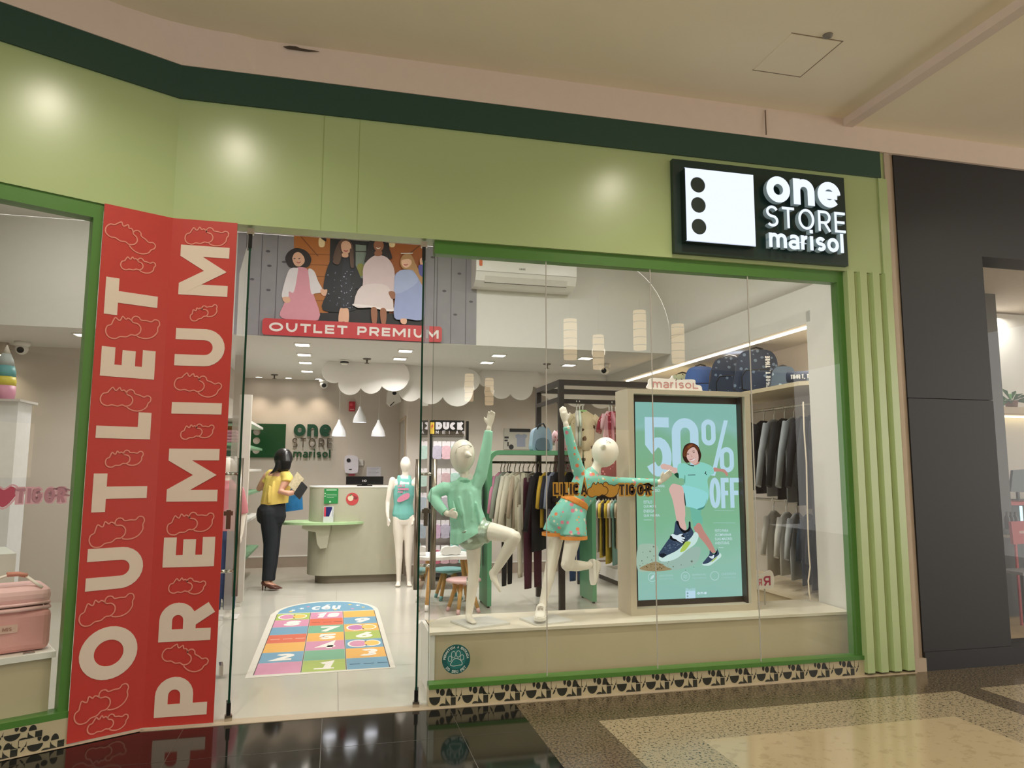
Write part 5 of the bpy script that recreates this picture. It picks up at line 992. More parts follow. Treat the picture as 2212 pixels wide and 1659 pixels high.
fuse('swimsuit', sw, mat('76bdb4', .6, var=.03), m3, .007, 4)
f = MB(); f.use(mat('d88aa4', .6)); o = (0, 9.004, 0)
for s, y0, y1, x0, x1 in (('LUCA', 1052, 1047, 859, 875), ('SUMMER', 1059, 1054, 859, 883), ('FUN', 1065, 1061, 859, 870)): p, r = tq(x0, y0, 9.0), tq(x1, y1, 9.0); word(f, s, o, X_, Z_, p.x, p.z, r.x, r.z, .3, .004, .1)
f.prism([(p.x, p.z) for p in [tq(*t, 9.0) for t in spline([(858, 1082), (860, 1076), (868, 1070), (880, 1065), (885, 1068), (883, 1076), (872, 1082), (862, 1085)], 4)]], o, X_, Z_, .004); f.obj('print', parent=m3)
# ---- kids' table, stools and the things on it
WD = mat('c79a5c', .5, var=.15, scale=20)
kt = thing('kids_table', 'low white cloud-shaped children\'s table on wooden legs', 'table', (1.13, 7.7, 0))
f = MB(); f.use(SH).prism(spline([(.88, 7.62), (.92, 7.44), (1.06, 7.40), (1.2, 7.46), (1.32, 7.43), (1.45, 7.5), (1.48, 7.66), (1.42, 7.8), (1.38, 7.94), (1.2, 7.98), (1.08, 7.92), (.95, 7.94), (.86, 7.82)], 5), (0, 0, .5), (1, 0, 0), (0, 1, 0), .03); f.obj('tabletop', parent=kt)
for (x, y), (u, v) in (((1.0, 7.55), (.93, 7.42)), ((1.0, 7.82), (.9, 7.97)), ((1.36, 7.82), (1.44, 7.96)), ((1.36, 7.56), (1.44, 7.44))):
    f = MB(); f.use(WD).tube([(x, y, .5), (u+(x-u)*.12, v+(y-v)*.12, .062)], [.03, .021], 12); l_ = f.obj('leg', parent=kt); f = MB(); f.use(WHITE).tube([(u+(x-u)*.12, v+(y-v)*.12, .062), (u, v, .002)], [.0215, .019], 12); f.obj('tip', parent=l_)
def stool(x, y, c, label, rot=0):
    r = thing('kids_stool', label, 'stool', (x, y, 0), 'children\'s stools at the cloud table'); cm = mat(c, .45, var=.03)
    f = MB(); f.use(cm).lathe((x, y, .3), [(.05, -.035), (.1, -.012), (.165, .0), (.178, .012), (.172, .026), (.12, .032)], 32); f.obj('seat', parent=r)
    for k in range(4):
        a = rot + PI/4 + k*PI/2; p0, p1 = V((x+.07*math.cos(a), y+.07*math.sin(a), .29)), V((x+.165*math.cos(a), y+.165*math.sin(a), .002)); m_ = p0.lerp(p1, .84)
        f = MB(); f.use(WD).tube([p0, m_], [.022, .019], 12); l_ = f.obj('leg', parent=r); f = MB(); f.use(cm).tube([m_, p1], [.0195, .017], 12); f.obj('tip', parent=l_)
stool(1.29, 7.33, 'd9b0ae', 'dusty pink children\'s stool on wooden legs at the table, nearest the window', .3)
stool(1.26, 8.1, '6fa3a2', 'teal children\'s stool on wooden legs behind the pink one', .1)
cb = MB(); p = P(973, 1203, 7.62)
cb.use(SH).prism(spline([(p.x-.1, .55), (p.x-.09, .6), (p.x-.04, .62), (p.x, .612), (p.x+.05, .62), (p.x+.095, .6), (p.x+.1, .555), (p.x+.06, .532), (p.x, .538), (p.x-.06, .532)], 5), (0, 7.66, .0), X_, Z_, .09)
own(cb.obj('cloud_box'), 'white cloud-shaped box on the children\'s table', 'box')
cp = thing('pencil_cup', 'teal cup of pencils beside the white cloud box on the children\'s table', 'cup', (1.27, 7.8, .531)); f = MB(); f.use(mat('7fb0ac', .4)).lathe((1.27, 7.8, .531), [(.04, 0), (.046, .1), (.042, .1), (.037, .005)], 20); f.obj('cup', parent=cp)
for k, c in enumerate(('c25a6a', '2a2420', 'd8a040', '2a2a30', 'b04060')):
    a = k*1.3; f = MB(); f.use(mat(c, .5)).cyl((1.27+.015*math.cos(a), 7.8+.015*math.sin(a), .54), (1.27+.035*math.cos(a), 7.8+.035*math.sin(a), .69), .004, 6); f.obj('pencil', parent=cp)
# ---- hopscotch mat printed on the floor
hm = thing('hopscotch_mat', 'colourful hopscotch floor mat with numbers one to ten inside the entrance', 'floor mat', (-.04, 6.5, .002))
HX0, HX1, HY0, HY1 = -.53, .45, 5.42, 7.72
f = MB(); f.use(mat('dcd8cc', .5)); out = [(-.548, 5.392), (.468, 5.43), (.475, 7.6)] + [(-.035 + .51*math.cos(t), 7.62 + .62*math.sin(t)) for t in [PI*k/20 for k in range(1, 20)]] + [(-.56, 7.62)]
f.prism(out, (0, 0, .0016), (1, 0, 0), (0, 1, 0), .0012); f.obj('border', parent=hm)
HC = dict(p='d28fae', b='6fa0bc', o='e8b055', g='a9bd5a', t='74b08e', r='d8684a')
cols = [(-.5, -.19, 'pbo' + 'rbpg'), (-.18, .12, 'gtpotrp'), (.13, .43, 'bobgobo')]
f = MB(); y = 5.46; z = .0029
for x0, x1, cc in cols:
    for k, c in enumerate(cc):
        ya = 5.455 + .006*0 + k*.309; f.use(mat(HC[c], .45, var=.03)).bb((x0+.012*0, ya, z-.0004), (x1, ya+.306, z))
f.use(mat('6fa0bc', .45)).prism([(-.5, 7.64), (.43, 7.64)] + [(-.035 + .465*math.cos(t), 7.64 + .55*math.sin(t)) for t in [PI*k/20 for k in range(1, 20)]], (0, 0, z-.0006), (1, 0, 0), (0, 1, 0), .0006)
f.use(mat('4a3a34', .6))
for x in (-.5, -.185, .125, .43): f.bb((x-.003, 5.455, z), (x+.003, 7.62, z+.0003))
f.obj('squares', parent=hm)
NMC = mat('efece4', .5); o = (0, 0, z+.0002); Y_ = V((0, 1, 0))
for s, cxx, k in (('1', -.03, 0), ('2', -.345, 1), ('3', .28, 1), ('4', -.03, 2), ('5', -.03, 3), ('6', .28, 3), ('7', -.03, 4), ('8', -.345, 5), ('9', .28, 5), ('10', -.03, 6)):
    f = MB(); f.use(NMC); w = .07 if s != '10' else .1; y0 = 5.455 + k*.309 + .05; word(f, s, o, X_, Y_, cxx-w+.03*(s == '1'), y0, cxx+w-.03*(s == '1'), y0+.2, .26, .0006, .2, shear=.15)
    if s == '1': f.bb((cxx-.07, y0, z+.0002), (cxx+.07, y0+.03, z+.0016))
    f.obj('number', parent=hm)
f = MB(); f.use(NMC); text(f, 'céu', o, X_, Y_, -.18, 7.76, .11, 8.02, .035, .0006, 1.15, .15); f.obj('lettering', parent=hm)
def star(x, y, rx, ry): return [(x+rx*(1 if k % 2 else .45)*math.cos(k*PI/5), y+ry*(1 if k % 2 else .45)*math.sin(k*PI/5)) for k in range(10)]
for x, y, c, q_ in ((-.36, 7.78, 'efece4', 1.2), (.28, 7.92, 'efece4', 1.2), (-.28, 7.86, 'efece4', 1.2), (-.38, 7.72, 'e2c46a', 1), (.2, 7.98, 'e2c46a', 1), (.05, 7.73, 'e2c46a', 1), (-.22, 7.95, 'd28fae', 1), (.22, 7.74, 'd28fae', 1), (.33, 7.8, 'e2c46a', 1)):
    f = MB(); f.use(mat(c, .5)).prism(star(x, y, .025*q_, .042*q_), o, X_, Y_, .0005); f.obj('star', parent=hm)
for cxx, k in ((.28, 2), (.28, 4), (-.345, 6)):
    y0 = 5.455 + k*.309 + .15; f = MB()
    for px_, c, q_ in ((-.05, 'd28fae' if k != 4 else 'c07ab0', 1), (.06, 'e8c060', .85)): f.use(NMC).prism([(cxx+px_+x*.17*q_, y0+yy*.25*q_) for x, yy in circ(0, 0, .5, 18)], o, X_, Y_, .0004); f.use(mat(c, .5)).prism([(cxx+px_+x*.14*q_, y0+yy*.2*q_) for x, yy in circ(0, 0, .5, 18)], o, X_, Y_, .0008 + .0003*(q_ < 1))
    f.obj('cloud_picture', parent=hm)
for (cxx, k, c) in ((-.345, 3, 'e8c8b4'), (-.03, 5, '8a4a3a'), (.28, 0, '3f5f78')):
    y0 = 5.455 + k*.309 + .13; f = MB(); f.use(mat(c, .6))
    for q_ in range(3): f.bb((cxx-.13+.1*q_, y0, z-.0001), (cxx-.13+.1*q_+.075, y0+.014, z+.0006))
    f.obj('fine_print', parent=hm)

# ================================================================ CEILING THINGS
GLOW = emis('fff6e8', 14)
SQ_LBL = ['in the row along the entrance aisle, nearest the shopfront', 'in the row along the entrance aisle, second from the shopfront', 'in the row along the entrance aisle, third from the shopfront', 'in the row along the entrance aisle, closest to the back wall',
          'left of the hanging clouds, nearer the bulkhead of two', 'left of the hanging clouds, behind another one', 'over the kids\' table, nearer the bulkhead', 'over the kids\' table, behind another one', 'above the clothes frame, nearer the bulkhead', 'above the clothes frame, behind another one', 'seen through the angled left window']
for i, (x, y) in enumerate(SHOP_LIGHTS):
    r = thing('square_downlight', 'square recessed ceiling downlight ' + SQ_LBL[i], 'ceiling light', (x, y, 2.715), 'square downlights in the shop ceiling')
    f = MB(); f.use(WHITE)
    for a, b in (((-.085, -.085), (.085, -.07)), ((-.085, .07), (.085, .085)), ((-.085, -.07), (-.07, .07)), ((.07, -.07), (.085, .07))): f.bb((x+a[0], y+a[1], 2.718), (x+b[0], y+b[1], 2.7295))
    f.obj('frame', parent=r); f = MB(); f.use(GLOW).bb((x-.07, y-.07, 2.722), (x+.07, y+.07, 2.7295)); f.obj('diffuser', parent=r)
for i, (x, y) in enumerate(SHOP_ROUND):
    r = thing('round_downlight', 'small round downlight by the back wall, %s of three over the wall sign' % ('leftmost', 'middle', 'rightmost')[i], 'ceiling light', (x, y, 2.715), 'round downlights over the wall sign')
    f = MB(); f.use(WHITE).rings([[(x+q_*math.cos(2*PI*k/24), y+q_*math.sin(2*PI*k/24), z) for k in range(24)] for q_, z in ((.06, 2.7295), (.06, 2.722), (.045, 2.722), (.045, 2.7295))], cap=False); f.obj('trim_ring', parent=r)
    f = MB(); f.use(GLOW).lathe((x, y, 2.725), [(.001, 0), (.044, .001)], 20, False); f.obj('diffuser', parent=r)
for i, (x, y) in enumerate(MALL_LIGHTS[:2]):
    r = thing('mall_downlight', ('round mall downlight recessed in the ceiling in front of the red banners', 'round glowing mall downlight at the top edge above the shop sign')[i], 'ceiling light', (x, y, 4.03), 'round downlights in the mall ceiling')
    f = MB(); f.use(WHITE).rings([[(x+q_*math.cos(2*PI*k/28), y+q_*math.sin(2*PI*k/28), z) for k in range(28)] for q_, z in ((.10, 4.0595), (.10, 4.052), (.08, 4.052), (.08, 4.0595))], cap=False); f.obj('trim_ring', parent=r)
    f = MB(); f.use(emis('ffe9c0', 9)).lathe((x, y, 4.055), [(.001, 0), (.079, .001)], 24, False); f.obj('diffuser', parent=r)
for x, y, lb in ((-.86, 10.6, 'fire sprinkler head above the wall sign'), (.34, 8.75, 'fire sprinkler head between the entrance aisle lights and the hanging clouds'), (2.55, 8.62, 'fire sprinkler head in the ceiling above the black clothes frame')):
    r = thing('sprinkler_head', lb, 'sprinkler', (x, y, 2.66)); f = MB(); f.use(mat('77706a', .4, .5)).lathe((x, y, 2.7295), [(.05, 0), (.045, -.012), (.02, -.014)], 20); f.obj('escutcheon', parent=r)
    f = MB(); f.use(mat('6a635c', .4, .5)).cyl((x, y, 2.716), (x, y, 2.67), .01, 10); f.lathe((x, y, 2.67), [(.028, 0), (.028, .003)], 16); f.obj('nozzle', parent=r)
sd = thing('smoke_detector', 'white dome smoke detector with a dark band in the shop ceiling over the aisle', 'smoke detector', (.08, 8.95, 2.66)); f = MB(); f.use(WHITE).lathe((.08, 8.95, 2.7295), [(.06, 0), (.058, -.02)], 24); f.lathe((.08, 8.95, 2.69), [(.05, 0), (.03, -.02)], 24); f.obj('housing', parent=sd); f = MB(); f.use(BLK2).lathe((.08, 8.95, 2.711), [(.052, 0), (.05, -.02)], 24); f.obj('band', parent=sd)
hc = MB(); hc.use(mat('8d7c66', .8)); X0, X1, Y0, Y1 = 2.62, 2.985, 3.60, 4.03
for a, b in (((X0, Y0), (X1, Y0+.006)), ((X0, Y1-.008), (X1, Y1)), ((X1-.006, Y0), (X1, Y1))): hc.bb((a[0], a[1], 4.058), (b[0], b[1], 4.0599))
hc.use(CEIL).bb((X0+.008, Y0+.01, 4.0575), (X1-.008, Y1-.01, 4.0599)); own(hc.obj('ceiling_hatch'), 'square access hatch outlined by dark cracks in the mall ceiling above the sign', 'hatch')
f = MB(); f.use(mat('7d776c', .5)).lathe((2.85, 3.57, 4.0599), [(.03, 0), (.026, -.012), (.012, -.02)], 18); own(f.obj('ceiling_sensor'), 'small grey round sensor in the mall ceiling beside the access hatch', 'sensor')
# ---- hanging cloud panels
CLW = mat('e9e6e2', .6, var=.02)
def cloud(label, Y, circles, boxes, group='white cloud panels hanging from the shop ceiling'):
    f = MB(); f.use(CLW); t = .03
    for k, (x, y, r) in enumerate(circles):
        c = P(x, y, Y); R_ = r/F_PX*Y*1.03; f.prism(circ(c.x, c.z, R_, 40), (0, Y + .0006*k, 0), X_, Z_, t)
    for k, (xa, ya, xb, yb) in enumerate(boxes):
        a, b = P(xa, yb, Y), P(xb, ya, Y); f.bb((a.x, Y-t+.0003+.0004*k, a.z), (b.x, Y-.0003, min(b.z, 2.7295)))
    top = max(v.co.z for v in f.b.verts)
    bmesh.ops.bisect_plane(f.b, geom=f.b.verts[:]+f.b.edges[:]+f.b.faces[:], plane_co=(0, 0, 2.7295), plane_no=(0, 0, 1), clear_outer=True)
    f.use(mat('c8c4be', .5))
    return own(f.obj('hanging_cloud'), label, 'hanging cloud', group)
cloud('white hanging cloud panel in front, over the entrance aisle and pendant lamps', 9.1, [(721, 803, 23.5), (756, 829, 23.5), (801, 826, 24), (850, 812, 33), (820, 806, 23), (760, 804, 21), (735, 800, 17)], [(721, 781, 850, 815)])
cloud('white hanging cloud panel partly behind the right door, left of the sock display', 9.25, [(886, 842, 25), (930, 845, 28), (987, 844, 34), (868, 816, 18), (1012, 822, 24)], [(868, 795, 1012, 842)])
cloud('white hanging cloud panel above the raised arm of the mint mannequin', 9.4, [(1050, 816, 19.5), (1082, 838, 24), (1124, 838, 27), (1150, 818, 18)], [(1050, 797, 1150, 836)])
cloud('white hanging cloud panel behind the top of the black clothes frame', 9.55, [(1163, 818, 21), (1178, 838, 18), (1200, 845, 26), (1244, 850, 30), (1298, 850, 34), (1335, 828, 22)], [(1163, 800, 1335, 845)])
# ---- air conditioner on the bulkhead
ac = thing('air_conditioner', 'white split air conditioner high on the bulkhead right of the poster', 'air conditioner', (1.93, 7.4, 3.33))
f = MB(); f.use(mat('e6e3de', .35, var=.02)); pr = [(7.5, 3.74), (7.24, 3.74), (7.21, 3.70), (7.21, 3.47), (7.26, 3.38), (7.36, 3.34), (7.5, 3.34)]; f.prism([(y, z) for y, z in pr], (1.37, 0, 0), (0, 1, 0), (0, 0, 1), 1.1); f.obj('case', parent=ac)
f = MB(); f.use(mat('9a958e', .5)).bb((1.372, 7.2085, 3.466), (2.468, 7.212, 3.47)); f.obj('panel_seam', parent=ac)
f = MB(); f.use(mat('d2cec8', .4)).prism([(7.232, 3.425), (7.262, 3.365), (7.268, 3.368), (7.238, 3.43)], (1.47, 0, 0), (0, 1, 0), (0, 0, 1), .9); f.use(mat('5a554e', .5)).prism([(7.262, 3.366), (7.27, 3.36), (7.275, 3.364), (7.268, 3.37)], (1.47, 0, 0), (0, 1, 0), (0, 0, 1), .9); f.obj('louver', parent=ac)
f = MB(); f.use(mat('d86a3c', .5)).bb((1.40, 7.207, 3.53), (1.435, 7.21, 3.66)); f.prism([(1.40, 3.53), (1.4175, 3.54), (1.435, 3.53), (1.43, 3.52), (1.405, 3.52)], (0, 7.21, 0), X_, Z_, .003); f.use(mat('e8b860', .5)).prism(circ(1.417, 3.675, .02, 14), (0, 7.21, 0), X_, Z_, .003); f.obj('energy_label', parent=ac)
f = MB(); f.use(mat('6a6660', .5)); text(f, 'GREE', (0, 7.209, 0), X_, Z_, 1.83, 3.505, 1.9, 3.522, .02, .001); f.obj('lettering', parent=ac)
cctv((3.25, 8.45, 2.73), (-.6, -1, -.4), 'white dome security camera at the right end of the shop ceiling')
# ================================================================ CLOTHES
random.seed(21)
def cloth_ring(cx, cz, a, b, ph, amp, n=26): return [V((cx + a*math.cos(2*PI*k/n), b*math.sin(2*PI*k/n)*(1 + amp*math.sin(5*2*PI*k/n + ph)), cz)) for k in range(n)]
def hanger(r, m, w, clip=False, z0=-.02):
    f = MB(); f.use(m); f.tube([(0, .001, .03), (.018, .001, .05), (.03, .001, .07), (.022, .001, .095), (0, .001, .1), (-.02, .001, .088), (-.022, .001, .075)], .0055, 6); f.tube([(0, 0, .035), (0, 0, z0)], .0065, 6)
    f.tube([(-w/2*.92, 0, z0-.05), (-w*.2, 0, z0-.012), (0, 0, z0), (w*.2, 0, z0-.012), (w/2*.92, 0, z0-.05)], .009, 6)
    if clip:
        for s in (-1, 1): f.bb((s*w*.38-.012, -.014, z0-.1), (s*w*.38+.012, .014, z0-.01))
    return f
def garment(kind, loc, rz, w, h, col, label, group, cat='clothing', hang='e8e4dc', sleeve=.3, drop=None, rough=.85, mk=None, trim=None, thick=.02):
    """hangs from a rail at loc; the hook's top is at the rail"""
    name = {'shirt': 'hanging_shirt', 'jacket': 'hanging_jacket', 'pants': 'hanging_trousers', 'dress': 'hanging_dress', 'pyjamas': 'hanging_pyjamas'}[kind]
    r = thing(name, label, cat, tuple(loc), group); m = mk or mat(col, rough, var=.08, scale=18)
    Z0 = -.1
    sh = lambda f: f.wave(lambda c: V(loc) + Matrix.Rotation(rz, 3, 'Z') @ V((c.x, c.y, c.z + Z0)))
    f = hanger(r, mat(hang, .4), w*.86, kind == 'pants'); sh(f); f.obj('hanger', parent=r)
    f = MB(); f.use(m); ph = random.random()*6
    if kind == 'pants':
        rs = [cloth_ring(0, -.075, w/2, thick*.7, ph, .1), cloth_ring(0, -.16, w/2*1.04, thick, ph, .1), cloth_ring(0, -h*.34, w/2*1.08, thick, ph, .12)]; f.rings(rs)
        for s in (-1, 1):
            f.rings([cloth_ring(s*w*.26, -h*.32, w*.27, thick, ph, .1), cloth_ring(s*w*.27, -h*.6, w*.23, thick*.9, ph+1, .15), cloth_ring(s*w*.27, -h*.95, w*.19, thick*.8, ph+2, .15), cloth_ring(s*w*.27, -h, w*.185, thick*.7, ph+2, .1)])
    else:
        fl = 1.0 if kind in ('shirt', 'jacket') else (1.25 if kind == 'dress' else .85)
        rs = [cloth_ring(0, -.015, w*.16, thick*.5, ph, .05), cloth_ring(0, -.03, w*.26, thick*.7, ph, .05), cloth_ring(0, -.06, w*.44, thick*.95, ph, .08), cloth_ring(0, -.09, w*.5, thick, ph, .1), cloth_ring(0, -h*.4, w*.49*(.92 if kind == 'dress' else 1), thick*1.05, ph+.5, .16), cloth_ring(0, -h*.7, w*.5*(fl+1)/2, thick*1.1, ph+1, .22), cloth_ring(0, -h, w*.51*fl, thick*1.1, ph+1.4, .28)]
        f.rings(rs)
        if sleeve:
            for s in (-1, 1):
                p0, p1 = V((s*w*.42, 0, -.075)), V((s*(w*.5 + sleeve*.32), -.01, -.07 - sleeve*.92)); mid = p0.lerp(p1, .5) + V((s*.012, 0, .02))
                f.tube([p0, mid, p1], [w*.13, w*.12, w*.105], 14, flat=.5, up=(0, 1, 0))
        if kind == 'pyjamas':
            for s in (-1, 1): f.rings([cloth_ring(s*w*.2, -h*.97, w*.2, thick, ph, .1), cloth_ring(s*w*.22, -h*1.35, w*.17, thick*.9, ph, .1), cloth_ring(s*w*.22, -h*1.7, w*.15, thick*.8, ph, .1)])
    sh(f); g = f.obj({'pants': 'trousers', 'dress': 'dress', 'pyjamas': 'pyjamas', 'jacket': 'jacket'}.get(kind, 'shirt'), parent=r)
    if trim:
        f = MB(); f.use(mat(trim, .8)); f.rings([cloth_ring(0, z, w*.17*k, thick*.62*k, ph, .05) for z, k in ((-.008, .95), (-.03, 1.1), (-.045, 1.25))], cap=False); sh(f); f.obj('collar', parent=r)
    return r
# ---- green arch stand with its rail
ar = thing('clothes_stand', 'green arched clothes stand with a steel rail behind the mint mannequin', 'clothes stand', (2.3, 7.65, 0)); GA = mat('5f9a74', .45, var=.04)
f = MB(); f.use(GA); AX0, AX1, AZ, AR, T_ = 1.56, 2.75, 1.615, .13, .045
def arch(x0, x1, z1, r, n=8): return [(x0, 0.02), (x0, z1-r)] + [(x0+r-r*math.cos(PI/2*k/n), z1-r+r*math.sin(PI/2*k/n)) for k in range(1, n+1)] + [(x1-r+r*math.sin(PI/2*k/n), z1-r+r*math.cos(PI/2*k/n)) for k in range(n+1)] + [(x1, .02)]
po, pi_ = arch(AX0, AX1, AZ, AR), arch(AX0+T_, AX1-T_, AZ-T_, AR-T_)
for i in range(len(po)-1):
    a, b, c, d = po[i], po[i+1], pi_[i+1], pi_[i]; f.prism([a, d, c, b], (0, 7.88, 0), X_, Z_, .42)
f.obj('frame', parent=ar)
f = MB(); f.use(mat('6a6258', .3, .8)).cyl((AX0+T_, 7.65, 1.49), (AX1-T_, 7.65, 1.49), .012, 12); f.obj('rail', parent=ar)
f = MB(); f.use(BLACK); 
for x in (AX0+.02, AX1-.02):
    for y in (7.5, 7.85): f.cyl((x, y, 0), (x, y, .022), .015, 10)
f.obj('foot', parent=ar)
GR1 = 'clothes hanging on the green arched stand'; hg = '9a948a'
def on_arch(kind, px, w, h, col, label, rz=.9, **k): return garment(kind, (P(px, 998, 7.65).x, 7.65, 1.5), rz, w, h, col, label, GR1, hang=hg, **k)
on_arch('shirt', 1082, .34, .62, 'd08aa8', 'pink top at the left end of the rail on the green stand', sleeve=.4)
on_arch('shirt', 1089, .36, .66, '9aa296', 'grey-green printed shirt, second from the left on the green stand', sleeve=.45)
on_arch('pants', 1096, .26, 1.2, '1d1c20', 'black trousers hanging low between the pale shirts of the green stand', rough=.9)
on_arch('jacket', 1101, .38, .74, 'dcd6c6', 'long white shirt with a black collar on the green stand', sleeve=.55, trim='1a1a1c')
on_arch('jacket', 1112, .42, .72, 'd9d2c0', 'white hooded jacket beside the long white shirt on the green stand', sleeve=.55)
on_arch('shirt', 1122, .34, .6, 'b9a894', 'beige knit top behind the white hooded jacket', sleeve=.45)
on_arch('pants', 1130, .27, 1.12, 'd5ccb8', 'long cream trousers under the quilted jacket on the green stand')
QM = mat('ddd5bf', .9, var=.06, bump=.6, bscale=35)
on_arch('jacket', 1141, .46, .62, 'ddd5bf', 'cream quilted jacket with black trim in the middle of the green stand', rz=.55, sleeve=.4, mk=QM, trim='1a1a1c')
on_arch('pants', 1151, .3, 1.24, '4a1c2e', 'long burgundy trousers beside the quilted jacket on the green stand', rz=.6)
on_arch('jacket', 1164, .4, .85, '1a1820', 'black jacket right of the burgundy trousers on the green stand', sleeve=.6)
for i, (px, c, lb) in enumerate(((1180, 'c9a43a', 'yellow top seen between the posts of the black frame'), (1188, '2a2c3a', 'dark navy shirt behind the left black post'), (1196, '8f96ac', 'pale blue denim shirt between the two black posts'), (1204, '1e1e26', 'black shirt just left of the right black post'), (1222, 'cda838', 'yellow top right of the front black post'), (1230, '17171c', 'black top at the right end of the green stand rail'))): on_arch('shirt', px, .34, .6 + .04*(i % 2), c, lb, sleeve=.35)
bpk = thing('backpack', 'small pale blue character-free backpack standing on top of the green stand'.replace('character-free ', ''), 'backpack', (2.19, 7.66, 1.616))
f = MB(); f.use(mat('8ea4b8', .7, var=.1)).prism([(2.19+x*.75, 1.616+z) for x, z in spline([(-.13, 0), (-.145, .12), (-.12, .22), (-.04, .26), (.06, .26), (.125, .22), (.145, .12), (.13, 0)], 4)], (0, 7.73, 0), X_, Z_, .14); f.obj('body', parent=bpk)
f = MB(); f.use(mat('5f7080', .7)).prism([(2.19+x*.75, 1.63+z) for x, z in spline([(-.09, 0), (-.095, .08), (-.05, .12), (.05, .12), (.095, .08), (.09, 0)], 4)], (0, 7.59, 0), X_, Z_, .03); f.obj('pocket', parent=bpk)
f = MB(); f.use(mat('24262c', .7)).tube([(2.13, 7.6, 1.84), (2.15, 7.58, 1.9), (2.2, 7.58, 1.91), (2.24, 7.6, 1.85)], .009, 6); f.obj('handle', parent=bpk)
f = MB(); f.use(mat('6a6258', .3, .8)).cyl((1.49, 7.65, 1.47), (1.56, 7.65, 1.47), .008, 8); f.obj('side_hook', parent=ar)
garment('pants', (1.5, 7.65, 1.475), 1.2, .24, .98, '1b1b20', 'black trousers hanging on the outer left side of the green stand', GR1, hang=hg)
# prints on the wall behind
pr_ = thing('wall_print', 'pale wall print of a grey t-shirt with a dark heading above the green stand', 'print', tuple(P(1115, 975, 9.88)))
a, b = P(1089, 971, 9.88), P(1147, 926, 9.88); f = MB(); f.use(mat('b9b6ae', .6)).bb((a.x, 9.885, a.z), (b.x, 9.899, b.z)); f.obj('sheet', parent=pr_)
f = MB(); f.use(mat('26262a', .6)); c0, c1 = P(1101, 933, 9.88), P(1146, 926.5, 9.88); f.bb((c0.x, 9.884, c0.z), (c1.x, 9.885, c1.z)); 
for x, y, w, h in ((1090, 943, 9, 4), (1090, 950, 7, 3), (1096, 955, 3, 9)): q0, q1 = P(x, y+h, 9.88), P(x+w, y, 9.88); f.bb((q0.x, 9.884, q0.z), (q1.x, 9.885, q1.z))
q0 = P(1104.5, 965.5, 9.88); f.prism(circ(q0.x, q0.z, .036, 18), (0, 9.885, 0), X_, Z_, .001)
f.use(mat('8f96a8', .6)); f.prism([(p.x, p.z) for p in [P(*t, 9.88) for t in ((1113, 940), (1120, 937), (1124, 939), (1128, 939), (1132, 937), (1139, 940), (1137, 947), (1135, 946), (1135, 965), (1117, 965), (1117, 946), (1115, 947))]], (0, 9.885, 0), X_, Z_, .0012); f.obj('picture', parent=pr_)
# ---- black frame with baby clothes
bf = thing('garment_rack', 'black square-tube clothes frame standing behind the running mannequin', 'clothes frame', (2.9, 7.6, 0)); BKM = mat('241d1c', .45, var=.08)
f = MB(); f.use(BKM); t = .055; FX0, FX1, FA, FB, FZ = 2.24, 3.62, 7.16, 8.02, 2.345
for (x, y) in ((FX0, FA), (FX0, FB), (FX1, FA), (FX1, FB)):
    f = MB(); f.use(BKM).bb((x, y-t/2, 0), (x+t, y+t/2, FZ-t)); f.obj('post', parent=bf)
f = MB(); f.use(BKM)
f.bb((FX0, FA-t/2, FZ-t), (FX1+t, FA+t/2, FZ)); f.bb((FX0, FB-t/2, FZ-t), (FX1+t, FB+t/2, FZ)); f.bb((FX0, FA+t/2, FZ-t), (FX0+t, FB-t/2, FZ)); f.bb((FX1, FA+t/2, FZ-t), (FX1+t, FB-t/2, FZ)); f.obj('top_frame', parent=bf)
f = MB(); f.use(BKM); f.bb((FX0+t, 7.36, 2.12), (FX1, 7.40, 2.165)); f.bb((FX0, FA+t/2, 2.12), (FX0+.03, FB-t/2, 2.165)); f.bb((FX1, FA+t/2, 2.12), (FX1+.03, FB-t/2, 2.165)); f.obj('rail', parent=bf)
f = MB(); f.use(BKM); f.bb((FX0+t, 7.95, 1.08), (FX1, 7.985, 1.12)); f.bb((FX0, FA+t/2, 1.08), (FX0+.03, FB-t/2, 1.12)); f.bb((FX1, FA+t/2, 1.08), (FX1+.03, FB-t/2, 1.12)); f.obj('rail', parent=bf)
GR2 = 'baby clothes on the black frame'
def baby_cloth(base, sp, scale):
    m = bpy.data.materials.new('printed_cloth'); m.use_nodes = True; nt = m.node_tree; b = nt.nodes['Principled BSDF']; b.inputs['Roughness'].default_value = .85; tc = nt.nodes.new('ShaderNodeTexCoord'); v = nt.nodes.new('ShaderNodeTexVoronoi'); v.inputs['Scale'].default_value = scale; n = nt.nodes.new('ShaderNodeTexNoise'); n.inputs['Scale'].default_value = scale*4
    ad = nt.nodes.new('ShaderNodeMath'); ad.operation = 'MULTIPLY_ADD'; ad.inputs[1].default_value = .25; lt = nt.nodes.new('ShaderNodeMath'); lt.operation = 'LESS_THAN'; lt.inputs[1].default_value = .36; mx = nt.nodes.new('ShaderNodeMix'); mx.data_type = 'RGBA'; mx.inputs[6].default_value = (*srgb(base), 1); mx.inputs[7].default_value = (*srgb(sp), 1)
    nt.links.new(tc.outputs['Object'], v.inputs['Vector']); nt.links.new(tc.outputs['Object'], n.inputs['Vector']); nt.links.new(n.outputs['Fac'], ad.inputs[0]); nt.links.new(v.outputs['Distance'], ad.inputs[2]); nt.links.new(ad.outputs[0], lt.inputs[0]); nt.links.new(lt.outputs[0], mx.inputs[0]); nt.links.new(mx.outputs[2], b.inputs['Base Color']); return m
CRM, REDF, PKF = baby_cloth('d9cba8', '5a3a26', 9), baby_cloth('8f2a38', 'd88a90', 22), baby_cloth('d9b0b8', 'b84a58', 20)
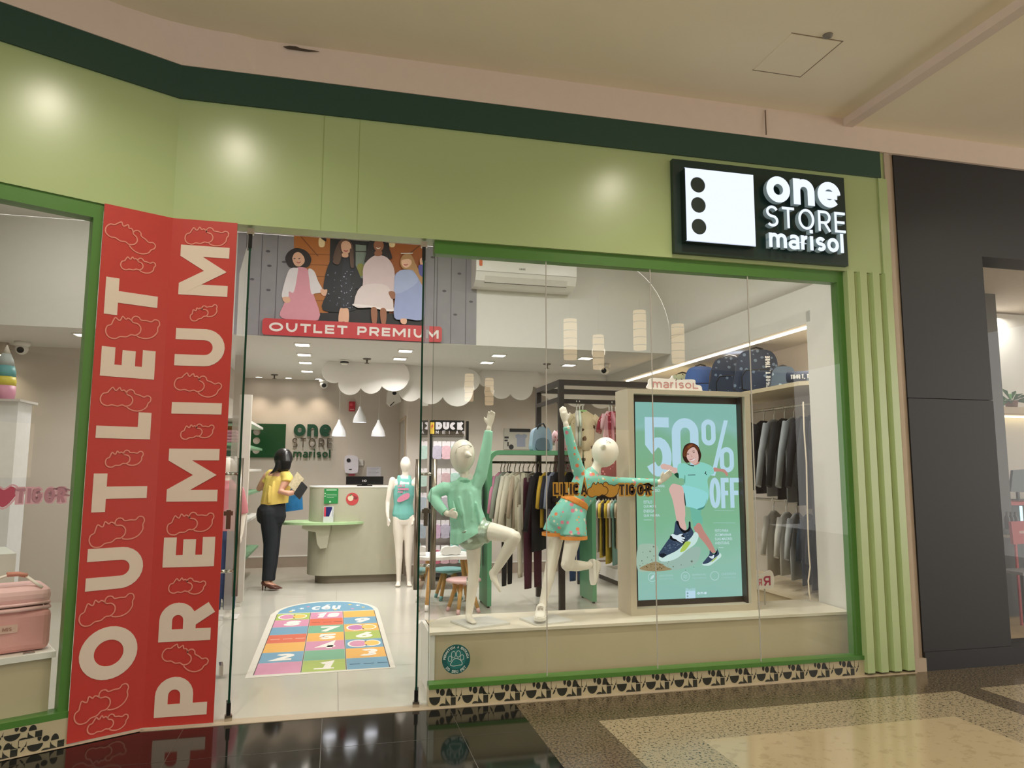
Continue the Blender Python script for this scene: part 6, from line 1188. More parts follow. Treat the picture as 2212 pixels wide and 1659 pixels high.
rx = lambda px: P(px, 900, 7.38).x
garment('pyjamas', (rx(1259), 7.38, 2.16), .12, .3, .44, '', 'cream baby pyjamas with brown bear print and a green bib, facing the window', GR2, hang='e8e6e0', sleeve=.12, mk=CRM, trim='a8d890')
for i, px in enumerate((1246, 1252)): garment('shirt', (rx(px), 7.38, 2.16), 1.25, .28, .4, ('e0dccf', 'd2dfcf')[i], ('white baby top edge-on left of the bear pyjamas', 'pale green baby top edge-on just behind the bear pyjamas')[i], GR2, hang='e8e6e0', sleeve=.14)
garment('dress', (rx(1330), 7.38, 2.16), .3, .36, .86, '', 'dark red floral girl\'s dress hanging next to the screen totem', GR2, hang='e8e6e0', sleeve=.2, mk=REDF, thick=.035)
garment('dress', (rx(1316), 7.38, 2.16), .75, .3, .5, '', 'pink floral baby dress half hidden behind the dark red dress', GR2, hang='e8e6e0', sleeve=.16, mk=PKF)
for i, (px, c, lb) in enumerate(((1322, 'c88a96', 'rose baby top between the two floral dresses'), (1338, 'b8c4c0', 'pale grey baby top at the right end of the upper rail of the black frame'))): garment('shirt', (rx(px), 7.38, 2.16), 1.3, .28, .44, c, lb, GR2, hang='e8e6e0', sleeve=.14)
garment('dress', (P(1218, 950, 7.9).x, 7.9, 2.0), .5, .3, .62, '', 'pink dress with a frilled sleeve hanging behind the front black post', GR2, hang='e8e6e0', sleeve=.15, mk=PKF)
lx = lambda px: P(px, 1080, 7.97).x
garment('pants', (lx(1245), 7.97, 1.13), .5, .26, .86, '33476e', 'blue denim jeans on the lower rail behind the bent knee', GR2, hang='e8e6e0')
garment('pants', (lx(1225), 7.97, 1.13), .6, .26, .66, '24222c', 'dark trousers with frayed hem on the lower rail behind the bent knee', GR2, hang='e8e6e0')
# ---- right wall lower rail with small t-shirts
rr = thing('wall_rail', 'black wall rail of children\'s t-shirts beside the screen totem', 'clothes rail', (3.3, 8.75, 1.1)); f = MB(); f.use(BKM); f.cyl((2.95, 8.62, 1.135), (3.75, 8.62, 1.135), .013, 10); f.bb((2.9, 8.7, .98), (3.8, 8.74, 1.3)); f.obj('bar', parent=rr)
f = MB(); f.use(BKM)
for x in (3.0, 3.7): f.bb((x-.012, 8.62, 1.12), (x+.012, 8.7, 1.15)); f.bb((x-.02, 8.74, 0), (x+.02, 8.78, 1.3))
f.obj('bracket', parent=rr)
GR3 = 'children\'s t-shirts on the black wall rail'
for i, (px, c, h, lb) in enumerate(((1272, 'c9cad8', .6, 'pale lilac t-shirt at the left end of the black wall rail'), (1280, 'b6b9cc', .62, 'lilac t-shirt second from the left on the black wall rail'), (1287, '8aa596', .6, 'sage green t-shirt on the black wall rail'), (1294, 'd6d4da', .64, 'white t-shirt beside the yellow ones on the black wall rail'), (1303, 'd8bb4a', .7, 'yellow t-shirt, left one of two on the black wall rail'), (1309, '2a2826', .68, 'black t-shirt between two yellow ones'), (1315, 'd2b43e', .78, 'long yellow t-shirt, right one of two on the black wall rail'), (1322, 'd8ccb8', .58, 'cream t-shirt right of the yellow ones'), (1329, '7da69c', .8, 'teal t-shirt hanging lowest near the totem'), (1337, 'bfae90', .6, 'tan furry top next to the totem on the black wall rail'))):
    garment('shirt', (P(px, 1090, 8.62).x, 8.62, 1.148), .95, .34, h, c, lb, GR3, hang='f0eeea', sleeve=.16)
bn = thing('wall_bench', 'low white bench with a dark kick strip along the right wall', 'bench', (3.8, 8.4, 0)); f = MB(); f.use(SH).bb((3.38, 7.2, .07), (4.29, 9.2, .2)); f.obj('body', parent=bn); f = MB(); f.use(BLACK).bb((3.42, 7.22, .001), (4.29, 9.18, .07)); f.obj('kick_strip', parent=bn)
# ---- closet on the right wall: shelf, bags, rails
sh_ = thing('wall_shelf', 'long beige shelf carrying backpacks along the right closet', 'shelf', (4.0, 6.5, 2.1)); f = MB(); f.use(mat('d2c3a6', .5, var=.04)).prism([(4.299, 5.06), (4.299, 8.6), (3.70, 8.6), (3.70, 5.2), (3.82, 5.06)], (0, 0, 2.11), (1, 0, 0), (0, 1, 0), .035); f.obj('board', parent=sh_)
ls = MB(); ls.use(emis('ffe3c2', 9)).bb((3.765, 5.08, 2.585), (3.79, 9.0, 2.605)); own(ls.obj('led_strip'), 'warm white LED strip along the top edge of the right closet', 'light strip')
for y in (5.3, 6.6, 8.0): lamp('AREA', (3.95, y, 2.57), 4.5, (1, .86, .7), .25, (0, math.radians(18), 0))
def bag(label, y, w, h, m, name='backpack', txt=None, x=3.80, pocket=True, d=.16, cat='backpack'):
    r = thing(name, label, cat, (x+.1, y, 2.146), 'backpacks on the closet shelf'); R_ = Matrix.Rotation(math.radians(-28), 3, 'Z'); o = V((x+.1, y, 2.146)); ux, uy = R_ @ V((1, 0, 0)), Z_
    f = MB(); f.use(m).prism(spline([(-w*.5, .01), (-w*.5, h*.55), (-w*.44, h*.85), (-w*.25, h), (w*.25, h), (w*.44, h*.85), (w*.5, h*.55), (w*.5, .01)], 4), o + R_ @ V((0, d/2, 0)), ux, uy, d); f.obj('body', parent=r)
    f = MB(); f.use(mat('15181f', .6)).tube([o + R_ @ V((t_, -.02, h*zz_)) for t_, zz_ in ((-w*.2, .97), (-w*.15, 1.05), (0, 1.09), (w*.15, 1.05), (w*.2, .97))], .009, 6); f.obj('handle', parent=r)
    if pocket:
        f = MB(); f.use(m).prism(spline([(-w*.36, .03), (-w*.38, h*.36), (-w*.28, h*.52), (w*.28, h*.52), (w*.38, h*.36), (w*.36, .03)], 4), o + R_ @ V((0, -d/2, 0)), ux, uy, .035); f.obj('pocket', parent=r)
        pp = [o + R_ @ V((a*w, -d/2-.036, b*h)) for a, b in ((-.37, .06), (-.38, .36), (-.28, .52), (0, .53), (.28, .52), (.38, .36), (.37, .06))]; f = MB(); f.use(mat('10131a', .5)).tube([tuple(v) for v in pp], .005, 6); f.obj('zip', parent=r)
    if txt:
        f = MB(); f.use(mat('e4e6e8', .6)); oo = o + R_ @ V((0, -d/2-.037 if pocket else -d/2-.001, 0)); word(f, txt, oo, Z_, ux*-1, .03, -w*.3, h*.84, -w*.19, .26, .003, .18); f.obj('lettering', parent=r)
    return r
CAMO = baby_cloth('2c3850', '6d8098', 16); CAMO2 = baby_cloth('46566a', '8fa2b2', 14); CHK = baby_cloth('b6bfa6', '1e221e', 28); BLU = mat('2f559a', .5, var=.25, scale=6)
by = lambda px: 3.9/max(1e-6, (P(px, 800, 1.0).x))
bag('black and cream checked backpack at the far end of the closet shelf', by(1474), .32, .36, CHK)
bag('bright blue backpack between the checked one and the dark patterned ones', by(1513), .34, .39, BLU)
bag('dark brown bag squeezed behind the blue backpack', by(1536), .26, .37, mat('3a3033', .6), pocket=False, x=3.92)
bag('navy cloud-patterned backpack lettered TIGOR T. TIGRE, left of the two large ones', by(1577), .38, .4, CAMO, txt='TIGOR T. TIGRE')
bag('navy cloud-patterned backpack lettered TIGOR T. TIGRE, right of the two large ones', by(1634), .38, .4, CAMO, txt='TIGOR T. TIGRE')
bag('grey-blue lunch bag with a dark lid near the front of the closet shelf', by(1678), .2, .2, CAMO2, 'lunch_bag', None, 3.86, False, cat='bag')
pc = thing('pencil_case', 'navy pencil case lettered TIGOR T. TIGRE lying at the shelf corner', 'pencil case', (3.82, 5.32, 2.146)); R_ = Matrix.Rotation(math.radians(-40), 3, 'Z'); o = V((3.84, 5.32, 2.2)); ux = R_ @ V((1, 0, 0))
f = MB(); f.use(CAMO).tube([o - ux*.14, o - ux*.13, o + ux*.13, o + ux*.14], [.035, .052, .052, .035], 18); f.obj('body', parent=pc); f = MB(); f.use(mat('e4e6e8', .6)); word(f, 'TIGOR T. TIGRE', o + R_ @ V((0, -.052, 0)), ux, Z_, -.1, -.018, .1, .018, .24, .003, .14); f.obj('lettering', parent=pc)
cr = thing('closet_rail', 'pale upper hanging rail under the shelf of the right closet', 'clothes rail', (3.98, 6.0, 1.98)); f = MB(); f.use(mat('c8c2b6', .3, .6)).cyl((3.98, 5.07, 1.985), (3.98, 8.3, 1.985), .013, 12); f.obj('bar', parent=cr); f = MB(); f.use(mat('c8c2b6', .3, .6))
for y in (5.15, 6.6, 8.2): f.bb((3.972, y-.01, 1.985), (3.988, y+.01, 2.109))
f.obj('bracket', parent=cr)
cr2 = thing('closet_rail', 'pale lower hanging rail of the right closet', 'clothes rail', (3.98, 6.0, 1.12)); f = MB(); f.use(mat('c8c2b6', .3, .6)).cyl((3.98, 5.07, 1.14), (3.98, 8.3, 1.14), .013, 12); f.obj('bar', parent=cr2); f = MB(); f.use(mat('c8c2b6', .3, .6))
for y in (5.07, 8.28): f.bb((3.97, y, 1.12), (4.299, y+.02, 1.16))
f.obj('bracket', parent=cr2)
GR4, GR5 = 'dark clothes on the upper closet rail', 'clothes on the lower closet rail'
garment('pants', (3.98, 5.3, 1.998), .35, .34, .92, '22252b', 'dark charcoal trousers clipped on a white hanger at the front of the closet', GR4, hang='ece4cc', thick=.05)
for i, (y, k, c, lb) in enumerate(((5.42, 'jacket', '1b1e25', 'black jacket just behind the clipped charcoal trousers'), (5.54, 'jacket', '1a1c24', 'black jacket with the second pale hanger in the closet'), (5.68, 'jacket', '9aa0a6', 'grey jacket with pale sleeves between black ones in the closet'), (5.82, 'jacket', '16181e', 'black jacket behind the grey one in the closet'), (5.98, 'jacket', 'a8acb2', 'light grey jacket deeper in the closet'), (6.15, 'jacket', '17181f', 'black jacket beside the totem edge in the closet'), (6.4, 'shirt', '2c2422', 'brown-black top farthest back in view in the closet'))): garment(k, (3.98, y, 1.998), .55, .4, .8-.02*i, c, lb, GR4, hang='ece8e0', sleeve=.6)
for i, (y, k, c, h, lb) in enumerate(((5.3, 'pants', '202632', .72, 'dark navy trousers at the front of the lower closet rail'), (5.42, 'jacket', '1c222c', .62, 'black jacket behind the navy trousers on the lower closet rail'), (5.54, 'jacket', '20303f', .6, 'dark blue jacket on the lower closet rail'), (5.7, 'shirt', 'b9bcc0', .58, 'pale grey shirt on the lower closet rail'), (5.85, 'shirt', 'd5d2cc', .56, 'white shirt with ruffles on the lower closet rail'), (6.05, 'shirt', 'c2bdb4', .6, 'off-white shirt beside the totem on the lower closet rail'))): garment(k, (3.98, y, 1.155), .6, .36, h, c, lb, GR5, hang='ece8e0', sleeve=.35)
cbn = thing('closet_bench', 'beige bench along the floor of the right closet', 'bench', (4.0, 6.2, 0)); f = MB(); f.use(mat('c7b493', .5, var=.05)).bb((3.72, 5.07, .001), (4.295, 7.15, .36)); f.obj('body', parent=cbn); f = MB(); f.use(mat('d8c8ac', .45)).bb((3.7, 5.06, .36), (4.298, 7.17, .385)); f.obj('top', parent=cbn)
cs = thing('cutout_sign', 'small white cut-out sign with mirrored coloured letters beside the totem foot', 'sign', (3.17, 5.03, .401)); p = [P(*t, 5.02) for t in spline([(1611, 1270), (1612, 1243), (1622, 1236), (1636, 1242), (1650, 1238), (1664, 1232), (1671, 1245), (1669, 1268), (1650, 1272), (1630, 1273)], 5)]
f = MB(); f.use(mat('e2dedb', .5)).prism([(v.x, v.z) for v in p], (0, 5.03, 0), X_, Z_, .015); f.obj('board', parent=cs)
f = MB(); f.use(mat('b0aca6', .4)).bb((3.2, 5.025, .401), (3.21, 5.03, min(v.z for v in p)+.02)); f.obj('stick', parent=cs)
for ch, xa, xb, c, fl in (('H', 1612, 1620, 'a0523e', 0), ('I', 1627, 1634, '4a8cb8', 0), ('R', 1638, 1646, 'c76a7c', 1), ('R', 1650, 1664, 'a83a5a', 1)):
    q0, q1 = P(xa, 1265, 5.014), P(xb, 1244 if ch != 'R' or xa > 1645 else 1250, 5.014); f = MB(); f.use(mat(c, .5))
    if fl: word(f, ch, (q0.x+q1.x, 5.0143, 0), X_*-1, Z_, q0.x, q0.z, q1.x, q1.z, .2, -.0012)
    else: word(f, ch, (0, 5.0143, 0), X_, Z_, q0.x, q0.z, q1.x, q1.z, .24, .0012)
    f.obj('letter', parent=cs)
f = MB(); f.use(mat('e8d9c4', .5)); f.tube([P(1735, 868, 5.07), P(1737, 930, 5.065), P(1742, 1000, 5.06), P(1744, 1100, 5.06), P(1747, 1190, 5.06), P(1750, 1225, 5.055), P(1746, 1255, 5.055), P(1748, 1280, 5.05), P(1751, 1298, 5.05)], .006, 8)
own(f.obj('white_cable'), 'thin wavy white cable hanging down the front edge of the closet', 'cable')
# ================================================================ SOCK DISPLAY
dk = thing('wall_sign', 'black DUCK MEIAS sock sign above the sock display', 'sign', tuple(P(967, 940, 9.0)))
a, b = P(931, 940, 9.0), P(1003, 908.5, 9.0); f = MB(); f.use(BLK2).bb((a.x, 9.0, a.z), (b.x, 9.02, b.z)); f.obj('board', parent=dk)
f = MB(); f.use(mat('cbc6cc', .5)); p, r = P(941, 927.5, 8.99), P(1001, 912.5, 8.99); word(f, 'DUCK', (0, 8.9995, 0), X_, Z_, p.x, p.z, r.x, r.z, .38, .002, .1)
p, r = P(941.5, 937, 8.99), P(1001.5, 931, 8.99); xs_ = [p.x + (r.x-p.x)*k/4.0*.955 for k in range(5)]
for ch, x in zip('MEIAS', xs_): word(f, ch, (0, 8.9995, 0), X_, Z_, x, p.z, x+.036 if ch != 'I' else x+.01, r.z, .16, .002)
f.obj('lettering', parent=dk)
f = MB(); f.use(mat('d8b53c', .5)); p, r = P(930, 937, 8.99), P(938.5, 912, 8.99); f.bb((p.x, 8.997, p.z), (r.x, 9.0, r.z)); f.use(mat('c8603a', .5)).prism([(p.x+.005, p.z+.1), (p.x+.03, p.z+.12), (p.x+.035, p.z+.09), (p.x+.01, p.z+.06)], (0, 8.997, 0), X_, Z_, .001); f.obj('emblem_panel', parent=dk)
sd_ = thing('display_rack', 'grey sock display rack with wire hooks below the black sign', 'display rack', (1.42, 9.04, 0)); RKX0, RKX1 = P(928, 1000, 9.0).x, P(1012, 1000, 9.0).x
f = MB(); f.use(mat('a8a29c', .6)).bb((RKX0, 9.03, .05), (RKX1, 9.06, P(960, 941, 9.0).z)); f.obj('back_board', parent=sd_)
f = MB(); f.use(BLK2); 
for x in (RKX0, RKX1-.03): f.bb((x, 9.0, .0), (x+.03, 9.06, P(960, 909, 9.0).z))
f.bb((RKX0, 8.7, .12), (RKX1, 9.03, .15)); f.obj('upright', parent=sd_)
random.seed(4)
SKC = ['c9a8c4', 'a8c8c0', 'c4a4aa', 'b8b0c4', 'd8b0bc', 'c46a80', 'b0aab4', 'd8c8d0', '9aa8b8', 'cc8fa4']
ROWS = [(P(960, 956, 9.0).z, 'top row'), (P(960, 1014, 9.0).z, 'second row'), (P(960, 1066, 9.0).z, 'third row'), (P(960, 1124, 9.0).z, 'fourth row'), (P(960, 1178, 9.0).z, 'fifth row')]
POSN = ['leftmost', 'second from the left', 'second from the right', 'rightmost']
for ri, (z, rn) in enumerate(ROWS):
    for k in range(4):
        x = RKX0 + .08 + (RKX1-RKX0-.16)*k/3; c = random.choice(SKC); r = thing('sock_pack', 'clear pack of pastel socks, %s of the sock rack, %s' % (rn, POSN[k]), 'socks', (x, 8.9, z-.2), 'packs of socks on the display rack')
        f = MB(); f.use(mat('8a8680', .3, .8)).cyl((x, 9.03, z), (x, 8.86, z+.006), .003, 6); f.obj('hook', parent=r)
        f = MB(); f.use(mat('e4dee4', .25)).bb((x-.05, 8.9, z-.05), (x+.05, 8.905, z+.012)); f.obj('card', parent=r)
        f = MB(); f.use(mat(c, .6, var=.25, scale=40)).prism([(x+a_, z-.2+b_) for a_, b_ in spline([(-.05, 0), (-.055, .08), (-.045, .15), (.045, .15), (.055, .08), (.05, 0)], 3)], (0, 8.93, 0), X_, Z_, .045); f.obj('socks', parent=r)
# ================================================================ LEFT SIDE OF THE SHOP (seen between the banner and the open door)
gd = thing('display_gondola', 'white display gondola with green shelves left of the entrance', 'display unit', (-1.18, 9.2, 0)); GRS = mat('7fb08a', .45)
f = MB(); f.use(mat('cfc9bf', .5)).bb((-1.0, 8.12, .05), (-.88, 8.2, 2.2)); f.bb((-1.32, 8.12, .05), (-1.0, 8.15, .9)); f.obj('end_panel', parent=gd)
f = MB(); f.use(WHITE).bb((-1.0, 8.13, .001), (-.9, 8.19, .05)); f.obj('foot', parent=gd)
f = MB(); f.use(mat('c9c3b8', .5)).bb((-1.34, 8.2, .0), (-1.3, 10.6, 2.3)); f.obj('back_panel', parent=gd)
for i, z in enumerate((.35, .78, 1.1, 1.38, 1.66, 1.95)):
    f = MB(); f.use(WHITE if i % 2 else GRS).bb((-1.3, 8.2, z), (-.98, 10.6, z+.03)); f.obj('shelf', parent=gd)
STK = [('f0ece8', 'folded white tops'), ('5f8a78', 'green storage box'), ('c48a9a', 'folded pink tops'), ('b07a4c', 'brown cardboard box'), ('3a3a40', 'black handbag'), ('e8e4e4', 'folded pale tops')]
LVL = {.38: 'lowest', .81: 'second lowest', 1.13: 'middle', 1.41: 'second highest', 1.69: 'highest'}
k = 0
for z in (.38, .81, 1.13, 1.41, 1.69):
    for y in (8.45, 9.0):
        c, nm = STK[k % 6]; k += 1; f = MB(); f.use(mat(c, .7, var=.2, scale=30))
        if 'folded' in nm:
            for q_ in range(4): f.bb((-1.25+.01*q_, y-.13, z+.001+.035*q_), (-1.02-.008*q_, y+.13, z+.034+.035*q_), .01)
            own(f.obj('clothes_stack'), '%s on the %s gondola shelf, %s' % (nm, LVL[z], 'nearest the door' if y < 8.6 else 'behind the nearest ones'), 'clothes stack')
        elif 'bag' in nm:
            f.bb((-1.2, y-.12, z+.001), (-1.06, y+.12, z+.17), .03); f.tube([(-1.13, y-.07, z+.16), (-1.13, y-.05, z+.235), (-1.13, y+.05, z+.235), (-1.13, y+.07, z+.16)], .008, 6); own(f.obj('handbag'), 'black handbag on the %s gondola shelf, %s' % (LVL[z], 'nearest the door' if y < 8.6 else 'behind the nearest ones'), 'bag')
        else:
            f.bb((-1.26, y-.14, z+.001), (-1.0, y+.14, z+.18)); f.bb((-1.27, y-.15, z+.181), (-.99, y+.15, z+.21)); own(f.obj('storage_box'), '%s on the %s gondola shelf, %s' % (nm, LVL[z], 'nearest the door' if y < 8.6 else 'behind the nearest ones'), 'box')
pm = thing('child_mannequin', 'mannequin in a pink top and blue jeans glimpsed between the PREMIUM banner and door', 'mannequin', (-1.1, 7.55, 0)); jq = lambda x, y, Y=7.55: P(x, y, Y)
f = MB(); f.use(MP).box((jq(488, 1300).x, 7.55, .007), (.24, .24, .012)); f.obj('base_plate', parent=pm)
jx = jq(489, 1100).x
def b4(mb):
    egg(mb, (jx, 7.55, 1.42), (0, 0, 1), .075, .085, .105); limb(mb, [((jx, 7.55, 1.33), .035), ((jx, 7.55, 1.24), .04)]); limb(mb, [((jx, 7.55, 1.25), .08, .05), ((jx, 7.55, 1.05), .08, .06), ((jx, 7.55, .8), .1, .07)])
    for s in (-1, 1): limb(mb, [((jx+s*.06, 7.55, .8), .06), ((jx+s*.06, 7.55, .45), .045), ((jx+s*.06, 7.55, .06), .028)]); limb(mb, [((jx+s*.06, 7.55, .04), .026, .02), ((jx+s*.06, 7.44, .025), .03, .012)]); limb(mb, [((jx+s*.12, 7.55, 1.22), .03), ((jx+s*.16, 7.55, .98), .026), ((jx+s*.15, 7.5, .78), .02)]); hand(mb, (jx+s*.15, 7.5, .78), (0, -.2, -1), (0, -1, .2), .9)
fuse('body', b4, MAN, pm, .008, 4)
def tp(mb):
    limb(mb, [((jx, 7.55, 1.27), .07, .05), ((jx, 7.55, 1.22), .14, .08), ((jx, 7.55, 1.0), .12, .09), ((jx, 7.55, .82), .135, .095)], caps=(1, 0))
    for s in (-1, 1): limb(mb, [((jx+s*.11, 7.55, 1.2), .05), ((jx+s*.15, 7.55, 1.04), .048), ((jx+s*.16, 7.55, .98), .046)], caps=(1, 0))
fuse('top', tp, mat('d0868e', .8), pm, .008, 4)
def jnn(mb):
    limb(mb, [((jx, 7.55, .88), .115, .085), ((jx, 7.55, .78), .13, .09)])
    for s in (-1, 1): limb(mb, [((jx+s*.065, 7.55, .8), .075), ((jx+s*.065, 7.55, .45), .062), ((jx+s*.065, 7.55, .08), .055)], caps=(1, 0))
fuse('jeans', jnn, mat('3a4a70', .8, var=.15), pm, .008, 4)
# ================================================================ LEFT DISPLAY WINDOW
lp = thing('display_platform', 'beige display platform under the pink suitcase in the left window', 'platform', tuple(L(.95, 0, -.35)))
f = MB(); f.use(PLB); lbox(f, .44, 2.2, 0, .44, -.08, -.55); f.obj('base', parent=lp); f = MB(); f.use(WHITE); lbox(f, .425, 2.22, .44, .47, -.06, -.58); f.obj('top', parent=lp)
f = MB(); f.use(mat('a8a8a4', .25, .8)); lbox(f, .515, .565, .4705, .475, -.085, -.11); own(f.obj('metal_clip'), 'small metal clip on the left window platform in front of the suitcase', 'clip')
su = thing('suitcase', 'pink children\'s suitcase with a white strap handle in the left window', 'suitcase', tuple(L(.68, .471, -.26)))
SUP = mat('dba09c', .6, var=.05, bump=.1); SUL = mat('e8bcbb', .6, var=.04)
def L3(t, z, o): return L(t, z, o)
def sbody(z0, z1, t0, t1, o0, o1, bev, name, m):
    f = MB(); f.use(m); c = L((t0+t1)/2, (z0+z1)/2, (o0+o1)/2); f.box(c, (t1-t0, o0-o1, z1-z0), math.atan2(-LD.y, -LD.x), bev); return f.obj(name, parent=su)
sbody(.473, .685, .445, .98, -.12, -.44, .035, 'body', SUP); sbody(.70, .80, .45, .975, -.13, -.43, .04, 'lid', SUL)
f = MB(); f.use(SUL)
for z, r_ in ((.69, .011), (.715, .008)): f.tube([L(t, z, o) for t, o in [(.46, -.14), (.455, -.2), (.455, -.36), (.47, -.43), (.95, -.43), (.97, -.36), (.97, -.2), (.955, -.13), (.8, -.115), (.6, -.115), (.46, -.14)]], r_, 8)
f.obj('piping', parent=su)
f = MB(); f.use(mat('efe2d8', .7)); f.tube([L(t, z, o) for t, z, o in ((.495, .79, -.15), (.53, .82, -.17), (.57, .855, -.2), (.64, .862, -.2), (.70, .845, -.2), (.74, .80, -.16), (.76, .76, -.125))], .014, 10, flat=.5); f.obj('strap', parent=su)
f = MB(); f.use(mat('d08a78', .6)); f.tube([L(t, z, o) for t, z, o in ((.56, .852, -.2), (.6, .864, -.2), (.65, .865, -.2))], .02, 10, flat=.6); f.obj('handle_grip', parent=su)
f = MB(); f.use(mat('d8b4a8', .35)); c = L(.64, .6, -.118); f.prism(rrect(-.045, -.02, .045, .02, .006), c, LD*-1, Z_, .004); f.use(mat('a8786c', .4)); word(f, 'MIS', c + LN*.0042, LD*-1, Z_, -.02, -.009, .02, .009, .2, .001); f.obj('badge', parent=su)
wb_ = MB(); wb_.use(mat('d8dad2', .5)); lbox(wb_, .56, 1.6, .471, .93, -.62, -1.1); own(wb_.obj('display_cube'), 'white display cube standing behind the pink suitcase', 'display cube')
bd = MB(); bd.use(mat('efeff2', .4)); q0, q1 = P(-60, 1060, 7.2), P(40, 868, 7.2); bd.bb((q0.x, 7.2, .0), (q1.x, 7.5, q1.z)); bd.use(mat('cfc8c4', .5)).bb((q0.x, 7.15, q1.z), (q1.x+.03, 7.55, q1.z+.02)); own(bd.obj('display_counter'), 'tall white display stand under the colourful rocket in the left window', 'display stand')
rk = thing('toy_rocket', 'toy rocket banded in pink, yellow and teal on the tall white stand', 'toy', (P(8, 860, 7.32).x, 7.32, q1.z+.021)); bz = q1.z+.021; RX = P(6, 860, 7.32).x
for c, z0, z1, r0, r1 in (('cf8fa6', 0, .13, .085, .09), ('cfbf4a', .13, .21, .09, .085), ('5f9a9c', .21, .31, .085, .07), ('a8aeac', .31, .42, .07, .035)):
    f = MB(); f.use(mat(c, .5)).lathe((RX, 7.32, bz), [(r0, z0), ((r0+r1)/2+.006, (z0+z1)/2), (r1, z1)], 20); f.obj('band', parent=rk)
f = MB(); f.use(mat('c9c0b4', .5)).lathe((RX, 7.32, bz), [(.034, .42), (.004, .5)], 16); f.obj('tip', parent=rk)
lw = thing('wall_lamp', 'small cylinder wall lamp shining down over the toy rocket', 'wall lamp', tuple(P(6, 755, 8.6))); p = P(6, 745, 8.6)
f = MB(); f.use(mat('b8ac9c', .5)).cyl((p.x, 8.6, p.z-.11), (p.x, 8.6, p.z+.08), .055, 20); f.bb((p.x-.02, 8.6, p.z-.02), (p.x+.02, 8.8, p.z+.02)); f.obj('body', parent=lw); f = MB(); f.use(emis('fff0d8', 8)).lathe((p.x, 8.6, p.z-.112), [(.001, 0), (.045, .001)], 18, False); f.obj('bulb', parent=lw)
lamp('SPOT', (p.x, 8.6, p.z-.12), 9, (1, .8, .58), .03, spot=110, blend=.9)
cc = P(48, 745, 8.5); cctv((cc.x, 8.5, 2.73), (.1, -1, -.35), 'white dome security camera seen through the left window')
# ================================================================ NEIGHBOURING SHOP ON THE RIGHT
NX0 = 4.42
f = MB(); f.use(mat('b89a6c', .4, var=.15)).face([(NX0, 4.62, .002), (12, 4.62, .002), (12, 10, .002), (NX0, 10, .002)]); struct(f.obj('floor'))
f = MB(); f.use(mat('e8ddd2', .7)).bb((NX0, 4.76, 3.22), (12, 10, 3.3)); struct(f.obj('ceiling'))
NW = mat('c4c2c4', .6); f = MB(); f.use(NW).bb((NX0, 8.6, 0), (12, 8.7, 3.3)); struct(f.obj('wall_back'))
f = MB(); f.use(mat('4a4848', .6, var=.15, scale=5)).bb((6.2, 5.9, 0), (6.55, 6.1, 3.22)); struct(f.obj('wall_left'))
f = MB(); f.use(NW).bb((6.3, 6.1, 0), (6.5, 8.6, 3.22)); f.bb((11.9, 4.8, 0), (12, 8.7, 3.3)); struct(f.obj('wall_right'))
n0 = lambda x, y, Y: P(x, y, Y)
NSY = 6.3
ns = thing('wall_shelf', 'lit wooden wall shelf with a plant in the neighbouring shop', 'shelf', tuple(n0(2190, 890, NSY)))
a, b = n0(2142, 893, NSY), n0(2330, 884, NSY); f = MB(); f.use(mat('c8b090', .5, var=.1)).bb((a.x, NSY-.05, a.z), (b.x, NSY+.28, b.z)); f.obj('board', parent=ns)
f = MB(); f.use(emis('ffe6b0', 5)).bb((a.x+.1, NSY+.2, a.z-.02), (b.x, NSY+.23, a.z-.002)); f.obj('led_strip', parent=ns)
f = MB(); f.use(mat('cdc8c0', .6)).bb((a.x+.02, NSY+.28, .9), (b.x+.3, NSY+.34, 3.2)); own(f.obj('wall_panel'), 'pale wall panel behind the lit shelf in the neighbouring shop', 'panel')
pl = thing('potted_plant', 'leafy green potted plant on the lit shelf of the neighbouring shop', 'plant', tuple(n0(2203, 884, NSY))); c = n0(2204, 884, NSY) + V((0, .1, 0))
f = MB(); f.use(mat('8a5a3c', .6)).lathe(c, [(.05, .001), (.065, .1), (.058, .1), (.05, .09)], 18); f.obj('pot', parent=pl)
f = MB(); f.use(mat('3f7a3a', .5, var=.3)); random.seed(9)
for k in range(26):
    a_ = random.uniform(0, 2*PI); e = random.uniform(.05, 1.1); l_ = random.uniform(.13, .24); d = V((math.cos(a_)*math.cos(e), math.sin(a_)*math.cos(e), math.sin(e))); s = V((-math.sin(a_), math.cos(a_), 0)); b0 = c + V((0, 0, .09)) + d*.03; m_ = b0 + d*l_*.55; e_ = b0 + d*l_ + V((0, 0, -.05))
    f.face([b0, m_ + s*.025, e_]); f.face([b0, e_, m_ - s*.025])
f.obj('leaves', parent=pl)
nm = thing('monitor', 'dark monitor on the counter of the neighbouring shop', 'monitor', tuple(n0(2196, 1075, 6.2))); pts = [n0(*t, 6.2) for t in ((2183, 1016), (2260, 1010), (2260, 1066), (2178, 1062))]
f = MB(); f.use(mat('1d2a30', .3)).prism([(p.x, p.z) for p in pts], (0, 6.2, 0), X_, Z_, .03); f.obj('screen', parent=nm); f = MB(); f.use(BLACK); p = n0(2200, 1078, 6.2); f.bb((p.x-.012, 6.19, p.z), (p.x+.012, 6.215, p.z+.12)); f.bb((p.x-.09, 6.12, p.z-.012), (p.x+.09, 6.26, p.z)); f.obj('stand', parent=nm)
nc = thing('bar_counter', 'dark bar counter with a red edge in the neighbouring shop', 'counter', tuple(n0(2200, 1200, 6.1))); a, b = n0(2162, 1085, 6.0), n0(2330, 1076, 6.0); zc = a.z
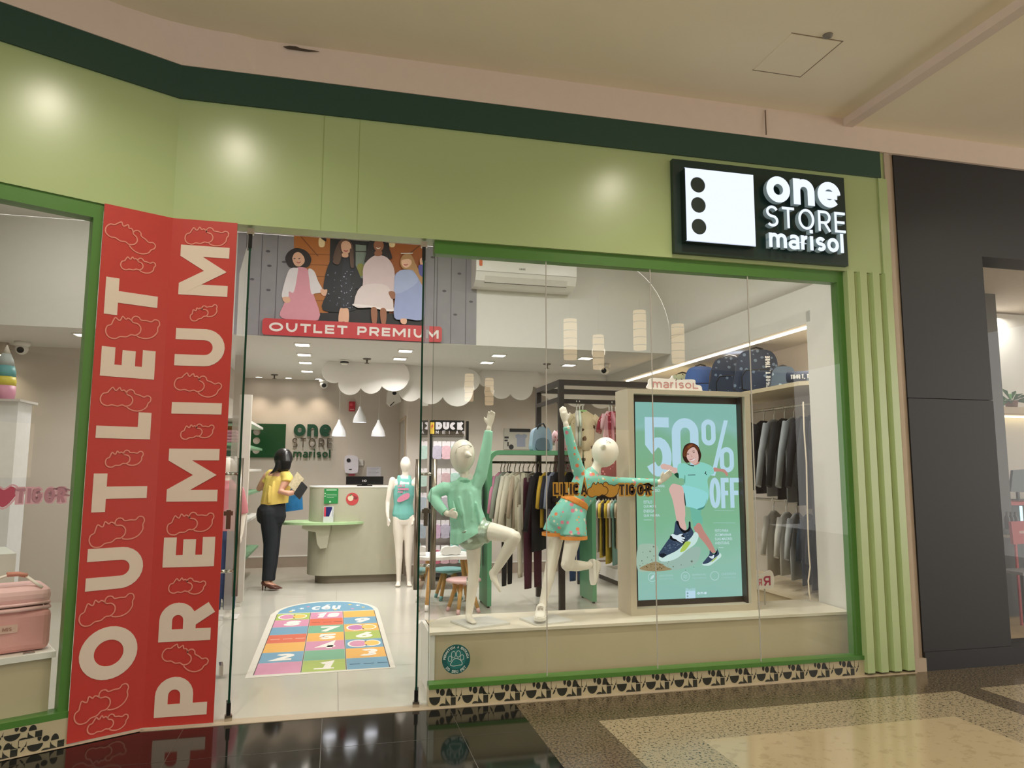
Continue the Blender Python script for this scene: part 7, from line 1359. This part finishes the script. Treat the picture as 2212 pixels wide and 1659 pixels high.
f = MB(); f.use(mat('b0322e', .5)).bb((a.x-.02, 5.98, zc-.03), (b.x+.4, 6.4, zc)); f.obj('top', parent=nc); f = MB(); f.use(mat('1c1c1f', .5)).bb((a.x, 6.02, .002), (b.x+.4, 6.38, zc-.03)); f.obj('body', parent=nc)
f = MB(); f.use(emis('a8d8e0', 2.2)); q0 = n0(2206, 1120, 6.01); f.bb((q0.x, 6.01, zc-.2), (q0.x+.025, 6.02, zc-.04)); f.obj('light_strip', parent=nc)
for i, (px, lb) in enumerate(((2176, 'bottle at the left end of the row under the bar counter edge'), (2185, 'second bottle from the left under the bar counter edge'), (2194, 'third bottle from the left under the bar counter edge'))):
    p = n0(px, 1128, 5.8); f = MB(); f.use(mat('15181c', .3)).lathe((p.x, 5.8, p.z-.06), [(.025, 0), (.026, .1), (.01, .13), (.009, .16)], 14); bo = own(f.obj('bottle'), 'dark ' + lb, 'bottle', 'bottles in front of the bar counter'); 
bs = MB(); bs.use(mat('3a3434', .5)); p = n0(2185, 1142, 5.8); bs.bb((p.x-.15, 5.74, p.z-.02), (p.x+.25, 5.87, p.z)); 
for dx in (-.13, .23): bs.bb((p.x+dx-.01, 5.8, .002), (p.x+dx+.01, 5.82, p.z-.02))
own(bs.obj('bottle_ledge'), 'narrow dark ledge holding bottles in front of the bar counter', 'ledge')
def bar_table(px, py, Y, w, d, label, top):
    p = n0(px, py, Y); r = thing('high_table', label, 'table', (p.x, Y, 0)); f = MB(); f.use(mat(top, .4)).box((p.x, Y, p.z), (w, d, .025)); f.obj('tabletop', parent=r)
    for sx in (-1, 1):
        for sy in (-1, 1): f = MB(); f.use(BLACK).box((p.x+sx*(w/2-.03), Y+sy*(d/2-.03), p.z/2-.006), (.025, .025, p.z-.013)); f.obj('leg', parent=r)
    f = MB(); f.use(BLACK).box((p.x, Y-d/2+.03, .28), (w-.06, .02, .02)); f.obj('foot_rail', parent=r)
bar_table(2196, 1158, 5.75, .26, .22, 'small high table with a pale top, farther of the two in the neighbouring shop', 'c8bca8')
bar_table(2210, 1235, 5.35, .3, .26, 'small high grey-topped table nearest the window of the neighbouring shop', '8a8c92')
rc = MB(); rc.use(mat('b03038', .5)); pts = [n0(*t, 5.55) for t in ((2184, 1127), (2260, 1124), (2260, 1172), (2190, 1176))]; rc.prism([(p.x, p.z) for p in pts], (0, 5.58, 0), X_, Z_, .03)
for p in (pts[3], pts[2]): rc.bb((p.x+.03, 5.56, .002), (p.x+.05, 5.575, p.z))
rb = own(rc.obj('red_chair_back'), 'red chair back with white print in the neighbouring shop', 'chair'); rb.name = 'red_chair'
f = MB(); f.use(mat('e8d8d4', .5)); q0 = n0(2203, 1152, 5.545); word(f, 'Z', (0, 5.549, 0), X_, Z_, q0.x, q0.z, q0.x+.03, q0.z+.03, .2, .001) if False else f.bb((q0.x, 5.548, q0.z), (q0.x+.06, 5.55, q0.z+.006)); f.bb((q0.x, 5.548, q0.z+.015), (q0.x+.06, 5.55, q0.z+.021)); f.obj('print', parent=rb)
f = MB(); f.use(GLASS).face([(4.9, 4.62, .115), (9, 4.62, .115), (9, 4.62, 3.09), (4.9, 4.62, 3.09)]); w3 = f.obj('window_3', kind='structure')
for x, y in ((7.2, 6.4), (9.0, 6.4), (7.0, 7.6)): lamp('AREA', (x, y, 3.15), 8, (1, .95, .9), .4)
# ================================================================ THE MALL BEHIND (seen only as reflections in the glass and the polished floor)
f = MB(); f.use(mat('6b5a48', .6, var=.1)).bb((-7, -8.2, 0), (12, -8.0, 4.06)); struct(f.obj('wall_back'))
def lantern(x, y, z, r_, label):
    r = thing('paper_lantern', label, 'lantern', (x, y, z), 'paper lanterns hanging across the mall'); h = r_*6
    f = MB(); f.use(emis('ffdca8', 7)).lathe((x, y, z), [(r_*.95, 0), (r_, h*.1), (r_, h*.9), (r_*.95, h)], 20); f.obj('lamp_shade', parent=r)
    for k in range(5):
        f = MB(); f.use(mat('5a4632', .6)).lathe((x, y, z+h*(.1+.2*k)), [(r_*1.02, 0), (r_*1.02, .008)], 20, False); f.obj('hoop', parent=r)
    f = MB(); f.use(BLACK).cyl((x, y, z+h), (x, y, 4.06), .006, 6); f.obj('cord', parent=r)
    lamp('POINT', (x, y, z+h/2), 7, (1, .86, .66), .1)
for x, y, z, r_, lb in ((3.34, -1, 3.03, .1, 'high, left of two near the second joint'), (3.78, -1, 2.9, .085, 'lower, just right of the high one'), (4.45, -1, 3.22, .1, 'highest, beside the third glass joint'), (5.08, -1, 3.04, .1, 'above the backpack shelf'), (2.55, -5, 2.75, .09, 'small, above the mint mannequin'), (3.0, -5.2, 2.7, .09, 'small, beside the black frame'), (-2.6, -3.6, 2.2, .09, 'in the angled left window')): lantern(x, y, z, r_, 'glowing paper lantern reflected in the shop glass, ' + lb)
sf = MB(); sf.use(emis('ffe0b4', 1.6)).bb((1.0, -7.99, 2.2), (3.0, -7.96, 2.3)); sf.bb((6.0, -7.99, 1.2), (7.2, -7.96, 2.4)); own(sf.obj('lit_shopfront'), 'warm lit shopfront across the mall reflected in the glass', 'shopfront')
